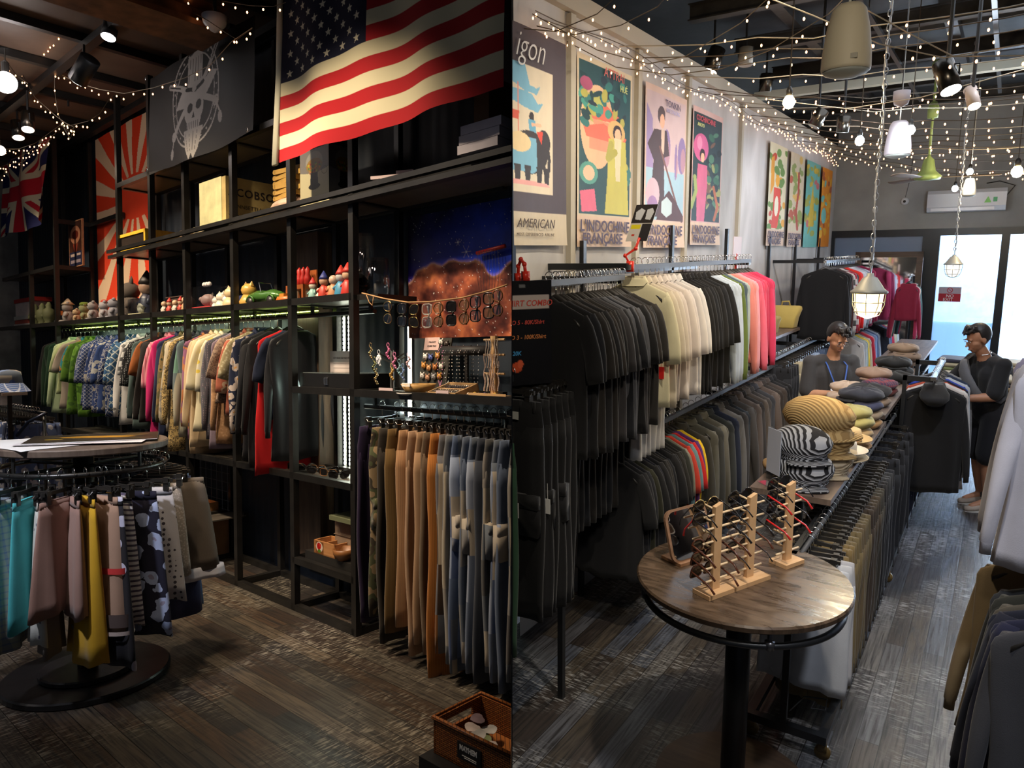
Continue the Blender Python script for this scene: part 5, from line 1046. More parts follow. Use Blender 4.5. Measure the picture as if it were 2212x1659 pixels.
# magnet board
xb_ = jp(925, 2.95, 750); t = thing('magnet_board', 'leaning black board covered with little dog head magnets', 'display board', (xb_, 2.97, Z3), .0, rx=-.18); mb = MB(); mb.box((-.125, 0, 0), (.125, .008, .34)); mb.part('board_sheet', plain((.03, .028, .022), .5, 0, 'black_board'), t); mb = MB(); mb.box((-.115, -.003, .265), (.02, 0, .345)); mb.part('price_card', plain((.6, .42, .4), .6, 0, 'pink_card'), t); lettering('MAGNET', .016, INK, t, frame_M((-.075, -.004, .31), (1, 0, 0), (0, 0, 1))); lettering('45.000 VND', .016, INK, t, frame_M((-.085, -.004, .285), (1, 0, 0), (0, 0, 1)))
DG = [(.7, .68, .65), (.05, .035, .03), (.72, .7, .68), (.08, .12, .4), (.65, .3, .08), (.62, .28, .06), (.6, .3, .12), (.55, .2, .05), (.7, .68, .62), (.68, .66, .64), (.5, .26, .16), (.35, .35, .38), (.6, .28, .04)]; PS = [(.045, .31), (.095, .30), (-.08, .22), (-.03, .215), (.03, .225), (-.085, .165), (-.035, .15), (.02, .155), (.075, .16), (-.085, .10), (-.035, .09), (.02, .095), (.07, .1)]
DN = ['white fluffy', 'black', 'white pointed-ear', 'blue and white', 'orange and white', 'tawny pointed-ear', 'light orange', 'red fox-like', 'cream curly', 'white round', 'brown big-eared', 'grey husky', 'golden floppy-eared']
for i, ((px_, pz_), c) in enumerate(zip(PS, DG)):
    q = Vector((px_, -.012, pz_)); q.rotate(Matrix.Rotation(-.18, 3, 'X')); tt = thing('dog_magnet', f'{DN[i]} dog head magnet on the black board', 'magnet', (xb_+q.x, 2.97+q.y, Z3+q.z)); m = plain(c, .4, 0, 'painted_resin'); mb = MB(); mb.ball((0, 0, 0), .02, 10, sc=(1, .55, .95)); mb.ball((0, -.010, -.005), .009, 6); mb.part('head', m, tt, True)
    for k in (-1, 1): mb = MB(); mb.tube([(k*.012, 0, .012), (k*.017, 0, .026)], [.007, .002], 6); mb.part('ear', m, tt, True)
    mb = MB(); mb.ball((-.007, -.0105, .004), .0024, 5); mb.ball((.007, -.0105, .004), .0024, 5); mb.ball((0, -.019, -.003), .003, 5); mb.part('face', DARKM, tt)
# ring tray
t = thing('ring_tray', 'tilted pale wood ring display tray filled with silver rings', 'tray', (jp(975, 2.78, 810), 2.80, Z3), rx=.28); lw = wood((.68, .44, .22), (.55, .33, .15), 'pale_beech', (3, 14, 3)); mb = MB(); mb.box((-.115, -.09, 0), (.115, .09, .012)); mb.box((-.115, -.09, 0), (-.108, .09, .05)); mb.box((.108, -.09, 0), (.115, .09, .05)); mb.box((-.115, -.09, 0), (.115, -.083, .05)); mb.box((-.115, .083, 0), (.115, .09, .05)); mb.box((-.108, -.004, .012), (.108, .004, .045)); mb.part('tray_frame', lw, t); mb = MB(); mb.box((-.108, -.083, .012), (.108, -.004, .034)); mb.box((-.108, .004, .012), (.108, .083, .034)); mb.part('ring_pad', plain((.015, .010, .012), .9, 0, 'velvet'), t)
rm_ = None
for i in range(36):
    r0, c0 = divmod(i, 12); yy_ = (-.06, -.03, .04)[r0]+.0; q = Vector((-.095+c0*.0172, yy_, .040)); q.rotate(Matrix.Rotation(.28, 3, 'X'))
    me = gm(('ring',), lambda: (lambda m_: (m_.tube([(.0085*cos(a), 0, .0085*sin(a)) for a in np.linspace(0, 2*PI, 12, endpoint=False)], .0016, 5, closed=True), m_.ball((0, 0, .0095), .0035, 5), m_.mesh('ring', [CHROME], True))[2])(MB()))
    o = bpy.data.objects.new('silver_ring', me); COL.objects.link(o); o.location = Vector(t.location)+q; o.rotation_euler = (0, 0, .5); tag(o, f'silver ring, {nth(c0+1)} from the left in the {["front", "second", "back"][r0]} row of the ring tray', 'ring', 'rings in the ring tray'); reg(o)
# necklace bust bar and necklaces
t = thing('necklace_bar', 'black padded roll bar holding necklaces on the jewellery shelf', 'necklace stand', (jp(1005, 2.96, 740), 2.97, Z3)); mb = MB(); mb.tube([(-.20, 0, .255), (.16, 0, .255)], .028, 12); mb.part('padded_roll', plain((.010, .009, .011), .6, 0, 'black_leather'), t, True); mb = MB(); mb.box((-.01, -.005, 0), (.01, .01, .24)); mb.box((-.08, -.04, 0), (.08, .05, .012)); mb.part('foot', DARKM, t)
for i, (dx, m, w_) in enumerate(((-.185, plain((.6, .25, .45), .4, 0, 'lilac_beads'), 'pink and white bead necklace'), (-.125, CHROME, 'silver chain with a bar pendant'), (-.06, CHROME, 'twisted silver chain'), (0.0, CHROME, 'silver link necklace with charms'), (.06, DARKM, 'black bead necklace'), (.115, plain((.3, .3, .32), .3, .6, 'grey_beads'), 'grey and black bead necklace'))):
    mb = MB(); Y0 = 2.97-.034; P = [(-.02, .034, .06), (-.02, 0, .02), (-.022, -.0, -.06), (-.012, -.0, -.15), (0, 0, -.18), (.012, 0, -.15), (.022, 0, -.06), (.02, 0, .02), (.02, .034, .06)]
    for (a_, b_) in zip(P[:-1], P[1:]):
        for f in (0, .25, .5, .75): q = Vector(a_).lerp(Vector(b_), f); mb.ball(q, .0042, 5)
    mb.solo('necklace', m, f'{w_} draped over the black roll bar', 'necklace', (jp(1005, 2.96, 740)+dx, Y0-.004, Z3+.225), smooth=True)
# peg stand with strands
xp_ = jp(1062, 2.78, 760); t = thing('bracelet_peg_stand', 'upright pale wood peg stand hung with white bead strands', 'stand', (xp_, 2.80, Z3)); mb = MB(); mb.box((-.017, -.012, .0), (.017, .012, .33)); mb.part('post', lw, t); mb = MB(); mb.box((-.07, -.06, 0), (.07, .06, .014)); mb.part('base', lw, t)
for z in (.12, .22, .30): mb = MB(); mb.tube([(-.075, 0, z+.01), (.075, 0, z+.01)], .006, 7); mb.part('peg', lw, t)
for i in range(14):
    a_ = -.045+.09*(i % 5)/4; z = (.31, .23, .13)[i % 3]; mb = MB(); ln = .16+.06*((i*7) % 3)
    if z-ln < .02: ln = z-.03
    for k in range(int(ln/.007)): mb.ball((.004*sin(k*.5+i), 0, -k*.007), .0038, 5)
    mb.solo('bead_strand', plain([(.68, .6, .55), (.6, .45, .4), (.7, .66, .6)][i % 3], .3, 0, 'pearl_beads'), ['white pearl', 'rosy', 'cream'][i % 3]+f' bead strand, {nth(i//3+1)} on the {["top", "middle", "lowest"][i % 3]} peg of the wooden stand', 'bead strand', (xp_+a_, 2.80-.016-.006*(i//5), Z3+z), 0, 'bead strands')
mb = MB(); xq = jp(1065, 2.70, 850); mb.prism([(-.17, 0), (XW(2.70)-xq-.03, 0), (XW(2.72)-xq-.03, .02), (-.17, .02)], 0, .03); mb.box((-.17, .0, .0), (XW(2.8)-xq-.03, .09, .006)); mb.solo('pale_board', lw, 'pale wooden board with jewellery at the front of the shelf beside the screen', 'board', (xq, 2.69, Z3), smooth=False)
for i in range(9): mb = MB(); mb.ball((0, 0, .01), .011+.004*(i % 2), 7); mb.solo('gemstone', plain([(.5, .25, .1), (.06, .04, .12), (.6, .45, .35), (.55, .35, .08)][i % 4], .15, 0, 'polished_stone'), ['amber', 'dark violet', 'pale', 'honey'][i % 4]+f' stone, {nth(i+1)} from the left in the row behind the pale board', 'gemstone', (-2.86+i*.038, 2.775+.01*(i % 2), Z3+.006), 0, 'stones behind the pale board', True)
t = thing('white_dish', 'flat white oval dish with small rings in front of the wooden bowl', 'dish', (jp(880, 2.70, 835), 2.712, Z3)); mb = MB(); mb.lathe([(0, 0), (.05, 0), (.075, .012), (.07, .013), (0, .004)], 24); mb.part('dish_body', plain((.7, .68, .66), .2, 0, 'porcelain'), t, True)
for u, w_, lb, wd in ((833, .13, 'pink-edged white price label standing at the left end of the jewellery shelf', 0), (955, .10, 'white price label in front of the ring tray', 0)):
    t = thing('price_label', lb, 'label', (jp(u, 2.69, 840), 2.69, Z3)); mb = MB(); mb.box((-w_/2, 0, 0), (w_/2, .003, .036)); mb.part('label_card', plain((.62, .48, .5), .6, 0, 'pinkish_card'), t); mb = MB(); mb.box((-w_*.4, -.001, .016), (w_*.4, 0, .021)); mb.part('print_line', GI, t)
t = thing('earring_tray', 'low black tray of silver earrings between the bowl and the pale board', 'tray', (jp(940, 2.71, 835), 2.73, Z3)); mb = MB(); mb.box((-.11, -.03, 0), (.11, .03, .014)); mb.part('tray_body', DARKM, t)
for i in range(10): mb = MB(); mb.ball((-.095+i*.021, 0, .018), .006, 5); mb.ball((-.09+i*.021, .014, .018), .004, 5); mb.part('earring', CHROME, t, True)
t = thing('leafy_pendants', 'bunch of thin silver chains hanging from a red rod over the nebula print', 'necklace display', (L(1060, 575, Y=3.05).x, 3.06, 2.36)); mb = MB(); mb.tube([(-.12, 0, 0), (XW(3.06)+2.0-2.0-L(1060, 575, Y=3.05).x-.05, 0, .02)], .012, 8); mb.part('red_rod', plain((.35, .02, .02), .4, 0, 'red_velvet'), t, True)
for i in range(8): mb = MB(); mb.tube([(-.10+i*.022, -.012, .01), (-.11+i*.026, -.013, -.12), (-.09+i*.02, -.012, -.22-.02*(i % 3))], .0014, 4); mb.part('chain', CHROME, t)
# under the jewellery shelf: sunglasses tray, tray shelf items
Z4 = .915+.026
for i in range(9):
    x = lx(650+i*12, 2.85, 1000); glasses('sunglasses', f'folded dark sunglasses, {nth(i+1)} from the left on the low shelf beside the trousers', (min(x, POSTS[7]-.03), 2.80+.05*(i % 2), Z4+.028), (0, 0, .3+.4*(i % 3)), RIMK if i % 3 else RIMT, LENS, ['square', 'round', 'cat'][i % 3], True, 'sunglasses on the low shelf')
Z5 = .33+.026
CD2 = plain((.22, .15, .10), .8, 0, 'dull_card', var=.15)
mb = MB(); mb.box((-.14, -.1, 0), (.14, .1, .23)); mb.box((-.15, -.104, .12), (.142, .102, .125)); mb.solo('cardboard_box', CD2, 'plain cardboard box on the lowest shelf behind the little wooden crate', 'box', (-3.98, 2.93, Z5+.075))
mb = MB(); mb.box((-.2, -.16, 0), (.2, .15, .03)); mb.solo('green_topped_board', plain((.12, .13, .07), .6, 0, 'olive_board'), 'olive topped board lying on the cardboard box of the lowest shelf', 'board', (-3.90, 2.93, Z5+.308))
mb = MB(); mb.box((-.30, -.15, 0), (.30, .15, .07)); mb.solo('black_tray', DARKM, 'black tray raised on the lowest shelf under the little wooden crate', 'tray', (-4.03, 2.88, Z5))
t = thing('wooden_crate', 'little wooden crate with a painted red and white flower on its end', 'crate', (-4.10, 2.80, Z5+.071), .0); wc = wood((.5, .24, .09), (.36, .15, .05), 'crate_wood'); mb = MB()
for a_, b_ in (((-.12, -.07, 0), (.12, .07, .01)), ((-.12, -.07, 0), (.12, -.06, .09)), ((-.12, .06, 0), (.12, .07, .09)), ((-.12, -.07, 0), (-.11, .07, .09)), ((.11, -.07, 0), (.12, .07, .09)), ((-.005, -.06, 0), (.005, .06, .085))): mb.box(a_, b_)
mb.part('crate_body', wc, t); A = Art(40, 40, '6f4522'); A.ell(.5, .45, .42, .42, 'c8b8a8'); A.ell(.45, .4, .25, .3, 'a01010'); A.ell(.62, .3, .14, .14, 'b83020'); A.ell(.5, .78, .2, .14, '4a6a20'); printed('painted_flower', A, lambda U, V: (-.10+.09*U, -.0715+0*U, .085-.08*V), GLOSSY, t)
t = thing('clay_bowl', 'small brown clay bowl beside the wooden crate', 'bowl', (-3.92, 2.76, Z5+.071)); mb = MB(); mb.lathe([(0, 0), (.04, 0), (.07, .04), (.075, .075), (.068, .075), (.055, .03), (0, .012)], 20); mb.part('bowl_body', plain((.25, .10, .03), .4, 0, 'brown_clay', var=.2), t, True)
# floor level behind the round rack
Z6 = .38+.026
mb = MB(); mb.box((-.33, -.14, 0), (.30, .16, .34)); mb.solo('cardboard_box', plain((.24, .12, .05), .7, 0, 'brown_card2', var=.2), 'brown cardboard box on the floor rail behind the round rack', 'box', (-6.28, 2.86, .046))
t = thing('wooden_tray', 'long shallow wooden tray with handle on the shelf above the floor box', 'tray', (-6.3, 2.86, Z6)); mb = MB(); mb.box((-.22, -.12, 0), (.22, .12, .012)); mb.box((-.22, -.12, 0), (.22, -.11, .08)); mb.box((-.22, .11, 0), (.22, .12, .08)); mb.box((-.22, -.12, 0), (-.21, .12, .08)); mb.box((.21, -.12, 0), (.22, .12, .08)); mb.part('tray_body', wc, t); mb = MB(); mb.tube([(-.21, 0, .08), (-.15, 0, .14), (.15, 0, .14), (.21, 0, .08)], .008, 6); mb.part('handle', wc, t)
mb = MB()
for k in range(6): mb.tube([(-.25+k*.1, 0, 0), (-.25+k*.1, 0, .42)], .003, 4); mb.tube([(-.27, 0, .02+k*.08), (.28, 0, .02+k*.08)], .003, 4)
mb.solo('wire_grid', plain((.12, .13, .15), .4, .5, 'grid_wire'), 'wire grid panel standing behind the wooden tray', 'rack', (-6.2, 3.0, Z6))
# basket on its black stand beside the screen
BX0, BX1, BY0, BY1, BZ = -1.94, -1.50, 1.75, 2.0, .30
mr, t_, b_ = nt('wicker', .55); co = coords(t_, (1, 1, 1)); wv = N(t_, 'ShaderNodeTexBrick', offset=.5); mp = t_.nodes.new('ShaderNodeVectorMath'); mp.operation = 'MULTIPLY'; mp.inputs[1].default_value = (1, 1, 1)
sp = N(t_, 'ShaderNodeSeparateXYZ'); t_.links.new(co, sp.inputs[0]); cbn = N(t_, 'ShaderNodeCombineXYZ'); t_.links.new(math_(t_, 'ADD', sp.outputs[0], sp.outputs[1]), cbn.inputs[0]); t_.links.new(sp.outputs[2], cbn.inputs[1]); t_.links.new(cbn.outputs[0], wv.inputs[0])
wv.inputs['Scale'].default_value = 1; wv.inputs['Brick Width'].default_value = .022; wv.inputs['Row Height'].default_value = .0075; wv.inputs['Mortar Size'].default_value = .0016; wv.inputs['Color1'].default_value = (.48, .16, .03, 1); wv.inputs['Color2'].default_value = (.30, .08, .015, 1); wv.inputs['Mortar'].default_value = (.05, .015, .005, 1)
t_.links.new(wv.outputs[0], b_.inputs['Base Color']); bump(t_, b_, wv.outputs['Fac'], -.9, .004)
t = thing('wicker_basket', 'orange brown wicker basket full of stickers with a black shop label', 'basket', (BX0, BY0, BZ)); bw_, bd = BX1-BX0, BY1-BY0
def wall_(p, q, name='basket_wall', zt=.13):
    mb = MB(); d = (Vector(q)-Vector(p)); L_ = d.length; d.normalize(); nrm_ = Vector((-d.y, d.x, 0)); Mx = Matrix(((d.x, nrm_.x, 0, p[0]), (d.y, nrm_.y, 0, p[1]), (0, 0, 1, 0), (0, 0, 0, 1)))
    if name == 'handle_wall':
        for a_, b2 in (((0, 0, 0), (L_, .012, .07)), ((0, 0, .07), (L_*.22, .012, .105)), ((L_*.78, 0, .07), (L_, .012, .105)), ((0, 0, .105), (L_, .012, zt))): mb.box(a_, b2, M=Mx)
    else: mb.box((0, 0, 0), (L_, .012, zt), M=Mx)
    o = mb.part(name, mr, t); return o
wall_((0, 0, 0), (bw_, 0, 0)); wall_((0, bd, 0), (0, 0, 0), 'handle_wall'); wall_((bw_, bd-.0, 0), (0, bd, 0)); mb = MB(); mb.box((0, 0, 0), (bw_, bd, .012)); mb.part('basket_floor', mr, t)
mb = MB(); mb.tube([(bw_, .0, .132), (0, 0, .132), (0, bd, .132), (bw_, bd, .132)], .009, 8); mb.part('rim', mr, t, True)
mb = MB(); mb.box((.13, -.006, .035), (.245, 0, .095)); mb.part('shop_label', plain((.010, .010, .012), .5, 0, 'black_label'), t); lettering('MAYHEM', .026, WHITE, t, frame_M((.142, -.0065, .068), (1, 0, 0), (0, 0, 1)), bold=.0009, sx=.82)
mb = MB(); mb.box((.155, -.0075, .05), (.225, -.006, .052)); mb.box((.165, -.0075, .044), (.225, -.006, .0455)); mb.part('label_lines', WHITE, t); clip(t, .004)
for i in range(16):
    A_ = i*1.9; x = BX0+.06+.27*((i*37) % 16)/16; y = BY0+.05+.15*((i*23) % 16)/16
    if x*ML[0, 0]+y*ML[1, 0] > -.07: continue
    mb = MB(); mb.prism([(.032*cos(a), .026*sin(a)*(1+.2*sin(3*a))) for a in np.linspace(0, 2*PI, 12, endpoint=False)], 0, .0015); c = [(.6, .5, .46), (.25, .3, .14), (.5, .3, .3), (.2, .14, .16), (.6, .58, .55)][i % 5]
    mb.solo('sticker', plain(c, .3, 0, 'glossy_sticker', var=.5), ['cream', 'greenish', 'pink', 'dark brown', 'white'][i % 5]+' glossy sticker in the wicker basket', 'sticker', (x, y, BZ+.055+.003*i), A_, 'stickers in the basket '+'abcde'[i % 5], rx=.15*sin(A_), ry=.15*cos(A_))
mb = MB(); mb.prism([(-1.965, 1.70), (XW(1.70)-.01, 1.70), (XW(2.02)-.01, 2.02), (-1.965, 2.02)], 0, BZ-.001); mb.solo('black_plinth', plain((.012, .012, .013), .45, 0, 'black_plinth'), 'black block stand under the wicker basket at the front', 'plinth')
# ================================================================ MENSWEAR ROOM: posters
room('R'); CAM_ = plain((.10, .08, .085), .7)
PAPER = attr_mat('printed_poster', .6)
def poster(u0, u1, vt, vb, art, label, name='poster', top=None, curl=.03, texts=(), side_u=None):
    a = R(u0, vb, X=WX+.03); b_ = R(u1, vb, X=WX+.03); zt = R(u0, vt, X=WX+.03).z; zb = (a.z+b_.z)/2
    y0, y1 = a.y, b_.y; h = zt-zb; t = thing(name, label, 'poster', (WX+.03, y0, zb))
    printed('poster_sheet', art, lambda U, V: (.006+.004*np.sin(5*U+2*V)+curl*np.clip(V-.85, 0, 1)**2*10*(.4+U), (y1-y0)*U, h*(1-V)), PAPER, t)
    for s, size, col, fu, fv, kw in texts:
        lettering(s, size*h, col, t, frame_M((.016+curl*max(0, (1-fv)-.85)**2*10*.9+.004, fu*(y1-y0), fv*h), (0, 1, 0), (0, 0, 1)), **kw)
    return t, y1-y0, h
PURP = plain((.07, .05, .09), .7, 0, 'plum_ink'); CORAL = plain((.5, .10, .08), .7, 0, 'coral_ink'); DKBR = plain((.05, .03, .025), .7, 0, 'brown_ink'); YINK = plain((.6, .6, .2), .7, 0, 'yellow_ink'); CHALK = plain((.6, .58, .56), .7, 0, 'chalk_ink')
# elephant poster (runs behind the screen, only its right half is in this room)
A = Art(110, 230, '453a3f'); A.rect(0, .17, .74, .72, 'cdbfa6')
A.poly([(0, .17), (.22, .17), (.30, .255), (.42, .26), (.5, .245), (.43, .29), (.2, .285), (0, .26)], '6fa3bb'); A.poly([(0, .285), (.33, .29), (.45, .33), (.55, .32), (.45, .37), (.2, .36), (0, .34)], '6fa3bb')
A.line([(.1, .26), (.1, .5)], .006, 'd08070'); A.poly([(.0, .38), (.12, .385), (.1, .42), (0, .42)], 'c8503a'); A.ell(.33, .395, .045, .022, '2a2022'); A.poly([(.27, .41), (.4, .41), (.42, .47), (.3, .49)], '5f9ab5'); A.line([(.34, .43), (.5, .425)], .016, 'd9a98c')
A.ell(.30, .56, .34, .10, '2a2324'); A.ell(.56, .505, .13, .062, '2a2324'); A.poly([(.42, .46), (.55, .45), (.52, .515)], 'c8402c'); A.line([(.64, .52), (.67, .58), (.66, .63), (.6, .645), (.57, .62)], .028, '2a2324')
A.poly([(0, .49), (.42, .49), (.44, .64), (.36, .655), (0, .65)], '6fa3bb'); A.ell(.12, .52, .2, .045, 'd8bf90')
for x in (.02, .2, .42, .56): A.poly([(x, .62), (x+.12, .62), (x+.1, .70), (x+.02, .70)], '2a2324')
A.poly([(0, .69), (.62, .695), (.72, .72), (0, .72)][::-1], 'd89a94'); A.rect(0, .715, .74, .75, 'cdbfa6'); A.rect(0, .84, 1, 1, 'b9ab93'); A.noise(.06, 20, 1)
yA = R(1106, 530, X=WX+.03).y
t, w_, h_ = poster(1107, 1221, 45, 530, A, 'elephant and rider travel poster on the plaster wall beside the dividing screen', curl=.02,
    texts=(('AMERICAN', .062, DKBR, .03, .085, dict(shear=.25, sx=1.05, spacing=1.1)), ('MOST EXPERIENCED AIRLINE', .021, DKBR, .02, .045, dict(sx=1.0, spacing=1.3)), ('igon', .17, CHALK, .02, .855, dict(shear=.4, sx=.9, bold=-.002))))
def indo(A): A.rect(0, .83, 1, 1, 'c3a890'); return A
TX = lambda a, b_=(): (("L'INDOCHINE", .088, PURP, .03, .085, dict(sx=1.13, bold=.0022)), ('FRANÇAISE', .082, PURP, .06, .018, dict(sx=1.2, bold=.0022)))+tuple(b_)
# lady in yellow among pagodas
A = Art(120, 300, 'bfae92'); A.rect(.03, .03, .97, .82, '1f4448'); r_ = np.random.RandomState(3)
A.ell(.35, .35, .3, .22, 'cfa984'); A.ell(.3, .25, .2, .08, 'a9a858'); A.poly([(.2, .27), (.5, .22), (.8, .27), (.75, .3), (.25, .31)], 'd0654e'); A.poly([(.25, .31), (.75, .31), (.72, .36), (.3, .36)], 'd98a6c'); A.poly([(.1, .36), (.45, .32), (.9, .37), (.85, .41), (.15, .41)], 'd0654e'); A.rect(.2, .41, .75, .47, 'd98a6c')
for i in range(46): x, y = r_.rand(2); A.ell(.05+.9*x, .05+.75*y*(1 if x > .75 or y < .3 else .4), .05+.06*r_.rand(), .012+.012*r_.rand(), ['17383c', '2f6b66', '3f8a7c', '1a2c38', 'a8a04a'][i % 5], ang=r_.rand()*3)
A.ell(.2, .60, .16, .06, '4f8f80'); A.ell(.2, .60, .1, .04, 'd9b090'); A.poly([(.05, .7), (.3, .68), (.35, .8), (.08, .81)], 'cf5f78'); A.ell(.15, .14, .1, .035, 'a04a68'); A.line([(.8, .4), (.78, .5), (.84, .6), (.8, .7)], .03, 'b0506c')
A.ell(.70, .345, .17, .06, 'c9a468', ang=.3); A.ell(.72, .35, .085, .045, '2a1c20'); A.ell(.73, .36, .06, .035, 'e2b08e'); A.poly([(.55, .39), (.88, .39), (.92, .60), (.95, .81), (.5, .81), (.54, .6)], 'b9b04e'); A.poly([(.66, .38), (.8, .38), (.78, .62), (.7, .62)], 'cfc6a0'); A.line([(.6, .42), (.55, .5), (.68, .46)], .05, 'a39c44'); indo(A); A.noise(.08, 14, 2)
poster(1243, 1359, 110, 533, A, 'poster of a lady in a long yellow dress before red pagodas', texts=TX(.5, (('HUÉ', .05, YINK, .72, .88, dict(sx=1)), ('ATTRAI', .07, CORAL, .42, .93, dict(sx=1.1)))))
A = Art(110, 300, 'bfa394'); A.rect(.04, .04, .96, .82, 'b8a0a0'); A.poly([(.04, .12), (.16, .2), (.2, .5), (.04, .55)], '8d7aa0'); A.rect(.04, .5, .96, .82, '8fa9b5')
for x, y, w in ((.5, .36, .1), (.9, .38, .1), (.75, .43, .03)): A.ell(x, y, w, .12, '7d6a92'); A.ell(x+.03, y+.03, w*.6, .08, 'a07a88')
A.ell(.36, .165, .09, .055, '4a3a3c'); A.ell(.38, .20, .055, .045, 'c99a80'); A.poly([(.2, .26), (.5, .25), (.58, .4), (.45, .42), (.5, .8), (.12, .8), (.2, .45), (.06, .36)], '43353a'); A.poly([(.36, .25), (.45, .25), (.44, .4), (.38, .4)], 'b8a090'); A.line([(.34, .36), (.6, .55), (.93, .82)], .022, '6a4a44'); A.ell(.2, .66, .16, .10, 'b597a0'); A.ell(.2, .73, .12, .06, '8a6a90'); A.poly([(.4, .7), (.6, .62), (.8, .7), (.96, .78), (.96, .82), (.3, .82)], '4a3034'); A.poly([(.42, .7), (.55, .665), (.68, .7), (.68, .77), (.55, .80), (.42, .77)], 'a9b6b8'); indo(A); A.noise(.08, 12, 3)
poster(1386, 1474, 172, 535, A, 'mauve poster of a boatman holding a long pole before sea rocks', texts=TX(.42, (('TONKIN', .058, PURP, .42, .90, dict(sx=1.15)), ("BAIE D'ALONG", .035, plain((.3, .28, .45), .7, 0, 'lilac_ink'), .44, .865, dict(sx=1)))))
A = Art(100, 300, 'c09a90'); A.rect(.03, .04, .97, .82, '20343a'); r_ = np.random.RandomState(9)
for i in range(40): x, y = r_.rand(2); A.ell(.5+.45*x, .12+.65*y, .04+.08*r_.rand(), .01+.03*r_.rand(), ['2f5a48', '47705a', '8a8a58', '17262e', '6a4a3a'][i % 5], ang=r_.rand()*3)
A.ell(.28, .28, .24, .10, 'b8527c'); A.ell(.22, .25, .08, .05, 'cf7a98'); A.ell(.32, .33, .09, .045, '231a20'); A.ell(.33, .35, .06, .035, 'd8a080'); A.poly([(.18, .4), (.5, .4), (.52, .55), (.46, .82), (.2, .82), (.16, .55)], 'bd5a78'); A.line([(.02, .72), (.15, .6), (.1, .5)], .05, '8f9a5a'); A.line([(.75, .55), (.9, .7), (.8, .8)], .04, 'a0583c'); indo(A); A.noise(.1, 12, 5)
poster(1487, 1551, 222, 529, A, 'poster of a lady in pink with a parasol in dark jungle', texts=TX(.34, (('COCHINCHINE', .052, plain((.5, .06, .08), .7, 0, 'red_ink2'), .06, .905, dict(sx=1.15, bold=.001)), ('ARROYO', .035, YINK, .1, .865, dict(sx=1)))))
FAR = [(1652, 1690, 300, 531, 'far poster of a dancer with tall golden headdress, first of the four', 1, ('c8bfa0', '5f7f3a', 'c9902a', 'b03a24')),
       (1697, 1728, 322, 533, 'far poster of a slim red figure among palms, second of the four', 1, ('bfae92', '7f8a48', 'a04a30', 'c9a050')),
       (1732, 1762, 340, 534, 'far turquoise poster with a golden temple tower', 0, ('5f9a90', '8a8a3a', 'b89a30', 'b05a58')),
       (1766, 1788, 356, 533, 'far orange poster nearest the glass front', 0, ('c9781c', 'd09a30', '9a4a28', '5fa09a'))]
for k, (u0, u1, vt, vb, lb, ind, cs) in enumerate(FAR):
    A = Art(60, 200, cs[0]); r_ = np.random.RandomState(20+k)
    for i in range(34): x, y = r_.rand(2); A.ell(.05+.9*x, .05+.78*y, .06+.12*r_.rand(), .02+.03*r_.rand(), cs[1+(i % 3)] if i % 2 else cs[1], ang=r_.rand()*3)
    if k == 0: A.poly([(.1, .15), (.25, .12), (.3, .4), (.12, .5)], 'd0902c'); A.ell(.5, .35, .12, .06, 'd89a28'); A.poly([(.3, .42), (.7, .42), (.75, .6), (.6, .82), (.25, .82), (.3, .6)], 'c8402c'); A.ell(.5, .6, .12, .1, 'e0d8c0')
    if k == 1: A.line([(.6, .2), (.65, .4), (.55, .6), (.7, .8)], .07, 'a0402c')
    if k == 2: A.poly([(.5, .25), (.65, .5), (.7, .75), (.3, .75), (.36, .5)], 'b89a30')
    if k == 3: A.ell(.35, .6, .25, .1, '6fb0a8')
    if ind: indo(A)
    A.noise(.1, 10, k); poster(u0, u1, vt, vb, A, lb, texts=TX(.22) if ind else (), curl=0)
t = thing('blank_sign_card', 'small blank pinkish card standing above the far end of the shirt rail', 'card', tuple(R(1591, 553, X=-1.9)), 0); mb = MB(); mb.box((-.002, -.1, 0), (.002, .12, .16)); mb.part('card_sheet', plain((.45, .35, .34), .6, 0, 'pink_card2'), t); mb = MB(); mb.box((-.01, -.01, -.14), (.01, .01, .02)); mb.part('red_clip', plain((.6, .03, .015), .35, 0, 'red_plastic'), t)

# ================================================================ wall rails
RX1 = -1.78
def wall_system(name, label, y0, y1, zr, xr, posts, brackets):
    t = thing(name, label, 'clothes rail', (WX, y0, 0)); return t
ST2 = plain((.07, .072, .078), .6, .25, 'grey_steel_bar'); BK = plain((.015, .016, .018), .4, .2, 'black_bracket')
T1 = thing('wall_clothes_rail', 'near wall rail of dark grey steel carrying black t-shirts', 'clothes rail', (WX, 3.4, 0))
ya, yb = R(1112, 609, X=RX1).y, R(1346, 592, X=RX1).y; z1 = R(1250, 600, X=RX1).z
mb = MB(); mb.box((RX1-WX-.012, ya-3.4, z1-.03), (RX1-WX+.012, yb-3.4, z1+.0)); mb.part('rail_bar', ST2, T1)
def bracket(t, y, z, x): mb = MB(); mb.box((0.0, y-.015, z-.05), (x, y+.015, z-.012)); return mb.part('bracket_arm', BK, t)
def upright(t, y, z0=0.0, z1_=2.42): mb = MB(); mb.box((.04, y-.02, z0), (.07, y+.02, z1_)); return mb.part('upright', BK, t)
yb1 = R(1243, 560, X=WX).y
for y in (yb-3.41, ): bracket(T1, y, z1, RX1-WX)
mb = MB(); mb.box((.04, ya-3.4, z1-.08), (.06, yb1-3.4, z1-.03)); mb.part('back_beam', BK, T1); upright(T1, yb1-3.4); clip(T1, .003)
T2 = thing('wall_clothes_rail', 'second higher wall rail carrying cream, black, blue and pink tops', 'clothes rail', (WX, 4.0, 0))
yc, yd = R(1356, 573, X=RX1).y, R(1620, 563, X=RX1).y; z2 = R(1480, 566, X=RX1).z
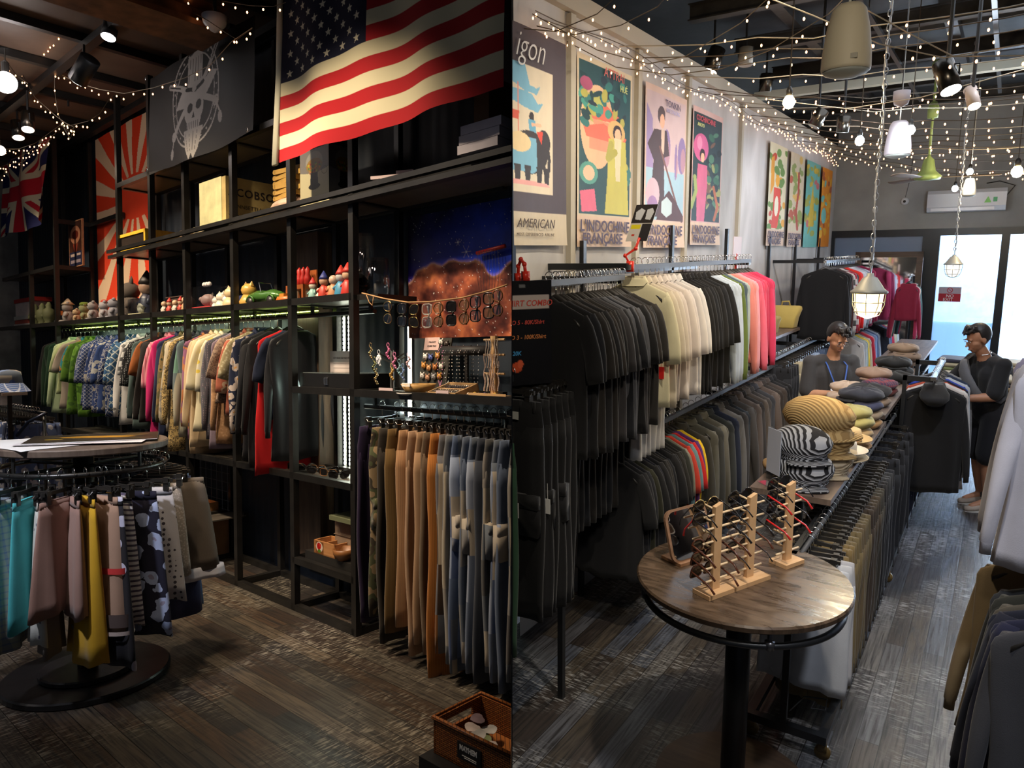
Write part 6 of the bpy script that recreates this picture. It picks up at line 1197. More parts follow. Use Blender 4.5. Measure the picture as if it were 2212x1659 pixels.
mb = MB(); mb.box((RX1-WX-.012, yc-4, z2-.03), (RX1-WX+.012, yd-4, z2)); mb.part('rail_bar', ST2, T2); bracket(T2, yc-4, z2+.02, RX1-WX); bracket(T2, yd-4, z2, RX1-WX)
for u in (1436, 1556): upright(T2, R(u, 560, X=WX).y-4, 0, 2.55)
mb = MB(); mb.box((.05, yb1-4, z2-.08), (.07, yd-4, z2-.04)); mb.part('back_beam', BK, T2)
# lower rail
z3 = 1.22
T3 = thing('wall_clothes_rail', 'lower wall rail under the t-shirts carrying shirts and jackets', 'clothes rail', (WX, 3.6, 0)); RX3 = -1.85
mb = MB(); mb.box((RX3-WX-.012, .15, z3-.03), (RX3-WX+.012, 3.9, z3)); mb.part('rail_bar', ST2, T3)
for y in (.8, 2.2, 3.6): bracket(T3, y, z3, RX3-WX)

# ---- garments, rail 1: black and grey t-shirts
fb = fabric; BT = [(.010, .010, .011), (.014, .014, .016), (.012, .013, .017), (.022, .019, .017), (.028, .023, .020), (.045, .042, .045), (.09, .092, .105), (.030, .027, .025)]
def tone(c): return 'black' if max(c) < .02 else 'off-black' if max(c) < .035 else 'charcoal' if max(c) < .06 else 'faded grey'
us = [1187, 1197, 1204, 1211, 1219, 1228, 1237, 1246, 1254, 1262, 1271, 1279, 1286, 1293, 1299, 1305, 1311, 1317, 1323, 1329, 1335, 1342]
for i, u in enumerate(us):
    y = R(u, 600, X=RX1).y+random.uniform(-.012, .012); c = BT[(0, 0, 2, 3, 3, 1, 4, 3, 0, 5, 1, 6, 2, 6, 4, 6, 0, 5, 4, 3, 1, 7)[i]]
    o = shirt((RX1, y, z1+.012), random.uniform(-.04, .06), fb(c), f'{tone(c)} t-shirt, {nth(i+1)} from the near end of the near wall rail', 'short', 'hanging_t_shirt', 't-shirt', 't-shirts on the near wall rail', i, .74, .235)
    if y < 3.3: clip(o, .003)
    if i == 0:
        mb = MB(); mb.tube([(-.05, -.05, -.33), (-.035, -.052, -.345), (-.02, -.052, -.345), (-.005, -.05, -.33)], .003, 5); mb.tube([(-.022, -.052, -.345), (-.02, -.052, -.38)], .003, 5); mb.part('chest_logo', plain((.12, .13, .06), .5, 0, 'faint_print'), o)
    if i in (12, 19): mb = MB(); mb.box((.15, -.045, -.36), (.20, -.03, -.3)); mb.part('sleeve_print', plain((.4, .42, .38), .6, 0, 'white_print'), o)
# long black trousers hanging beneath the t-shirts
for i in range(16):
    y = R(1195+i*13, 600, X=RX1).y; c = BT[i % 4]
    trousers((RX1-.16, y+.02, 1.62), random.uniform(-.05, .05), fb(c, rough=.55), f'{tone(c)} jogging trousers, {nth(i+1)} from the near end behind the t-shirts', group='black trousers behind the t-shirts', seed=i, length=.64, hw=.16, leg=.08)
mb = MB(); mb.box((.36-.013, .25, 1.585), (.36+.013, 1.35, 1.61)); mb.part('inner_rail', ST2, T1)
# rail 2
CR = [(.62, .57, .38), (.60, .52, .40), (.62, .54, .44), (.64, .56, .50), (.64, .57, .52), (.66, .60, .57), (.66, .62, .60), (.68, .66, .66)]
y0 = R(1362, 572, X=RX1).y; n2_ = []
for k in range(8): n2_.append((fb(CR[k]), ('pale yellow' if k == 0 else 'cream' if k < 5 else 'off-white')+' polo shirt', 'elbow', 'hanging_polo_shirt', .72, k < 4))
for k in range(7): n2_.append((fb(BT[k % 3]), tone(BT[k % 3])+' short-sleeved polo shirt', 'elbow', 'hanging_polo_shirt', .74, False))
for c, w_ in (((.36, .42, .50), 'pale blue'), ((.40, .46, .54), 'light blue'), ((.42, .48, .56), 'ice blue'), ((.10, .14, .03), 'green'), ((.07, .10, .13), 'slate'), ((.30, .36, .34), 'pale sage')): n2_.append((fb(c), w_+' long-sleeved sweatshirt', 'long', 'hanging_sweatshirt', .72, False))
for c, w_ in (((.62, .20, .17), 'salmon pink'), ((.64, .22, .19), 'coral pink'), ((.70, .32, .36), 'pale pink'), ((.66, .12, .18), 'rose pink'), ((.62, .06, .12), 'deep rose'), ((.60, .06, .11), 'raspberry'), ((.50, .03, .07), 'crimson pink'), ((.56, .04, .10), 'cherry pink'), ((.52, .03, .09), 'dark pink')): n2_.append((fb(c), w_+' long-sleeved sweatshirt', 'long', 'hanging_sweatshirt', .68, False))
yv = list(np.linspace(y0+.03, yd-.04, len(n2_)))
for i, ((m, w_, kd, nm, ln, tg), y) in enumerate(zip(n2_, yv)):
    y += random.uniform(-.018, .018)
    shirt((RX1, y, z2+.012), random.uniform(-.03, .06), m, f'{w_}, {nth(i+1)} from the near end of the second wall rail', kd, nm, nm.replace('hanging_', '').replace('_', ' '), 'tops on the second wall rail', i, ln, .23, tagm=plain((.55, .012, .01), .5, 0, 'red_tag2') if tg or i == 18 else None, collar=m if 'polo' in nm else None, tag_at=(.19, -.04, -.52))
# white shirts hanging under the cream ones
for i in range(6):
    c = (.68, .66, .64); t = trousers((RX1-.10, y0+.1+i*.07, 1.62), 0, fb(c), f'white long trousers, {nth(i+1)} from the near end below the cream polo shirts', group='white trousers below the cream polos', seed=i, length=.40, hw=.15, leg=.075)
mb = MB(); mb.box((RX1-.10-WX-.012, y0-4, 1.585), (RX1-.10-WX+.012, y0+.6-4, 1.61)); mb.part('inner_rail', ST2, T2)
# lower rail: t-shirts then jackets
LW = [BT[0], BT[1], BT[2], (.022, .022, .012), BT[0], (.012, .013, .022), BT[1], (.020, .019, .018), BT[3], BT[2], BT[1], BT[0], (.022, .020, .018), BT[3], (.035, .036, .03)]
lw2 = [(c, tone(c) if c != (.012, .013, .022) else 'dark navy') for c in LW]+[((.22, .21, .16), 'stone grey'), ((.55, .05, .03), 'orange red'), ((.14, .26, .28), 'teal'), ((.60, .02, .02), 'bright red'), ((.10, .03, .16), 'purple'), ((.75, .48, .01), 'yellow')]
ylo = list(np.linspace(3.77, 4.72, len(lw2)))
for i, ((c, w_), y) in enumerate(zip(lw2, ylo)):
    y += random.uniform(-.008, .008)
    shirt((RX3, y, z3+.012), random.uniform(-.03, .06), fb(c), f'{w_} t-shirt, {nth(i+1)} from the near end of the lower wall rail', 'short', 'hanging_t_shirt', 't-shirt', 't-shirts on the lower wall rail', i, .72, .23)
JK = [((.045, .042, .035), 'dark olive'), ((.10, .095, .075), 'khaki grey'), ((.04, .04, .036), 'dark grey'), ((.12, .11, .085), 'light khaki'), ((.03, .032, .03), 'black green'), ((.010, .014, .028), 'navy'), ((.11, .105, .10), 'grey'), ((.035, .032, .032), 'charcoal'), ((.02, .025, .032), 'midnight'), ((.05, .045, .042), 'brown grey'), ((.09, .07, .06), 'taupe'), ((.035, .03, .028), 'dark brown'), ((.10, .08, .065), 'mushroom'), ((.06, .052, .047), 'smoke brown'), ((.05, .05, .055), 'slate grey'), ((.12, .09, .075), 'light brown'), ((.05, .042, .038), 'coffee'), ((.07, .055, .048), 'dark taupe'), ((.02, .02, .022), 'black'), ((.018, .018, .02), 'black wool')]
for i, (c, w_) in enumerate(JK):
    y = 4.84+i*.125+random.uniform(-.03, .03); shirt((RX3, y, z3+.012), random.uniform(-.05, .08), fb(c), f'{w_} suit jacket, {nth(i+1)} from the near end of the row of jackets', 'long', 'hanging_suit_jacket', 'jacket', 'suit jackets on the lower wall rail', i, .80, .245, collar=fb(c))
mb = MB(); mb.box((RX3-WX-.012, 3.9, z3-.03), (RX3-WX+.012, 4.0, z3)); mb.part('rail_end', ST2, T3)
# near black trousers and green trousers beside the screen
T4 = thing('front_rail', 'short black rail with black trousers standing beside the dividing screen', 'clothes rail', (-1.77, 2.86, 0)); ZN = 1.81
# near trousers beside the screen
mb = MB(); mb.box((-.012, -.32, ZN-.02), (.012, .2, ZN+.01)); mb.part('top_rail', BK, T4); clip(T4, .002)
for y in (.18,): mb = MB(); mb.box((-.015, y-.015, 0), (.015, y+.015, ZN-.02)); mb.part('upright', BK, T4)
for i in range(6):
    y = 2.60+i*.055; c = [(.012, .012, .013), (.016, .016, .018), (.009, .009, .01)][i % 3]
    o = trousers((-1.77, y, ZN+.02), random.uniform(-.06, .1), fb(c, rough=.7), f'black cargo trousers, {nth(i+1)} from the near end of the front rail beside the screen', group='black trousers on the front rail', seed=i, length=1.02, cargo=i % 2 == 0, hw=.17, leg=.085, tagm=WHITE if i in (0, 1, 2) else None, tag_at=((.06, -.06, -.50), (.12, -.06, -.52), (.15, -.06, -.50), 0, 0, 0)[i])
    if i == 0: mb = MB(); mb.box((.0, -.036, -.2), (.06, -.034, -.165)); mb.part('care_label', plain((.5, .5, .46), .6, 0, 'care_label'), o)
    clip(o, .002)
o = trousers((-1.85, 2.50, 1.66), .0, fb((.05, .12, .07)), 'dark green trousers at the very edge of the dividing screen', hw=.17, length=1.0, leg=.085); clip(o, .002)
# sign boards with red clips
REDP = plain((.62, .03, .015), .3, 0, 'red_clip_plastic')
def red_clip(t, x, y, z):
    mb = MB(); P = [(x, y, z), (x, y+.01, z+.04), (x, y+.05, z+.06), (x, y+.08, z+.03), (x, y+.085, z-.01)]
    mb.tube(P, .008, 6); [mb.ball(p, .012, 7) for p in P[1:]]; mb.box((x-.014, y-.015, z-.03), (x+.014, y+.015, z+.01)); mb.box((x-.014, y+.07, z-.035), (x+.014, y+.1, z)); mb.part('red_clip', REDP, t, True)
px = R(1140, 606, X=-1.72); t = thing('price_board', 'black price board headed T-SHIRT COMBO clipped to the near end of the rail', 'sign', (-1.74, px.y-.02, px.z), .98)
w_, h_ = .28, .46; A = Art(60, 100, '0c0c10'); A.rect(.08, .14, .95, .27, 'b9aca4'); A.ell(.4, .82, .09, .05, 'c8502c'); A.ell(.46, .79, .05, .04, 'd8603c'); A.rect(.45, .04, .55, .07, '6a6a6a')
mb = MB(); mb.box((-w_/2, -.006, -h_), (w_/2, 0, 0)); mb.part('board_back', plain((.3, .3, .34), .4, 0, 'acrylic_edge'), t)
printed('board_print', A, lambda U, V: ((U-.5)*w_, -.008+0*U, -h_*V), GLOSSY, t)
CI = plain((.55, .06, .04), .6, 0, 'red_lettering'); OI = plain((.6, .2, .05), .6, 0, 'orange_lettering'); BI = plain((.05, .3, .6), .6, 0, 'blue_lettering')
for s, sz, m, x, z in (('T-SHIRT COMBO', .036, CI, -.115, -.11), ('/COMBO 5 - 80K/Shirt', .026, CI, -.13, -.19), ('/COMBO 3 - 100K/Shirt', .026, OI, -.135, -.255), ('Shirt - 120K', .026, BI, -.13, -.325)): lettering(s, sz, m, t, frame_M((x, -.009, z), (1, 0, 0), (0, 0, 1)), shear=.15, bold=.0005, sx=.95)
red_clip(t, .02, -.0, .03); clip(t, .002)
p2 = R(1362, 545, X=RX1); t = thing('price_board', 'leaning white and black price card held by a red clip over the second rail', 'sign', (RX1, p2.y, z2+.0), .25)
Rt = Matrix.Rotation(.25, 4, 'Y'); A = Art(60, 100, 'b9b2aa'); A.rect(0, 0, 1, .5, '2a2422'); A.poly([(.1, .2), (.3, .1), (.5, .16), (.42, .42), (.15, .4)], 'b8b8ba'); A.poly([(.58, .14), (.8, .1), (.92, .2), (.85, .42), (.6, .4)], 'b8b8ba'); A.rect(.55, .52, 1, 1, '2a2628'); A.rect(.06, .54, .5, .66, 'c8b820'); A.rect(.2, .8, .34, .85, 'b03020')
printed('card_print', A, lambda U, V: (.03+(U-.5)*.12+(1-V)*.06, -.002+0*U, .13+(1-V)*.20), GLOSSY, t); mb = MB(); mb.add([(-.03, .001, .13), (.09, .001, .13), (.15, .001, .33), (.03, .001, .33), (-.03, .005, .13), (.09, .005, .13), (.15, .005, .33), (.03, .005, .33)], [(0, 1, 2, 3), (7, 6, 5, 4), (0, 4, 5, 1), (1, 5, 6, 2), (2, 6, 7, 3), (3, 7, 4, 0)]); mb.part('card_back', WHITE, t)
mb = MB(); mb.tube([(-.0, 0, 0), (-.03, 0, .05), (.03, 0, .09), (.05, 0, .15)], .008, 6); mb.box((-.02, -.015, -.04), (.02, .015, .02)); mb.ball((-.03, 0, .05), .013, 7); mb.ball((.03, 0, .09), .013, 7); mb.part('red_clip', REDP, t, True)

# ================================================================ counter with hats
WT = wood((.17, .12, .09), (.075, .052, .04), 'dark_walnut', (10, 1.5, 3)); 
C1 = thing('counter_rack', 'long dark wood-topped counter rack with caps on top and trousers hung beneath', 'counter', (-.8, 3.7, 0))
def c1(lo, hi, name, m=BK): mb = MB(); mb.box((lo[0]+.8, lo[1]-3.7, lo[2]), (hi[0]+.8, hi[1]-3.7, hi[2])); return mb.part(name, m, C1)
c1((-1.02, 3.72, 1.09), (-.62, 5.72, 1.12), 'counter_top', WT); c1((-1.02, 5.63, 1.15), (-.62, 8.05, 1.18), 'counter_top', WT); c1((-1.02, 8.07, 1.20), (-.62, 10.2, 1.23), 'counter_top', WT)
for y in (3.86, 5.6, 7.9, 10.1): c1((-.82, y-.02, .12), (-.78, y+.02, 1.1), 'post')
c1((-.86, 3.25, .10), (-.82, 10.1, .14), 'base_beam'); c1((-.53, 3.25, .10), (-.49, 10.1, .14), 'base_beam')
for y in (3.27, 4.9, 6.6, 8.3, 10.0): c1((-.82, y-.02, .10), (-.53, y+.02, .14), 'cross_beam')
c1((-.70, 3.25, .14), (-.67, 3.28, 1.0), 'front_post'); c1((-.70, 3.25, .97), (-.67, 3.9, 1.0), 'top_arm')
for y in (3.3, 5.5, 7.8, 9.9):
    for x in (-.84, -.51):
        mb = MB(); mb.cyl((x+.8, y-3.7-.012, .036), (x+.8, y-3.7+.012, .036), .036, n=14); mb.box((x+.8-.02, y-3.7-.02, .045), (x+.8+.02, y-3.7-.014, .1)); mb.part('caster', plain((.16, .10, .03), .4, 0, 'amber_wheel'), C1, True)
mb = MB()
for sx_ in (0,): mb.tube([(.12+.0, -.35+.0, .15), (.16, -.2, .16), (.26, -.18, .17), (.27, -.28, .17), (.21, -.3, .17), (.21, -.24, .17)], .004, 5)
mb.part('scroll_wire', BK, C1)
RXC = -.655; mb = MB(); mb.tube([(RXC+.8, -.42, .99), (RXC+.8, 6.3, .99)], .012, 8); mb.part('hanging_rail', ST2, C1, True)
CT = [((.50, .52, .56), 'white'), ((.52, .53, .56), 'off-white'), ((.45, .45, .48), 'pale grey'), ((.20, .14, .06), 'mustard brown'), ((.17, .13, .065), 'khaki'), ((.14, .105, .06), 'brown khaki'), ((.15, .12, .07), 'olive khaki'), ((.06, .045, .035), 'dark brown'), ((.07, .055, .04), 'coffee'), ((.05, .045, .035), 'dark olive'), ((.018, .018, .02), 'black'), ((.03, .032, .036), 'dark grey'), ((.022, .024, .03), 'black denim'), ((.015, .016, .02), 'black twill'), ((.02, .025, .05), 'dark indigo'), ((.03, .04, .085), 'indigo denim'), ((.035, .05, .10), 'blue denim'), ((.025, .035, .07), 'navy denim')]
k = 0
for i in range(40):
    y = 3.42+i*.068+random.uniform(-.015, .015) if i < 27 else 5.28+(i-27)*.3
    c, w_ = CT[min(i, 2)] if i < 3 else CT[min(3+int((i-3)/2.6), len(CT)-1)]
    short = i < 3
    trousers((RXC, y, .99+.014), random.uniform(-.12, .12), fb(c, 'denim', tuple(q*.8 for q in c)) if 'denim' in w_ or 'indigo' in w_ else fb(c), f'{w_} {"shorts" if short else "trousers"}, {nth(i+1)} from the near end under the counter', 'hanging_shorts' if short else 'hanging_trousers', 'shorts' if short else 'trousers', 'trousers under the counter', i, .62 if short else .80, False, .15 if short else .085, hw=.2 if short else .165, leg=.12 if short else .08)
def cap(loc, m, label, r=.13, kind='cap', rz=0, mb_=None, tilt=0, group=None):
    t = thing('flat_cap' if kind == 'cap' else 'knitted_hat' if kind == 'knit' else 'straw_hat', label, 'hat', loc, rz, group, rx=tilt); mb = MB(); n = 24
    if kind == 'cap':
        prof = [(.80, 0), (.92, .12), (1.05, .3), (1.0, .48), (.75, .62), (.4, .70), (.01, .72)]; mb.loft([[(r*q*cos(a)*1.0, r*q*sin(a)*1.12-.1*r*z, r*z*.85+.05*r*sin(5*a)*(z > .1)) for a in np.linspace(0, 2*PI, n, endpoint=False)] for q, z in prof]); mb.part('crown', m, t, True)
        mb = MB(); mb.loft([[(r*.72*sin(f), -r*(.75+.0)-r*.0, r*.02), (r*.78*sin(f), -r*(.85+.42*cos(f)), -.002), (r*.78*sin(f), -r*(.85+.42*cos(f)), .006), (r*.72*sin(f), -r*.75, r*.10)] for f in np.linspace(-1.2, 1.2, 9)]); mb.part('peak', m, t, True)
        mb = MB(); mb.ball((0, 0, r*.62), .009, 6); mb.part('top_button', m, t, True)
    elif kind == 'knit':
        prof = [(.86, -.02), (.95, .18), (.88, .22), (1.08, .42), (1.15, .68), (1.0, .95), (.7, 1.15), (.35, 1.25), (.01, 1.28)]; mb.loft([[(r*q*cos(a), r*q*sin(a)*1.05+.22*r*max(0, z-.5), r*z) for a in np.linspace(0, 2*PI, n, endpoint=False)] for q, z in prof]); mb.part('crown', m, t, True)
        mb = MB(); mb.loft([[(r*.78*sin(f), -r*.80, r*.0), (r*.88*sin(f), -r*(.95+.45*cos(f)), r*.02), (r*.88*sin(f), -r*(.95+.45*cos(f)), r*.08), (r*.78*sin(f), -r*.80, r*.14)] for f in np.linspace(-1.3, 1.3, 9)]); mb.part('peak', m, t, True)
    else:
        mb.lathe([(.62*r, .0), (.60*r, .5*r), (.55*r, .72*r), (.42*r, .78*r), (.02, .72*r)], 28); mb.part('crown', m, t, True); mb = MB(); mb.lathe([(.62*r, 0.008), (1.1*r, .03), (1.12*r, .034), (1.1*r, .028), (.62*r, 0)], 32, cap=False); mb.part('brim', m, t, True); mb = MB(); mb.lathe([(.635*r, .008), (.625*r, .16*r)], 28, cap=False); mb.part('hat_band', mb_ or DARKM, t, True)
    return t
def ribbed(c, c2, sc): 
    key = ('rib', c, c2, sc)
    if key in MC: return MC[key]
    m, t, b = nt('ribbed_knit', .95, 0, .2); co = coords(t); sp = N(t, 'ShaderNodeSeparateXYZ'); t.links.new(co, sp.inputs[0])
    r_ = math_(t, 'SQRT', math_(t, 'ADD', math_(t, 'POWER', sp.outputs[1], 2.0), math_(t, 'POWER', math_(t, 'SUBTRACT', sp.outputs[2], .0), 2.0)))
    s_ = math_(t, 'SINE', math_(t, 'MULTIPLY', sp.outputs[0], sc)) if False else math_(t, 'SINE', math_(t, 'MULTIPLY', math_(t, 'ADD', r_, math_(t, 'MULTIPLY', sp.outputs[0], .35)), sc)); t.links.new(mixc(t, math_(t, 'GREATER_THAN', s_, .1), c, c2), b.inputs['Base Color']); bump(t, b, s_, .6, .004); MC[key] = m; return m
GS = ribbed((.30, .31, .34), (.015, .015, .018), 420.0); TS = ribbed((.42, .29, .13), (.27, .17, .07), 420.0); CS_ = ribbed((.5, .42, .30), (.36, .29, .2), 420.0)
zt = 1.122
HATS = [((-.80, 3.93, zt), GS, 'lower of two black and grey striped knitted hats at the near end of the counter', .135, 'knit', .3), ((-.82, 3.95, zt+.13), GS, 'upper black and grey striped knitted hat stacked on its twin', .135, 'knit', .5),
 ((-.74, 4.20, zt), CS_, 'cream ribbed knitted hat at the bottom of the tan stack', .125, 'knit', .3), ((-.76, 4.22, zt+.11), TS, 'tan ribbed knitted hat in the middle of its stack', .14, 'knit', .6), ((-.80, 4.26, zt+.20), TS, 'big tan ribbed knitted hat on top of the stack', .165, 'knit', 1.0), ((-.93, 4.1, zt), plain((.42, .26, .12), .8, 0, 'tan_felt'), 'tan hat brim poking out behind the striped hats', .12, 'cap', .4),
 ((-.70, 4.48, zt), plain((.62, .52, .36), .8, 0, 'pale_straw'), 'lower pale cream straw trilby beside the tan knitted hats', .125, 'straw', 0), ((-.70, 4.485, zt+.04), plain((.60, .56, .5), .8, 0, 'white_straw'), 'white woven straw trilby with a black band', .12, 'straw', 0), ((-.72, 4.78, zt), plain((.36, .22, .12), .8, 0, 'brown_straw'), 'lower tan straw hat with rolled brim behind the white trilby', .12, 'straw', 0), ((-.72, 4.785, zt+.04), plain((.5, .36, .18), .8, 0, 'honey_straw'), 'honey straw trilby stacked on the tan one', .12, 'straw', 0),
 ((-.86, 4.75, zt), fb((.42, .32, .2)), 'beige cap at the bottom of the pale stack', .125, 'cap', .8), ((-.86, 4.75, zt+.07), fb((.38, .27, .14)), 'camel cap in the pale stack', .125, 'cap', .5), ((-.76, 5.10, zt), fb((.38, .26, .13)), 'tan twill cap under the olive caps', .13, 'cap', -.6), ((-.76, 5.1, zt+.075), fb((.36, .32, .12)), 'olive yellow cap', .13, 'cap', -.8), ((-.77, 5.1, zt+.14), fb((.33, .30, .12)), 'upper olive yellow cap with turned peak', .12, 'cap', -1.0), ((-.9, 5.05, zt+.12), fb((.60, .57, .66)), 'lilac white cap on the left of the olive caps', .15, 'cap', 1.2), ((-.9, 5.05, zt), fb((.6, .58, .6)), 'white cap under the lilac one', .14, 'cap', 1.2),
 ((-.74, 5.46, zt), fb((.30, .17, .07)), 'brown cap at the bottom of the navy stack', .12, 'cap', -.4), ((-.74, 5.46, zt+.06), fb((.22, .17, .12)), 'taupe cap under the navy caps', .12, 'cap', -.3), ((-.75, 5.46, zt+.12), fb((.04, .045, .09)), 'navy cap', .125, 'cap', -.6), ((-.76, 5.47, zt+.19), fb((.022, .024, .035)), 'topmost dark cap of the navy stack', .13, 'cap', -.9),
 ((-.76, 5.95, zt+.06), fb((.24, .17, .12)), 'light brown cap under the large black cap', .13, 'cap', -.5), ((-.78, 5.95, zt+.13), fb((.016, .016, .018)), 'large black cap on a brown one', .15, 'cap', -.2), ((-.95, 6.0, zt+.06), fb((.36, .27, .2)), 'beige cap in front of the man looking at his phone', .13, 'cap', .3), ((-.95, 6.1, zt+.12), fb((.4, .30, .22)), 'cream tweed cap by the hands of the man with glasses', .13, 'cap', .5),
 ((-.76, 6.45, zt+.06), fb((.10, .02, .02)), 'dark red cap under the checked one', .12, 'cap', -.4), ((-.77, 6.45, zt+.11), fb((.05, .03, .06), 'check', (.3, .05, .05)), 'red and navy checked cap', .13, 'cap', -.2), ((-.84, 6.6, zt+.17), fb((.26, .17, .12)), 'brown felt cap behind the checked one', .135, 'cap', .1),
 ((-.74, 7.15, zt+.06), fb((.014, .014, .014)), 'large black cap beside the metal bracket', .15, 'cap', -.3), ((-.78, 7.5, zt+.06), fb((.012, .012, .013)), 'lower black beret near the far end', .15, 'cap', 0), ((-.80, 7.52, zt+.14), fb((.018, .018, .018)), 'upper black beret near the far end', .15, 'cap', .2),
 ((-.78, 8.2, zt+.11), fb((.20, .14, .10)), 'brown tweed cap at the far end of the counter', .15, 'cap', -.1), ((-.80, 8.25, zt+.19), fb((.26, .18, .12)), 'light brown tweed cap topmost at the far end', .14, 'cap', .2)]
for loc, m, lb, r, kd, rz in HATS: cap(loc, m, lb+' on the counter' if 'counter' not in lb and len(lb.split()) < 13 else lb, r, kd, rz)
t = thing('sign_holder', 'clear acrylic sign holder with a blank white sheet in front of the striped hats', 'sign holder', (-.93, 3.82, zt), -.75); mb = MB(); mb.box((-.06, -.002, .06), (.06, .0, .30)); mb.part('blank_sheet', plain((.5, .52, .6), .5, 0, 'blank_sheet'), t); mb = MB(); mb.box((-.062, .001, .004), (.062, .004, .305)); mb.box((-.062, -.05, 0), (.062, .05, .004)); mb.part('acrylic_sleeve', glass('acrylic2', .2), t)

# ================================================================ round table with eyewear stands
TC = Vector((-.81, 2.90, 0)); t = thing('round_display_table', 'round dark wood display table on a black pole in the foreground', 'table', TC)
RW, t_, b_ = nt('worn_table_wood', .28, 0, .6); co = coords(t_, (2, 9, 2), rot=(0, 0, 1.15)); n = N(t_, 'ShaderNodeTexNoise', i_Scale=2.4, i_Detail=8.0, i_Distortion=1.4); t_.links.new(co, n.inputs[0]); t_.links.new(ramp(t_, n.outputs[0], [(.25, (.032, .021, .014)), (.5, (.085, .054, .033)), (.75, (.16, .10, .06))]), b_.inputs['Base Color']); t_.links.new(ramp(t_, n.outputs[0], [(.3, (.2, .2, .2)), (.7, (.42, .42, .42))]), b_.inputs['Roughness'])
mb = MB(); mb.lathe([(0, .965), (.425, .965), (.434, .972), (.436, .99), (.43, .998), (0, 1.0)], 80); mb.part('table_top', RW, t)
mb = MB(); mb.tube([(.40*cos(a), .40*sin(a), .905) for a in np.linspace(0, 2*PI, 64, endpoint=False)], .014, 8, closed=True); mb.part('hanging_ring', BK, t, True)
for k in range(4): a = k*PI/2+.55; mb = MB(); mb.cyl((.40*cos(a), .40*sin(a), .905), (.40*cos(a), .40*sin(a), .966), .009, n=8); mb.cyl((.40*cos(a), .40*sin(a), .895), (.40*cos(a), .40*sin(a), .925), .019, n=10); mb.part('ring_post', plain((.12, .12, .13), .3, .8, 'gun_metal'), t, True)
mb = MB(); mb.lathe([(.052, .03), (.052, .965)], 24); mb.part('pole', plain((.008, .009, .012), .4, .3, 'pole_black'), t, True); mb = MB(); mb.lathe([(0, 0), (.33, 0), (.335, .02), (0, .03)], 48); mb.part('base_disc', wood((.10, .06, .035), (.05, .03, .02), 'base_wood'), t)
PINE = wood((.66, .42, .22), (.55, .32, .15), 'light_pine', (3, 14, 3)); PEG = plain((.68, .50, .30), .5, 0, 'peg_wood')
ZT = 1.0; ang = math.atan2(.345, .155); d = Vector((cos(ang), sin(ang), 0)); nn = Vector((-d.y, d.x, 0))
c0 = Vector((-.812, 2.78, ZT))
def stand(c, ang, L_, posts, H, rows, label):
    t = thing('eyewear_stand', label, 'eyewear stand', c, ang); mb = MB(); mb.box((-L_/2, -.045, 0), (L_/2, .045, .018)); mb.part('base_board', PINE, t)
    for x in posts: mb = MB(); mb.add([(x-.02, -.009, .018), (x+.02, -.009, .018), (x+.02, .009, .018), (x-.02, .009, .018), (x-.02, -.009, H-.012), (x+.02, -.009, H), (x+.02, .009, H), (x-.02, .009, H-.012)], [(0, 3, 2, 1), (4, 5, 6, 7), (0, 1, 5, 4), (1, 2, 6, 5), (2, 3, 7, 6), (3, 0, 4, 7)]); mb.part('upright', PINE, t)
    for z in rows:
        mb = MB(); mb.tube([(posts[0]-.075, 0, z), (posts[-1]+.075, 0, z)], .0048, 8); mb.part('peg_rail', PEG, t, True)
        for x in posts: mb = MB(); mb.tube([(x, .0, z+.012), (x, .075, z+.02)], .0046, 8); mb.part('nose_peg', PEG, t, True)
    return t
rows = [.055, .11, .165, .22, .275, .33]
stand(c0, ang, .36, (-.105, .095), .375, rows, 'wide pine eyewear stand with two uprights on the round table')
c1_ = Vector((-.682, 3.125, ZT)); stand(c1_, ang+.0, .12, (0,), .37, [.055, .11, .165, .22, .275, .325], 'narrow single-post pine eyewear stand at the back of the round table')
BR = plain((.10, .03, .015), .2, 0, 'brown_acetate'); RDT = plain((.55, .02, .02), .2, 0, 'red_acetate'); DKG = plain((.03, .03, .035), .2, .6, 'gun_wire')
fr2 = [(0, -.105, 5, GOLD, 'round', 'gold rimmed round sunglasses on the top left peg of the wide stand', RIMK), (0, .095, 5, DKG, 'round', 'large silver rimmed sunglasses on the top right peg of the wide stand', DKG), (0, -.105, 4, DKG, 'round', 'wire rimmed sunglasses, second row left of the wide stand', RIMK), (0, .095, 4, DKG, 'square', 'wire rimmed sunglasses, second row right of the wide stand', DKG), (0, .095, 3, RIMT, 'round', 'dark round sunglasses, third row right of the wide stand', RIMK), (0, -.105, 2, BR, 'cat', 'brown framed sunglasses, third row left of the wide stand', BR), (0, .095, 2, RIMC, 'square', 'brown tinted sunglasses, fourth row right of the wide stand', BR), (0, -.105, 1, BR, 'square', 'glossy brown sunglasses, fourth row left of the wide stand', BR), (0, .095, 1, DKG, 'round', 'thin wire sunglasses, fifth row right of the wide stand', RIMK), (0, -.105, 0, BR, 'square', 'lowest pair of brown sunglasses on the left of the wide stand', BR),
 (1, 0, 5, DKG, 'square', 'black and clear sunglasses at the top of the narrow stand', DKG), (1, 0, 4, RIMK, 'square', 'sunglasses with bright red arms, second row of the narrow stand', RDT), (1, 0, 3, DKG, 'square', 'grey sunglasses, third row of the narrow stand', DKG), (1, 0, 2, RIMK, 'square', 'black sunglasses with red arm tips, fourth row of the narrow stand', RDT)]
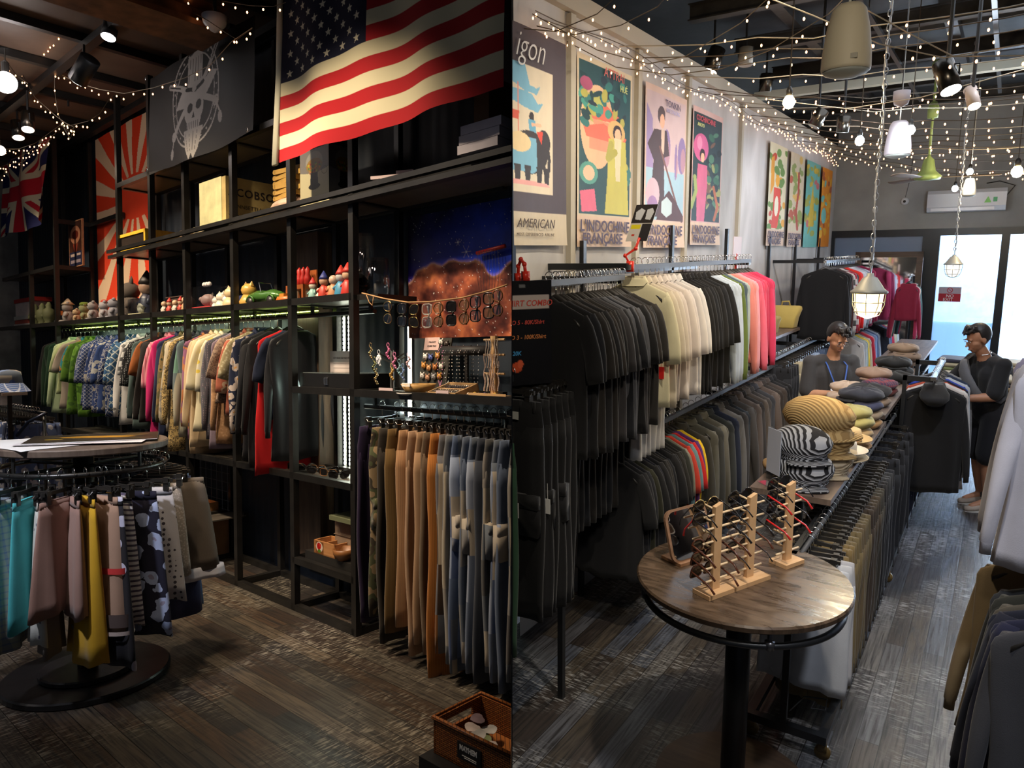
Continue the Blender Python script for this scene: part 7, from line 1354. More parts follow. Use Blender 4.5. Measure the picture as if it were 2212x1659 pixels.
for s_, x, r_, rim, shp_, lb, tp in fr2:
    c = (c0, c1_)[s_]; z = rows[r_]; 
    # the bridge sits on the nose peg, arms run towards the front
    q = c+d*x+nn*.066+Vector((0, 0, z+.020)); glasses('sunglasses', lb, q, (-.24, 0, ang+PI), rim, LENS if rim is not RIMC else LTINT, shp_, False, 'sunglasses on the pine stands', .0022 if rim in (GOLD, DKG) else .0036, .142, temple=tp, h=.05)
t = thing('table_mirror', 'rounded wooden-backed table mirror leaning on its stand at the left of the table', 'mirror', (-1.03, 2.93, ZT), 1.15); mb = MB(); P = []
for cx_, cz_, a0 in ((.085, .05, -PI/2), (.085, .20, 0), (-.085, .20, PI/2), (-.085, .05, PI)):
    for k in range(5): a = a0+k*PI/8; P.append((cx_+.04*cos(a), cz_+.04*sin(a)))
Mx = Matrix.Rotation(PI/2-.3, 4, 'X'); mb.prism(P, -.006, .006, M=Mx); mb.part('mirror_frame', wood((.30, .17, .10), (.22, .12, .07), 'mirror_wood'), t); mb = MB(); mb.prism([(x*.9, (z-.125)*.92+.125) for x, z in P], .006, .0075, M=Mx); mb.part('mirror_glass', plain((.7, .7, .7), .03, 1, 'mirror_silver'), t)
mb = MB(); mb.box((-.10, -.02, 0), (.10, .10, .014)); mb.part('mirror_base', wood((.38, .2, .1), (.28, .14, .07), 'base_wood2'), t); mb = MB(); mb.tube([(-.04, .03, .04), (.04, .03, .04)], .014, 8); mb.part('hinge', DARKM, t, True)
# ================================================================ people
def remeshed(mb, name, mats, parent, vox=.012, smooth=6):
    me = mb.mesh(name, mats, True); o = bpy.data.objects.new(name, me); COL.objects.link(o)
    m = o.modifiers.new('r', 'REMESH'); m.mode = 'VOXEL'; m.voxel_size = vox; m.use_smooth_shade = True
    s_ = o.modifiers.new('s', 'SMOOTH'); s_.factor = .5; s_.iterations = smooth
    dg = bpy.context.evaluated_depsgraph_get(); m2 = bpy.data.meshes.new_from_object(o.evaluated_get(dg)); bpy.data.objects.remove(o)
    o = bpy.data.objects.new(name, m2); COL.objects.link(o); o.parent = parent; return o
def limb(mb, P, R_, n=14): mb.tube(P, R_, n); [mb.ball(p, r*.99, 12) for p, r in zip(P, R_)]
def lerp(a, b, f): return Vector(a).lerp(Vector(b), f)
def hand(mb, w, dirv, palm, side, curl=.5, s=1.0):
    "palm block, four fingers of unequal length and a thumb"
    w = Vector(w); dv = Vector(dirv).normalized(); pn = Vector(palm).normalized(); ac = dv.cross(pn).normalized()*side; pn = ac.cross(dv).normalized()*side if False else pn
    Lp = .085*s; c = w+dv*Lp
    for k in (-1, -.33, .33, 1): limb(mb, [w+ac*.014*k, c+ac*.030*k*s], [.013*s, .0115*s], 8)
    for k, ln in ((-1, .060), (-.36, .074), (.28, .070), (.9, .054)):
        b0 = c+ac*.030*k*s; f = dv.copy(); p = b0; P = [p]; a = 0
        for j, q in enumerate((.45, .32, .26)):
            a += curl*(.5+.35*j); f = (dv*cos(a)+pn*sin(a)).normalized(); p = p+f*ln*q*s; P.append(p)
        mb.tube(P, [.0092*s, .0088*s, .0078*s, .0062*s], 8); mb.ball(P[-1], .0062*s, 7); [mb.ball(x, .0088*s, 7) for x in P[:-1]]
    b0 = w+dv*.025*s-ac*.026*s; P = [b0, b0+(dv*.6-ac*.8).normalized()*.034*s+pn*.008, b0+(dv*.9-ac*.45).normalized()*.062*s+pn*.02, b0+(dv*1.0-ac*.25).normalized()*.085*s+pn*.03]
    mb.tube(P, [.013*s, .0115*s, .0095*s, .007*s], 8); [mb.ball(x, r, 7) for x, r in zip(P, (.013*s, .0115*s, .0095*s, .007*s))]
def person(name_lb, loc, rz, pitch, turn, J, legs, skin, shirt_m, pants_m=None, hair_m=None, glasses_on=False, extras=None):
    t = thing('person', name_lb, 'person', loc, rz); mb = MB()
    # torso core, neck, limbs
    [limb(mb, [Vector(J[q_])+Vector((k*.05, 0, 0)) for q_ in ('pelvis', 'waist', 'chest')], [.10, .09, .105]) for k in (-1, 1)]; limb(mb, [J['chest'], J['neck'], J['headb']], [.08, .055, .052])
    for s in 'LR':
        limb(mb, [J['sh'+s], lerp(J['sh'+s], J['el'+s], .5), J['el'+s]], [.056, .048, .040]); limb(mb, [J['el'+s], lerp(J['el'+s], J['wr'+s], .35), J['wr'+s]], [.040, .040, .025])
        dv = Vector(J['wr'+s])-Vector(J['el'+s]); hand(mb, J['wr'+s], J.get('hd'+s, dv), J.get('pn'+s, (0, 0, -1)), 1 if s == 'L' else -1, J.get('cu'+s, .45), 1.0)
        if legs:
            limb(mb, [J['hp'+s], lerp(J['hp'+s], J['kn'+s], .5), J['kn'+s]], [.088, .075, .055]); limb(mb, [J['kn'+s], lerp(J['kn'+s], J['an'+s], .35), J['an'+s]], [.054, .056, .036]); limb(mb, [J['an'+s], Vector(J['an'+s])+Vector((0, -.14, -.045))], [.036, .03])
    # head, in its own frame
    H = Matrix.Translation(J['head']) @ Matrix.Rotation(turn, 4, 'Z') @ Matrix.Rotation(pitch, 4, 'X')
    def hb(c, r, sc=(1, 1, 1), n=16):
        tmp = MB(); tmp.ball((0, 0, 0), r, n, sc=sc); mb.add([H @ (Vector(p)+Vector(c)) for p in tmp.v], tmp.f)
    hb((0, .015, .02), .092, (.84, 1.02, 1.05), 20); hb((0, -.030, -.045), .066, (.88, .95, 1.0)); hb((0, -.062, -.088), .030, (1.05, .8, .8)); hb((0, -.04, -.03), .06, (1.08, .8, .7))
    for p, r, sc in (((0, -.098, -.012), .012, (.8, 1, 1.9)), ((0, -.112, -.032), .0125, (1.15, 1, .8)), ((0, -.090, -.066), .016, (1.5, .6, .35)), ((0, -.088, -.074), .015, (1.4, .6, .4)), ((-.033, -.083, .018), .016, (1.4, .5, .5)), ((.033, -.083, .018), .016, (1.4, .5, .5))): hb(p, r, sc, 10)
    for k in (-1, 1): hb((k*.078, .005, -.015), .026, (.35, .8, 1.25), 10)
    o = remeshed(mb, 'body', [skin], t, .0075, 3)
    def hp(name, m, items, smooth=True):
        q = MB()
        for c, r, sc in items: tmp = MB(); tmp.ball((0, 0, 0), r, 12, sc=sc); q.add([H @ (Vector(p)+Vector(c)) for p in tmp.v], tmp.f)
        return q.part(name, m, t, smooth)
    for k in (-1, 1): hp('eye', plain((.5, .48, .45), .2, 0, 'eye_white'), [((k*.031, -.089, .003), .0085, (1.3, .7, .55))]); hp('pupil', plain((.01, .007, .006), .1, 0, 'pupil'), [((k*.031, -.0955, .002), .0042, (1, .5, 1))]); hp('eyebrow', hair_m, [((k*.032, -.095, .021), .011, (1.7, .4, .3))])
    hp('lips', plain((.34, .13, .10), .5, 0, 'lips'), [((0, -.099, -.0665), .012, (1.5, .45, .28)), ((0, -.097, -.073), .011, (1.3, .45, .35))])
    q = MB(); rr = random.Random(5)
    tmp = MB(); tmp.ball((0, 0, 0), .100, 22, sc=(.86, 1.02, 1.04)); 
    q.add([H @ (Vector((p[0], p[1]+.022, p[2]+.032)) if not (p[1] < -.035 and p[2] < .035) and p[2] > -.075 else Vector((p[0]*.78, p[1]*.72+.03, max(p[2], -.075)*.7+.03))) for p in tmp.v], tmp.f)
    for i in range(22):
        a = rr.uniform(PI*1.15, PI*1.85); e = rr.uniform(.35, 1.0); b0 = Vector((.084*cos(e)*cos(a), .022+.1*cos(e)*sin(a), .03+.1*sin(e))); fwd = Vector((rr.uniform(-.3, .3), -1, .1)); P = [b0, b0*1.06+fwd*.02+Vector((0, 0, .012)), b0+fwd*.045+Vector((0, 0, -.006))]
        if b0.y > .06: P[2] = b0+Vector((0, .012, -.045)); P[1] = b0+Vector((0, .014, -.01))
        q.tube([H @ p for p in P], [.013, .010, .003], 6)
    remeshed(q, 'hair', [hair_m], t, .006, 5)
    # shirt
    q = MB(); [limb(q, [Vector(J['pelvis'])+Vector((k*.065, .0, J.get('hem', -.03))), Vector(J['pelvis'])+Vector((k*.06, 0, 0)), Vector(J['waist'])+Vector((k*.055, 0, 0)), Vector(J['chest'])+Vector((k*.07, 0, 0))], [.118, .115, .108, .118]) for k in (-1, 1)]; limb(q, [Vector(J['chest'])+Vector((.0, .0, .04)), lerp(J['chest'], J['neck'], .6)], [.10, .072])
    for s in 'LR': limb(q, [lerp(J['chest'], J['sh'+s], .45)+Vector((0, 0, .06)), J['sh'+s], lerp(J['sh'+s], J['el'+s], .55), lerp(J['sh'+s], J['el'+s], .88)], [.072, .068, .066, .069])
    remeshed(q, 't_shirt', [shirt_m], t, .012, 4)
    if legs:
        q = MB(); limb(q, [Vector(J['pelvis'])+Vector((0, 0, .04)), J['pelvis']], [.155, .16])
        for s in 'LR': limb(q, [J['hp'+s], lerp(J['hp'+s], J['kn'+s], .5), lerp(J['hp'+s], J['kn'+s], .92)], [.115, .110, .105])
        remeshed(q, 'shorts', [pants_m], t, .012, 4)
        for s in 'LR':
            q = MB(); a = Vector(J['an'+s]); q.loft([[(a.x+w*cos(f)*1.0, a.y+y, max(.0, zc+h*sin(f))) for f in np.linspace(0, 2*PI, 14, endpoint=False)] for y, w, h, zc in ((.075, .02, .02, .045), (.065, .038, .045, .045), (.0, .042, .052, .05), (-.07, .046, .04, .04), (-.14, .05, .03, .03), (-.19, .035, .022, .024), (-.205, .012, .012, .02))]); q.part('shoe', plain((.28, .23, .19), .8, 0, 'suede_shoe', var=.2), t, True)
            q = MB(); q.prism([(a.x+.05*cos(f), a.y-.065+.14*sin(f)) for f in np.linspace(0, 2*PI, 18, endpoint=False)], 0, .016); q.part('shoe_sole', plain((.55, .53, .5), .7, 0, 'sole'), t)
            q = MB(); q.tube([(a.x, a.y, .07), (a.x, a.y, .15)], [.043, .041], 12); q.part('sock', plain((.05, .05, .055), .9, 0, 'sock'), t, True)
    else:
        q = MB(); limb(q, [Vector(J['pelvis'])+Vector((0, 0, .02)), J['pelvis']], [.15, .155])
        for s in 'LR': k = 1 if s == 'L' else -1; limb(q, [(k*.09, 0, .85), (k*.1, 0, .48), (k*.1, 0, .09)], [.10, .08, .065])
        remeshed(q, 'trousers', [pants_m], t, .014, 4)
        for s in (-1, 1): q = MB(); q.loft([[(s*.1+w*cos(f), y, max(0, zc+h*sin(f))) for f in np.linspace(0, 2*PI, 12, endpoint=False)] for y, w, h, zc in ((.07, .03, .03, .04), (0, .045, .05, .05), (-.1, .05, .035, .035), (-.19, .03, .02, .02))]); q.part('shoe', DARKM, t, True)
    return t, H, J
SKIN = plain((.46, .24, .14), .5, 0, 'skin_light', .4, var=.06); SKIN2 = plain((.34, .16, .09), .5, 0, 'skin_tan', .4, var=.06); HAIR = plain((.012, .009, .008), .45, 0, 'black_hair', var=.4)
# man looking at his phone behind the counter
J = dict(pelvis=(0, .0, .95), waist=(0, 0, 1.08), chest=(0, .0, 1.27), neck=(0, -.03, 1.445), headb=(0, -.055, 1.50), head=(0, -.085, 1.60),
 shL=(.185, 0, 1.375), elL=(.22, -.06, 1.10), wrL=(.09, -.27, 1.125), shR=(-.185, 0, 1.375), elR=(-.225, -.05, 1.10), wrR=(-.05, -.25, 1.14), hdR=(.5, -.85, -.05), hdL=(-.45, -.85, .1), pnL=(-.3, 0, .9), pnR=(.3, .1, -.9), cuL=.6, cuR=.35, hem=-.05)
t, H, _ = person('young man with glasses in a dark grey t-shirt and lanyard looking down behind the counter', (-1.20, 6.75, 0), .62, .55, .12, J, False, SKIN, fabric((.045, .044, .046)), fabric((.012, .012, .013)), HAIR)
for k in (-1, 1): q = MB(); q.tube([H @ Vector((k*.032+.024*cos(a), -.104, .002+.019*sin(a))) for a in np.linspace(0, 2*PI, 14, endpoint=False)], .0018, 5, closed=True); q.part('spectacle_rim', CHROME, t)
q = MB(); q.tube([(-.07, .02, 1.43), (-.085, -.12, 1.36), (-.04, -.185, 1.2), (0, -.19, 1.10)], .007, 6, flat=.4); q.tube([(.07, .02, 1.43), (.085, -.12, 1.36), (.04, -.185, 1.2), (0, -.19, 1.10)], .007, 6, flat=.4); q.part('lanyard', plain((.03, .09, .35), .6, 0, 'blue_ribbon'), t, True)
q = MB(); q.box((-.035, -.2, .99), (.035, -.194, 1.1)); q.part('name_badge', WHITE, t); q = MB(); w_ = Vector(J['wrR']); q.tube([w_+Vector((-.03, .04, .028)), w_+Vector((-.03, .01, .0)), w_+Vector((-.03, .03, -.028)), w_+Vector((-.03, .06, 0))], .012, 8, closed=True); q.part('white_wrist_band', plain((.6, .6, .58), .6, 0, 'white_band'), t, True)
mb = MB(); mb.box((-.037, -.075, -.004), (.037, .075, .004)); o = mb.solo('phone', plain((.1, .1, .11), .2, 0, 'phone_body'), 'small phone held in both hands by the man with glasses', 'phone', (-1.03, 6.40, 1.152), .7)
# man sorting hoodies
J = dict(pelvis=(0, .02, .93), waist=(0, .0, 1.05), chest=(0, -.03, 1.24), neck=(0, -.085, 1.41), headb=(0, -.12, 1.46), head=(0, -.155, 1.56),
 shL=(.185, -.03, 1.345), elL=(.20, -.10, 1.07), wrL=(.06, -.33, 1.03), shR=(-.185, -.05, 1.345), elR=(-.19, -.24, 1.13), wrR=(-.10, -.45, 1.12), hdL=(-.4, -.9, .0), hdR=(.0, -.95, -.15), cuL=.45, cuR=.4, pnL=(0, 0, -1), pnR=(0, 0, -1),
 hpL=(.09, .02, .88), hpR=(-.09, .02, .88), knL=(.10, -.02, .49), knR=(-.10, .02, .49), anL=(.10, .02, .09), anR=(-.11, .10, .09), hem=-.10)
t, H, _ = person('young man in black t-shirt and shorts with a grey cross-body bag sorting hoodies', (-.03, 7.62, 0), -.95, .38, -.05, J, True, SKIN2, fabric((.014, .014, .016)), fabric((.009, .009, .012)), HAIR)
q = MB(); P = [(-.17, -.02, 1.42), (-.10, -.17, 1.36), (.02, -.21, 1.22), (.13, -.17, 1.08), (.18, -.02, 1.02), (.12, .16, 1.12), (-.05, .2, 1.32), (-.17, .08, 1.42)]; q.tube(P, .016, 8, closed=True, flat=.35); q.part('bag_strap', fabric((.06, .06, .065)), t, True)
q = MB(); q.loft([[(x+w*cos(a)*.6, y-.02+.03*sin(a)-.01, z+w*cos(a)) for a in np.linspace(0, 2*PI, 14, endpoint=False)] for x, y, z, w in ((-.09, -.17, 1.35, .02), (-.05, -.2, 1.30, .055), (.03, -.215, 1.2, .065), (.10, -.19, 1.11, .055), (.15, -.14, 1.05, .02))]); q.part('cross_body_bag', fabric((.11, .11, .12)), t, True)
q = MB(); q.tube([(.058*cos(a), -.088+.058*sin(a), 1.425+.012*sin(a)) for a in np.linspace(0, 2*PI, 16, endpoint=False)], .003, 5, closed=True); q.part('thin_necklace', CHROME, t)

# ================================================================ hoodie rack by the man
t = thing('hoodie_rack', 'black steel rack with a chrome rail of hoodies in front of the standing man', 'clothes rail', (-.40, 6.4, 0)); mb = MB(); mb.box((-.02, .1, 1.315), (.02, 1.15, 1.345)); mb.part('rail_bar', CHROME, t)
mb = MB(); mb.box((-.215, .12, 1.30), (.0, .15, 1.34)); mb.part('bracket_arm', BK, t); mb = MB(); mb.box((-.215, 1.1, 1.30), (.0, 1.13, 1.34)); mb.part('bracket_arm', BK, t)
for y in (.12, 1.1): mb = MB(); mb.box((-.215, y, 0.0), (-.185, y+.03, 1.34)); mb.part('upright', BK, t)
for i in range(11):
    y = 6.62+i*.085; c, w_ = [((.008, .008, .009), 'black hooded sweatshirt'), ((.010, .010, .012), 'second black hooded sweatshirt'), ((.42, .38, .36), 'oatmeal sweatshirt'), ((.5, .48, .46), 'pale grey sweatshirt'), ((.35, .06, .03), 'rust red sweatshirt'), ((.01, .01, .02), 'black sweatshirt'), ((.02, .05, .35), 'royal blue sweatshirt'), ((.4, .42, .45), 'light grey sweatshirt'), ((.012, .012, .014), 'black zip sweatshirt'), ((.02, .03, .06), 'navy sweatshirt'), ((.2, .2, .2), 'grey sweatshirt')][i]
    o = shirt((-.40, y, 1.357), random.uniform(-.08, .12)+(.1 if i == 0 else 0), fb(c), f'{w_} hanging {nth(i+1)} from the near end of the chrome rail', 'long', 'hanging_sweatshirt', 'sweatshirt', 'hoodies on the chrome rail', i, .86, .235)
    if i < 2:
        q = MB(); q.loft([[(r_*cos(a), .03+.05*sin(a)*(1 if sin(a) > 0 else .8)-.05*k, -.10-dz*(1+.25*sin(a))) for a in np.linspace(0, 2*PI, 18, endpoint=False)] for k, (r_, dz) in enumerate(((.07, -.01), (.085, .02), (.105, .05), (.10, .09), (.06, .12)))]); q.part('hood', fb(c), o, True)
# table of folded jeans behind
t = thing('display_table', 'low table stacked with folded trousers in front of the glass doors', 'table', (-.28, 9.2, 0)); mb = MB(); mb.box((-.28, -.75, .82), (.62, .8, .86)); mb.part('table_top', WT, t)
for a_, b_ in ((-.24, -.7), (.58, -.7), (-.24, .75), (.58, .75)): mb = MB(); mb.box((a_-.02, b_-.02, 0), (a_+.02, b_+.02, .82)); mb.part('leg', BK, t)
FJ = [((.10, .10, .13), 'black'), ((.5, .44, .32), 'cream'), ((.55, .5, .4), 'ivory'), ((.3, .36, .16), 'sage green'), ((.5, .46, .34), 'pale stone'), ((.05, .055, .09), 'dark indigo'), ((.35, .25, .14), 'tan')]
for s_ in range(6):
    cx_ = -.40+(s_ % 3)*.27; cy_ = 8.65+(s_//3)*.6
    for k in range(5 if s_ < 3 else 7):
        c, w_ = FJ[(k+s_*2) % 7]; mb = MB(); L_ = .13; q = .021; mb.loft([[(L_*(abs(cos(a))**.4)*(1 if cos(a) > 0 else -1), yy0, q+q*.95*sin(a)) for a in np.linspace(0, 2*PI, 16, endpoint=False)] for yy0 in (-.17, -.165, .165, .17)])
        mb.solo('folded_trousers', fb(c), f'folded {w_} trousers, {nth(k+1)} from the bottom of the {["front left", "front middle", "front right", "back left", "back middle", "back right"][s_]} pile', 'trousers', (cx_+.01*sin(k*3), cy_+.01*cos(k*2), .861+k*.0425), .06*sin(k*5), 'folded trousers by the glass doors', True)
# ================================================================ far rails at the left wall
mb = MB(); mb.box((0, 0, 0), (.36, 2.45, .03)); o = mb.solo('wall_shelf', WT, 'dark wooden wall shelf holding a yellow bag beyond the pink sweatshirts', 'shelf', (WX, 7.25, 1.42))
t = thing('wall_clothes_rail', 'rail of jeans beneath the wooden wall shelf', 'clothes rail', (WX, 7.3, 0)); mb = MB(); mb.box((.46, 0, 1.27), (.49, 2.4, 1.30)); mb.part('rail_bar', ST2, t)
for y in (.05, 1.2, 2.35): bracket(t, y, 1.33, .47)
JM = [((.018, .018, .02), 'black'), ((.02, .02, .022), 'washed black'), ((.45, .38, .24), 'cream'), ((.42, .46, .48), 'white-grey'), ((.14, .20, .30), 'mid blue'), ((.28, .36, .48), 'light blue'), ((.32, .40, .52), 'pale blue'), ((.06, .09, .16), 'dark blue'), ((.08, .12, .20), 'deep blue'), ((.05, .07, .12), 'indigo'), ((.10, .14, .22), 'faded blue')]
for i in range(22): c, w_ = JM[min(i//2, 10)]; trousers((WX+.475, 7.35+i*.1, 1.30+.016), random.uniform(-.1, .15), fb(c, 'denim', tuple(q*.7 for q in c)), f'{w_} jeans, {nth(i+1)} from the near end of the rail beneath the wooden shelf', 'hanging_jeans', 'jeans', 'jeans beneath the wooden shelf', i, 1.0, hw=.17, leg=.085, tagm=WHITE if i in (8, 11) else None, tag_at=(.08, -.04, -.3))
def tote(loc, s, m, label, rz=0):
    t = thing('tote_bag', label, 'bag', loc, rz); mb = MB(); mb.loft([[(s*w*(abs(cos(a))**.5)*(1 if cos(a) > 0 else -1)+.01*sin(4*a), s*d_*(abs(sin(a))**.6)*(1 if sin(a) > 0 else -1), s*z) for a in np.linspace(0, 2*PI, 24, endpoint=False)] for w, d_, z in ((.40, .28, 0), (.44, .32, .06), (.5, .3, .45), (.62, .22, .80), (.60, .12, .92), (.50, .03, .96))]); mb.part('bag_body', m, t, True)
    mb = MB(); mb.tube([(-.2*s, 0, .9*s), (-.16*s, -.05*s, 1.12*s), (.1*s, -.05*s, 1.14*s), (.16*s, 0, .92*s)], .035*s, 8, flat=.4); mb.part('handle', m, t, True)
tote((-2.08, 8.75, 1.452), .27, fabric((.48, .36, .10)), 'mustard yellow canvas tote bag on the wooden wall shelf', .1); tote((-2.1, 8.1, 1.452), .2, fabric((.30, .25, .10)), 'olive canvas bag beside the mustard one on the wall shelf', -.2)
mb = MB(); mb.ball((0, 0, .085), .11, 12, sc=(1.1, 1.3, .78)); mb.solo('soft_pouch', fabric((.05, .05, .06)), 'dark grey crumpled pouch at the near end of the wooden wall shelf', 'bag', (-2.08, 7.72, 1.452), smooth=True)
FRX = -1.72; t = thing('wall_clothes_rail', 'far upper wall rail with black and striped tops', 'clothes rail', (WX, 8.9, 0)); mb = MB(); mb.box((FRX-WX-.015, 0, 2.19), (FRX-WX+.015, 2.3, 2.22)); mb.part('rail_bar', CHROME, t)
for y in (.02, 1.1, 2.2): bracket(t, y, 2.24, FRX-WX)
for u in (1655, 1712, 1763): q = R(u, 540, X=WX).y-8.9; mb = MB(); mb.box((.02, q-.02, 0), (.05, q+.02, 2.5)); mb.part('upright', BK, t)
UP = [((.007, .007, .008), 'black', 'solid', 0)]*3+[((.05, .02, .02), 'maroon', 'solid', 0), ((.5, .48, .48), 'black and white striped', 'stripe', (.01, .01, .012)), ((.3, .03, .06), 'red and white striped', 'stripe', (.5, .5, .5)), ((.35, .35, .4), 'grey', 'solid', 0), ((.05, .05, .06), 'dark grey', 'solid', 0), ((.6, .03, .02), 'bright red', 'solid', 0), ((.62, .02, .02), 'scarlet', 'solid', 0), ((.6, .12, .08), 'red and cream striped', 'stripe', (.6, .6, .6)), ((.5, .52, .6), 'pale grey', 'solid', 0), ((.55, .57, .64), 'off-white', 'solid', 0), ((.5, .53, .6), 'cool white', 'solid', 0), ((.28, .33, .4), 'blue grey', 'solid', 0), ((.4, .05, .08), 'wine red', 'solid', 0), ((.5, .5, .55), 'navy and white striped', 'stripe', (.03, .04, .1)), ((.2, .01, .05), 'burgundy', 'solid', 0), ((.22, .012, .05), 'deep burgundy', 'solid', 0), ((.45, .04, .1), 'cherry', 'solid', 0)]
for i, (c, w_, kd, c2) in enumerate(UP):
    shirt((FRX, 8.95+i*.108, 2.232), random.uniform(-.05, .2)+(.12 if i == 0 else 0), fb(c, kd, c2, sc=.12) if c2 else fb(c), f'{w_} long-sleeved top, {nth(i+1)} from the near end of the far upper rail', 'long', 'hanging_long_sleeved_shirt', 'shirt', 'tops on the far upper rail', i, .80, .25)
t = thing('wall_clothes_rail', 'far lower wall rail with jeans and pale tops', 'clothes rail', (WX, 9.9, 0)); mb = MB(); mb.box((.66, 0, 1.30), (.69, 1.7, 1.33)); mb.part('rail_bar', CHROME, t)
for y in (.02, 1.6): bracket(t, y, 1.36, .67)
LO = [((.5, .5, .5), 'white'), ((.35, .38, .40), 'pale grey'), ((.28, .34, .30), 'sage'), ((.6, .42, .03), 'yellow'), ((.45, .4, .3), 'stone'), ((.1, .1, .12), 'charcoal'), ((.5, .03, .06), 'red'), ((.5, .2, .2), 'pink'), ((.2, .3, .5), 'sky blue'), ((.06, .1, .2), 'navy'), ((.3, .35, .45), 'ice blue'), ((.03, .03, .04), 'black')]
for i, (c, w_) in enumerate(LO): shirt((WX+.675, 10.0+i*.125, 1.345), random.uniform(-.1, .1), fb(c), f'{w_} top, {nth(i+1)} from the near end of the far lower rail', 'long', 'hanging_shirt', 'shirt', 'tops on the far lower rail', i, .70, .23)
# standing mirror
t = thing('standing_mirror', 'tall dark wood framed mirror leaning on the blue-grey pane at the back', 'mirror', (-1.43, 11.75, 0), .0, rx=-.04); fm = wood((.10, .06, .04), (.05, .03, .02), 'dark_mirror_frame')
for a_, b_ in (((-.44, -.02, 0), (-.36, .03, 2.30)), ((.36, -.02, 0), (.44, .03, 2.30)), ((-.44, -.02, 2.22), (.44, .03, 2.30)), ((-.44, -.02, 0), (.44, .03, .08))): mb = MB(); mb.box(a_, b_); mb.part('frame_side', fm, t)
mb = MB(); mb.box((-.37, .0, .05), (.37, .015, 2.25)); mb.part('mirror_glass', plain((.75, .75, .76), .04, 1, 'silver_glass'), t)
for i, (c, w_) in enumerate((((.26, .02, .05), 'burgundy'), ((.5, .05, .12), 'cherry red'), ((.55, .45, .35), 'cream'), ((.05, .1, .1), 'dark teal'))):   # tops added in place of the reflection in the mirror
    shirt((-1.10, 11.35+i*.08, 1.98), .3, fb(c), f'{w_} top, {nth(i+1)} on the added rail in place of a mirror reflection', 'long', 'hanging_shirt', 'shirt', 'tops standing in for the mirror reflection', i, .5, .15)
t = thing('reflection_stand', 'short black stand added to carry the tops that stand in for the mirror reflection', 'clothes rail', (-1.10, 11.3, 0)); mb = MB(); mb.box((-.01, 0, 1.95), (.01, .35, 1.965)); mb.part('rail_bar', BK, t); mb = MB(); mb.box((-.015, .33, 0), (.015, .36, 1.965)); mb.part('upright', BK, t)  # added stand, carries the reflection stand-ins

# ================================================================ clothes at the right edge
ERX = .325; t = thing('garment_rail', 'double garment rail at the right edge with white shirts above and dark shirts below', 'clothes rail', (ERX, 2.6, 0)); mb = MB(); mb.tube([(0, .0, 2.06), (0, 1.6, 2.06)], .014, 8); mb.part('top_rail', BK, t, True); mb = MB(); mb.tube([(0, .0, 1.20), (0, 1.6, 1.20)], .014, 8); mb.part('lower_rail', BK, t, True)
for y in (1.55,): mb = MB(); mb.tube([(0, y, 0), (0, y, 2.06)], .016, 8); mb.part('upright', BK, t, True)
LN = fb((.52, .52, .60), rough=.85); LN2 = fb((.42, .40, .42)); NV = fb((.045, .055, .16))
for i, (m, w_, ln, y, sd) in enumerate(((LN, 'crinkled white linen shirt, nearest on the upper right-hand rail', .80, 3.20, 3), (LN2, 'pale grey linen shirt behind the crinkled white one', .86, 3.34, 1), (NV, 'navy blue shirt peeping out below the white linen shirts', .98, 3.45, 2), (fb((.30, .27, .36)), 'dusty lilac checked shirt at the back of the upper right-hand rail', .7, 3.60, 4))):
    shirt((ERX, y, 2.077), (.22, -.1, .05, .1)[i], m, w_, 'long', 'hanging_linen_shirt', 'shirt', None, sd, ln, .27 if i != 2 else .21, collar=m, extra=('placket',) if i == 0 else ())
DS = [((.060, .060, .068), 'washed charcoal shirt, nearest on the lower right-hand rail'), ((.02, .022, .05), 'dark navy shirt, second on the lower right-hand rail'), ((.015, .017, .03), 'midnight blue shirt, third on the lower right-hand rail'), ((.08, .07, .055), 'taupe shirt, fourth on the lower right-hand rail'), ((.035, .036, .03), 'dark olive shirt, fifth on the lower right-hand rail'), ((.03, .032, .036), 'slate shirt, sixth on the lower right-hand rail'), ((.20, .14, .07), 'tan brown jacket sticking out behind the dark shirts at the right edge')]
for i, (c, w_) in enumerate(DS): shirt((ERX-.005-(.05 if i == 6 else 0), 2.86+i*.07+(.12 if i == 6 else 0), 1.217), (.06, -.04, .05, 0, -.05, .04, -.15)[i], fb(c), w_, 'long', 'hanging_shirt', 'shirt', None, i, .82, .255, collar=fb(c))
# ================================================================ ceiling fixtures
BULBM = plain((1, .8, .5), .4, 0, 'fairy_bulb', emit=(1, .42, .17), es=4.5); WIRE = plain((.07, .05, .03), .7, 0, 'string_wire'); WIREP = plain((.35, .3, .22), .6, 0, 'pale_wire')
def bulb_me(r): return gm(('bulb', r), lambda: (lambda m_: (m_.ball((0, 0, 0), r, 6, sc=(1, 1, 1.5)), m_.mesh('bulb', [BULBM], True))[1])(MB()))
def strand(P, label, step=.13, r=.008, group=None, wire=None, wr=.003, off=0):
    t = thing('string_lights', label, 'string lights', P[0], 0, group); P = [Vector(p)-Vector(P[0]) for p in P]; mb = MB(); mb.tube(P, wr, 4); mb.part('cord', wire or WIRE, t)
    d = off; k = 0
    for a, b_ in zip(P[:-1], P[1:]):
        L_ = (b_-a).length
        while d < L_: q = a.lerp(b_, d/L_)+Vector((.006*sin(k*2.1), .006*cos(k*1.7), -.02-.012*((k*7) % 3))); put('bulb', bulb_me(r), t, loc=q); d += step; k += 1
        d -= L_
    return t
def sagging(a, b_, s, n=18): a, b_ = Vector(a), Vector(b_); return [a.lerp(b_, i/n)-Vector((0, 0, 4*s*(i/n)*(1-i/n)))+Vector((0, .03*sin(i*1.9), .012*sin(i*2.7))) for i in range(n+1)]
def px_strand(pts, fn, Y, label, **k): return strand([fn(u, v, Y=Y[i] if hasattr(Y, '__len__') else Y) for i, (u, v) in enumerate(pts)], label, **k)
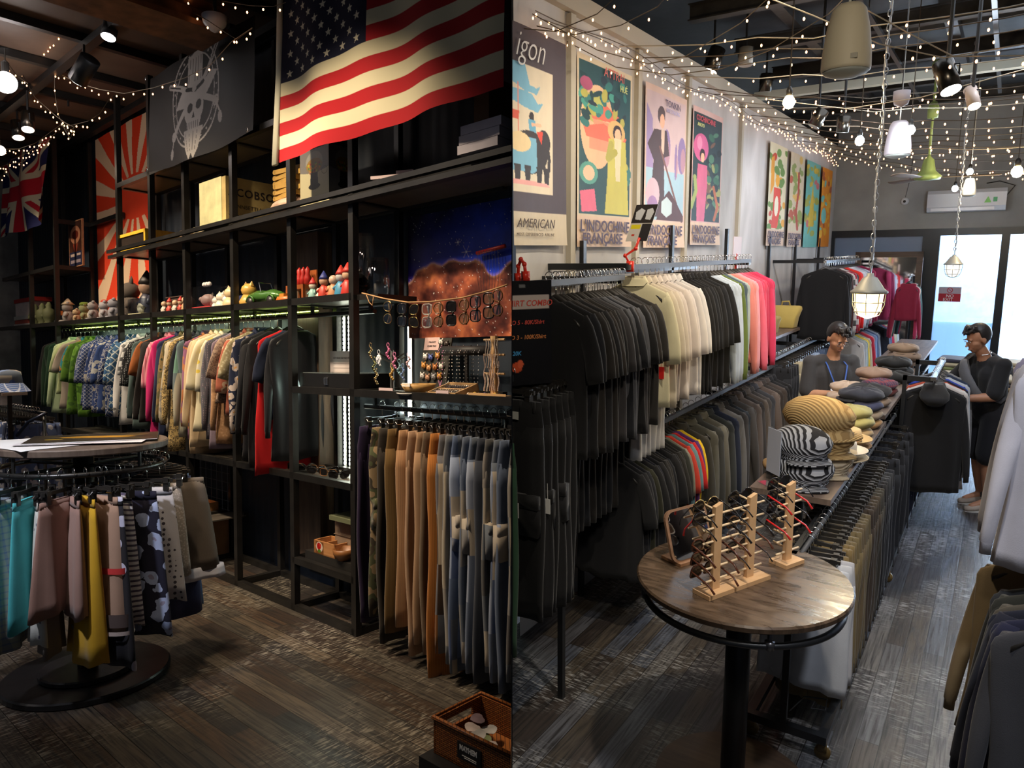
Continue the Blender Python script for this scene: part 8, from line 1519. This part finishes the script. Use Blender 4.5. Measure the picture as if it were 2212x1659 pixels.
room('R')
rq = random.Random(3)
for i in range(20):
    y = 4.6+i*.37; z = 3.66; s = .25+.22*rq.random(); x0 = WX+.06; a = (x0, y, z+.03*rq.random()); b_ = (3.2, y+rq.uniform(-.7, .9), 4.0-.015*i)
    if y < 5: s = .3
    strand(sagging(a, b_, s), f'string of tiny warm bulbs crossing the ceiling, {nth(i+1)} from the near end of the shop', .19 if i < 5 else .17, .0062 if i < 6 else .008, 'strings of bulbs crossing the ceiling', WIREP if i % 3 == 0 else None, .0035)
for i, (pts, Y) in enumerate((([(1112, 60), (1200, 68), (1290, 30), (1345, -20)], [3.45, 3.6, 3.5, 3.4]), ([(1112, 45), (1240, 75), (1340, 55), (1420, 15), (1450, -20)], [3.6, 3.8, 3.8, 3.7, 3.6]), ([(1150, 30), (1290, 108), (1400, 138), (1480, 122), (1600, 50), (1672, -15)], [3.5, 3.9, 4.2, 4.2, 4.0, 3.8]), ([(1225, 90), (1330, 145), (1450, 162), (1560, 148), (1660, 110), (1790, 30), (1830, -10)], [4.0, 4.3, 4.6, 4.6, 4.4, 4.2, 4.0]), ([(1660, -5), (1760, 35), (1900, 95), (2040, 125), (2212, 95)], [3.6, 3.7, 3.8, 3.9, 3.9]), ([(1660, 215), (1830, 235), (1990, 210), (2212, 150)], [5.6, 5.6, 5.5, 5.3]), ([(1870, 20), (1960, 70), (2060, 122), (2212, 120)], [3.5, 3.6, 3.7, 3.8]))):
    P = [R(u, v, Y=y) for (u, v), y in zip(pts, Y)]; Q = []
    for a, b_ in zip(P[:-1], P[1:]): Q += [a.lerp(b_, f) for f in (0, .33, .66)]
    strand(Q+[P[-1]], f'near string of bulbs, {nth(i+1)} counting from the dividing screen', .17, .0055, None, WIREP if i > 3 else None)
for i in range(2):
    P = [Vector((WX+.07+.03*i, y, 3.66-.05*i+.03*sin(y*3+i))) for y in np.arange(3.55, 12.1, .22)]; strand(P, ['upper', 'lower'][i]+' of two strings of bulbs running along the top of the plaster wall', .13, .0065)
def pend_bulb(u, v, Y, r, col, es, label, ztop=4.36):
    p = R(u, v, Y=Y); t = thing('pendant_bulb', label, 'light bulb', p); mb = MB(); mb.tube([(0, 0, r*1.9), (0, 0, ztop-p.z)], .004, 6); mb.part('cord', plain((.05, .035, .02), .8, 0, 'brown_flex'), t)
    mb = MB(); mb.lathe([(r*.5, r*1.0), (r*.55, r*1.9), (r*.3, r*2.5), (.004, r*2.6)], 14); mb.part('socket', DARKM, t, True); mb = MB(); mb.lathe([(.002, -r), (r*.6, -r*.8), (r, -r*.1), (r*.9, r*.5), (r*.5, r*1.1)], 16); mb.part('bulb_glass', plain((1, 1, 1), .3, 0, 'lit_bulb_'+str(es), emit=col, es=es), t, True); return p
wm = (1, .72, .32); cl = (.75, .9, 1)
p = pend_bulb(1704, 222, 4.6, .035, wm, 30, 'bright warm bulb on a brown flex, nearest the plaster wall'); lamp('POINT', p-Vector((0, 0, .08)), 14, (1, .75, .45), .05)
for u, v, Y, lb in ((1857, 305, 6.5, 'bright white bulb hanging left of the second pendant speaker'), (1967, 282, 6.8, 'white bulb just right of the second pendant speaker'), (2063, 408, 10.5, 'small white bulb in front of the air conditioner'), (2095, 372, 9.8, 'small white bulb above the far pendant speaker')):
    p = pend_bulb(u, v, Y, .035, cl, 30, lb); lamp('POINT', p-Vector((0, 0, .08)), 8, (.8, .9, 1), .05)
p = pend_bulb(2197, 372, 8.5, .05, wm, 30, 'bright warm bulb at the right edge of the ceiling'); lamp('POINT', p-Vector((0, 0, .1)), 25, (1, .78, .5), .05)
SPK = plain((.52, .45, .32), .6, 0, 'beige_speaker'); SPK2 = plain((.38, .33, .34), .6, 0, 'dusky_speaker')
def speaker(u, vt, vb, Y, m, label):
    a, b_ = R(u, vt, Y=Y), R(u, vb, Y=Y); h = a.z-b_.z; r = h*.36; t = thing('pendant_speaker', label, 'speaker', b_); mb = MB(); mb.lathe([(r*.98, .04*h), (r, .09*h), (r*.98, .3*h), (r*.86, .65*h), (r*.68, .92*h), (r*.5, .995*h), (.002, h)], 28); mb.part('speaker_body', m, t, True)
    mb = MB(); mb.lathe([(.002, -.06*h), (r*.5, -.045*h), (r*.85, 0), (r*.97, .05*h)], 28); mb.part('speaker_grille', plain((.30, .31, .28), .7, 0, 'speaker_grille'), t, True); mb = MB(); mb.tube([(0, 0, h), (0, 0, 4.36-b_.z)], .005, 6); mb.part('hanging_cable', plain((.5, .48, .42), .6, 0, 'pale_cable'), t)
    mb = MB(); mb.box((r*.45-.012, -r*.95, .15*h), (r*.45+.012, -r*.8, .22*h)); mb.part('maker_mark', plain((.35, .32, .25), .5, 0, 'mark_plate'), t); return t
speaker(1826, 12, 160, 3.3, SPK, 'large beige pendant speaker, nearest under the ceiling'); speaker(1938, 262, 338, 7.0, SPK2, 'second pendant speaker hanging beyond the near one'); speaker(2092, 385, 424, 10.0, SPK, 'small far pendant speaker in front of the air conditioner')
t = thing('small_pendant_fitting', 'upper half of a pale pendant fitting above the second speaker', 'ceiling fitting', R(1946, 232, Y=6.0)); mb = MB(); mb.lathe([(.002, 0), (.045, .02), (.055, .06), (.055, .11)], 16); mb.part('fitting_cup', SPK2, t, True); mb = MB(); mb.tube([(0, 0, .1), (0, 0, 4.36-t.location.z)], .004, 5); mb.part('flex', DARKM, t)
def spot(p, d, r, L_, m, label, lit=None, es=20, up=None, face_only=False):
    t = thing('track_spotlight', label, 'spotlight', p); d = Vector(d).normalized(); mb = MB(); q = d*L_; mb.tube([-q*.5, -q*.5+d*.004, q*.5], [r*.8, r, r], 20); mb.part('lamp_housing', m, t, True)
    mb = MB(); mb.tube([q*.5-d*.002, q*.5+d*.004], [r*.93, r*.90], 20); mb.part('lamp_face', plain((1, 1, 1), .4, 0, 'lit_face', emit=lit, es=es) if lit else plain((.3, .3, .28), .3, .5, 'unlit_reflector'), t)
    top = (up or 4.23)-p[2]; mb = MB(); mb.tube([(0, 0, r*.8), (0, .0, top)], .010, 6); mb.tube([(-r*1.05, 0, 0), (-r*1.05, 0, r*1.1), (r*1.05, 0, r*1.1), (r*1.05, 0, 0)], .006, 5); mb.part('mounting_yoke', BK, t); return t
GM = plain((.10, .09, .075), .25, .9, 'bronze_housing'); BG = plain((.35, .28, .24), .5, 0, 'beige_housing')
spot(R(1542, 130, Z=3.98), (-.25, -.3, -1), 0.068, 0.208, GM, 'large black track spotlight beside the posters', (1, .9, .7), 4, 4.40); spot(R(1611, 122, Z=3.98), (.0, -.1, -1), 0.061, 0.143, plain((.3, .28, .24), .4, .3, 'ribbed_grey'), 'ribbed grey spotlight right of the large black one', None, 0, 4.40); spot(R(1655, 178, Z=3.98), (-.1, .1, -1), 0.061, 0.169, GM, 'unlit black spotlight partly behind the strings', None, 0, 4.40)
spot(R(2045, 165, Y=4.4), (.35, -.3, -1), .05, .16, GM, 'lit black track spotlight below the right-hand track', (1, .92, .8), 14, 4.40); spot(R(2100, 210, Y=5.2), (.3, -.5, -1), .035, .13, BG, 'small beige lit spotlight on the right-hand track', (1, .85, .6), 12, 4.40); spot(R(1768, 255, Y=6.4), (-.5, -.2, -1), .05, .14, GM, 'black unlit spotlight tilted left near the pale crossbeam', None, 0, 4.40); spot(R(1822, 268, Y=6.8), (-.1, .1, -1), .05, .13, GM, 'dark cylindrical spotlight under the pale crossbeam', None, 0, 4.40)
for i, x in enumerate((-1.05, -.25, .35)): 
    y0 = max(1.2, -x*MR[0, 0]/MR[1, 0]+.15); mb = MB(); mb.box((x-.018, y0, 4.10), (x+.018, 10.5, 4.13)); [mb.box((x-.006, y, 4.13), (x+.006, y+.02, 4.155)) for y in np.arange(y0+.1, 10.5, 1.6)]; mb.solo('lighting_track', plain((.07, .075, .08), .3, .7, 'track_metal'), ['left', 'middle', 'right'][i]+' of three metal lighting tracks under the ceiling beams', 'lighting track')
def lantern(u, vt, vb, Y, lit, label):
    b_ = R(u, vb, Y=Y); h = R(u, vt, Y=Y).z-b_.z; r = h*.33; t = thing('cage_lantern', label, 'pendant lamp', b_); g = plain((.34, .35, .33), .5, .4, 'galvanised')
    mb = MB(); mb.lathe([(r*1.15, .56*h), (r*1.17, .6*h), (r*.95, .65*h), (r*.45, .9*h), (r*.25, .93*h), (r*.2, h), (.003, h)], 20); mb.part('lamp_cap', g, t, True); mb = MB(); mb.lathe([(.003, .03*h), (r*.5, .06*h), (r*.8, .2*h), (r*.93, .57*h)], 20)
    mb.part('glass_jar', plain((.9, .8, .5), .3, 0, 'glowing_jar' if lit else 'pale_jar', emit=(1, .74, .34) if lit else (.8, .9, 1), es=1.6 if lit else .5, alpha=.75), t, True)
    mb = MB(); mb.ball((0, 0, .42*h), r*.33, 10); mb.part('bulb_glass', plain((1, 1, 1), .3, 0, 'lit_lantern_bulb', emit=(1, .8, .45), es=20 if lit else 6), t, True)
    for k in range(8): a = k*PI/4; mb = MB(); mb.tube([(r*1.03*cos(a), r*1.03*sin(a), .57*h), (r*.98*cos(a), r*.98*sin(a), .3*h), (r*.7*cos(a), r*.7*sin(a), .08*h), (0, 0, 0)], .0025, 5); mb.part('cage_wire', g, t)
    for z, q in ((.36, 1.0), (.16, .86)): mb = MB(); mb.tube([(r*q*cos(a), r*q*sin(a), z*h) for a in np.linspace(0, 2*PI, 20, endpoint=False)], .0025, 5, closed=True); mb.part('cage_ring', g, t)
    n = int((4.3-b_.z-h)/.036); mb = MB()
    for k in range(n):
        z = h+.012+k*.036; o = [(.011*cos(a), 0, .019*sin(a)) for a in np.linspace(0, 2*PI, 8, endpoint=False)]; mb.tube([(x if k % 2 else 0, 0 if k % 2 else x, z+zz_+.008) for x, _, zz_ in o], .0032, 4, closed=True)
    mb.tube([(.008*sin(k), .008*cos(k), h+k*.1) for k in range(int((4.3-b_.z-h)/.1))], .004, 5); mb.part('chain', plain((.45, .47, .5), .4, .6, 'zinc_chain'), t)
    if lit: lamp('POINT', b_+Vector((0, 0, -.03)), 10, (1, .78, .45), .06)
lantern(1873, 590, 688, 4.5, True, 'glowing yellow cage lantern hanging on a long chain over the counter'); lantern(2057, 550, 600, 8.5, False, 'smaller cage lantern on a chain before the bright glass door')
# fan
p = R(2003, 388, Y=9.0); t = thing('ceiling_fan', 'pale green three-bladed ceiling fan', 'fan', p); fg = plain((.30, .42, .14), .4, 0, 'green_enamel2'); mb = MB(); mb.lathe([(.002, -.01), (.12, .0), (.135, .03), (.11, .05), (.07, .09), (.05, .20), (.02, .23), (.014, .25)], 24); mb.part('motor_housing', fg, t, True); mb = MB(); mb.tube([(0, 0, .2), (0, 0, 4.3-p.z)], .013, 8); mb.ball((0, 0, 4.2-p.z), .05, 10); mb.lathe([(.05, .62), (.055, .72), (.03, .78)], 14); mb.part('down_rod', fg, t, True)
for k in range(3): a = .15+k*2*PI/3; Mx = Matrix.Rotation(a, 4, 'Z') @ Matrix.Rotation(.2, 4, 'X'); mb = MB(); mb.loft([[Mx @ Vector((x, w*cos(f), .02+.006*sin(f))) for f in np.linspace(0, 2*PI, 10, endpoint=False)] for x, w in ((.1, .02), (.2, .035), (.4, .06), (.62, .065), (.66, .03))]); mb.part('fan_blade', plain((.20, .16, .12), .5, 0, 'fan_blade'), t, True)
# air conditioner
a, b_ = R(2008, 412, Y=FY), R(2172, 455, Y=FY); w_ = b_.x-a.x; h_ = .32; t = thing('air_conditioner', 'white wall air conditioner with green energy stickers on the back wall', 'air conditioner', (a.x, FY, b_.z-.02)); AW = plain((.62, .64, .68), .35, 0, 'white_plastic')
mb = MB(); sec = [(0, .02), (-.16, .03), (-.21, .09), (-.215, .27), (-.18, .32), (0, .32)]; mb.loft([[(x, y, z) for y, z in sec] for x in (0, w_)]); mb.part('housing', AW, t); mb = MB(); mb.box((.05, -.20, .035), (w_-.13, -.17, .075)); mb.part('air_vent', plain((.75, .76, .8), .3, 0, 'vent_flap'), t)
mb = MB(); mb.prism([(w_*.73, .13), (w_*.82, .13), (w_*.775, .215)], .214, .217, M=Matrix(((1, 0, 0, 0), (0, 0, -1, 0), (0, 1, 0, 0), (0, 0, 0, 1)))); mb.part('energy_sticker', plain((.15, .5, .06), .4, 0, 'green_sticker'), t); mb = MB(); mb.box((w_*.84, -.218, .14), (w_*.89, -.214, .20)); mb.part('square_sticker', plain((.04, .35, .12), .4, 0, 'green_label'), t)
mb = MB(); mb.tube([(w_-.02, -.08, .2), (w_+.08, -.05, .35), (w_-.1, -.03, .42), (w_-.25, -.02, .40)], .008, 6); mb.part('cable', DARKM, t, True)
p = R(1955, 435, Y=FY); t = thing('security_camera', 'small white dome security camera on the back wall left of the air conditioner', 'camera', p); mb = MB(); mb.ball((0, -.03, 0), .055, 14, sc=(1, .7, 1)); mb.part('dome', AW, t, True); mb = MB(); mb.ball((0, -.064, -.004), .02, 10); mb.part('camera_lens', DARKM, t, True); mb = MB(); mb.tube([(0, -.01, .04), (.04, -.008, .3), (.06, -.008, .6)], .005, 5); mb.part('cable', DARKM, t)
# NO EXIT sign, things in the yard
t = thing('no_exit_sign', 'white and red NO EXIT sign stuck on the glass door', 'sign', (R(2048, 650, Y=FY-.01).x-.13, FY+.012, R(2070, 652, Y=FY).z)); A = Art(90, 64, 'b7aebd'); A.rect(0, .45, 1, 1, 'b3263a'); A.rect(0, 0, 1, .05, '8a8a96'); A.ell(.5, .22, .13, .18, 'b3263a', inner=.75); A.line([(.42, .12), (.58, .33)], .012, 'b3263a'); w_ = .28
mb = MB(); mb.box((0, -.003, 0), (w_, .0, .21)); mb.part('sign_plate', plain((.4, .4, .42), .5, 0, 'sign_edge'), t); printed('sign_print', A, lambda U, V: (w_*U, -.005+0*U, .21*(1-V)), GLOSSY, t); lettering('NO', .062, plain((.75, .7, .72), .6, 0, 'white_letters'), t, frame_M((.095, -.006, .06), (1, 0, 0), (0, 0, 1)), bold=.001); lettering('EXIT', .062, plain((.75, .7, .72), .6, 0, 'white_letters'), t, frame_M((.06, -.006, .008), (1, 0, 0), (0, 0, 1)), bold=.001)
GT = plain((.30, .36, .42), .5, .2, 'painted_gate'); t = thing('scissor_gate', 'folding lattice gate behind the right-hand glass pane', 'gate', (1.15, 15.6, 0))
for k in range(9): mb = MB(); mb.box((k*.16-.01, -.01, .0), (k*.16+.01, .01, 2.3)); mb.part('gate_bar', GT, t)
mb = MB()
for i in range(8):
    for j in range(9): x, z = i*.16, .1+j*.24; mb.tube([(x, 0, z), (x+.16, 0, z+.24)], .008, 4); mb.tube([(x, 0.01, z+.24), (x+.16, .01, z)], .008, 4)
mb.part('lattice', GT, t)
t = thing('scooter', 'pale blue scooter parked in the yard beyond the glass door', 'scooter', (.05, 14.3, 0)); SB = plain((.10, .42, .55), .3, 0, 'scooter_blue'); mb = MB(); mb.tube([(-.45, 0, .5), (-.2, 0, .42), (.15, 0, .35), (.35, 0, .65), (.42, 0, .95)], [.12, .16, .08, .12, .05], 12); mb.part('scooter_body', SB, t, True)
for x in (-.5, .45): mb = MB(); mb.tube([(x+.2*cos(a), 0, .25+.2*sin(a)) for a in np.linspace(0, 2*PI, 20, endpoint=False)], .05, 8, closed=True); mb.part('wheel', DARKM, t, True)
mb = MB(); mb.tube([(.35, -.3, 1.05), (.42, 0, 1.0), (.35, .3, 1.05)], .015, 6); mb.part('handlebar', DARKM, t); mb = MB(); mb.ball((-.2, 0, .78), .2, 10, sc=(1.5, .6, .35)); mb.part('seat', DARKM, t, True)
# ---------------------------------------------------------------- shelf room ceiling
room('L')
CW = (.95, .95, 1)
for u, v, Y, d, r, L_, m, lit, lb in ((238, 62, 2.15, (.15, -.25, -1), .055, .15, BK, CW, 'black track spotlight shining down, uppermost on the left ceiling'), (182, 150, 2.1, (-.75, -.2, -.65), .075, .22, BK, (1, .95, .85), 'large black barrel spotlight on a forked bracket'), (146, 168, 2.5, (.0, -.3, -1), .05, .12, BK, CW, 'smaller lit spotlight half behind the barrel one'), (60, 262, 2.1, (.35, -.1, -1), .055, .18, GM, (1, .85, .65), 'right of the two bronze spotlights at the left edge'), (38, 280, 2.2, (.3, .0, -1), .055, .18, GM, (1, .85, .65), 'left of the two bronze spotlights at the left edge')):
    spot(L(u, v, Y=Y), d, r, L_, m, lb, lit, 22 if lit is not None and m is BK else 5, 4.23)
p = L(12, 178, Y=1.75); t = thing('globe_bulb', 'glowing white globe bulb at the left edge', 'light bulb', p); mb = MB(); mb.ball((0, 0, 0), .085, 20); mb.part('globe', plain((1, 1, 1), .3, 0, 'lit_globe', emit=(1, .92, .95), es=9), t, True); mb = MB(); mb.lathe([(.03, .08), (.03, .16), (.01, .18)], 12); mb.tube([(0, 0, .17), (0, 0, 4.3-p.z)], .005, 6); mb.part('lamp_holder', DARKM, t); lamp('POINT', p-Vector((0, 0, .12)), 5, (1, .85, .75), .09)
p = L(0, 325, Y=2.1); t = thing('spot_bulb', 'bright bulb half cut by the left edge above the union flag', 'light bulb', p); mb = MB(); mb.ball((0, 0, 0), .05, 14); mb.part('globe', plain((1, 1, 1), .3, 0, 'lit_globe2', emit=(1, .8, .6), es=12), t, True); mb = MB(); mb.tube([(0, 0, .04), (0, 0, 4.25-p.z)], .006, 6); mb.part('stem', DARKM, t)
p = L(464, 52, Y=2.4); t = thing('ceiling_sensor', 'small white cone-shaped camera fixed under the rusty beam', 'camera', p); mb = MB(); mb.lathe([(.002, -.06), (.03, -.045), (.075, .0), (.085, .05), (.02, .06)], 18); mb.part('cone_shell', AW, t, True); mb = MB(); mb.tube([(0, 0, .05), (0, 0, 4.3-p.z)], .012, 6); mb.part('mounting_stem', DARKM, t)
LS = [([(154, 0), (140, 45), (125, 75), (108, 100), (90, 108), (65, 122)], 2.0, 'curving'), ([(0, 45), (18, 60), (45, 90), (62, 120), (110, 150), (170, 180), (215, 193), (268, 202), (330, 190), (400, 168), (455, 140), (500, 90), (545, 60)], 2.2, 'long white-corded'), ([(5, 55), (40, 145), (75, 210), (120, 250), (150, 272), (190, 262), (216, 245), (235, 215), (245, 205)], 2.05, 'looping'), ([(405, 0), (420, 28), (450, 45), (490, 72), (512, 85), (545, 62)], 2.3, 'short one under the rusty beam, the'), ([(480, 2), (540, 12), (590, 14), (618, 5)], 2.35, 'topmost right'), ([(118, 160), (118, 195), (125, 245), (140, 280), (152, 300), (160, 275), (135, 262)], 2.15, 'tangled'), ([(0, 322), (40, 322), (75, 310), (100, 292), (130, 270), (150, 285), (165, 270)], 2.2, 'gathered'), ([(0, 360), (20, 355), (50, 350), (75, 325), (105, 300), (120, 288)], 2.3, 'upper one over the union flag, the'), ([(3, 385), (25, 345), (60, 330), (85, 310), (112, 300)], 2.35, 'lower one over the union flag, the'), ([(0, 95), (12, 130), (38, 165), (60, 180)], 1.9, 'leftmost')]
for i, (pts, Y, w_) in enumerate(LS):
    P = [L(u, v, Y=Y+.012*k) for k, (u, v) in enumerate(pts)]; strand(P, f'{w_} string of orange fairy lights over the shelves', .17 if i not in (0, 2, 5, 6, 7, 8) else .11, .0058, None, WIREP if i in (1,) else None, .0028)
# ================================================================ set the shelf room's things in place
for o, r in ROOTS:
    if r == 'L':
        try: o.name
        except ReferenceError: continue
        bpy.context.view_layer
        M = TL @ o.matrix_basis; o.matrix_world = M
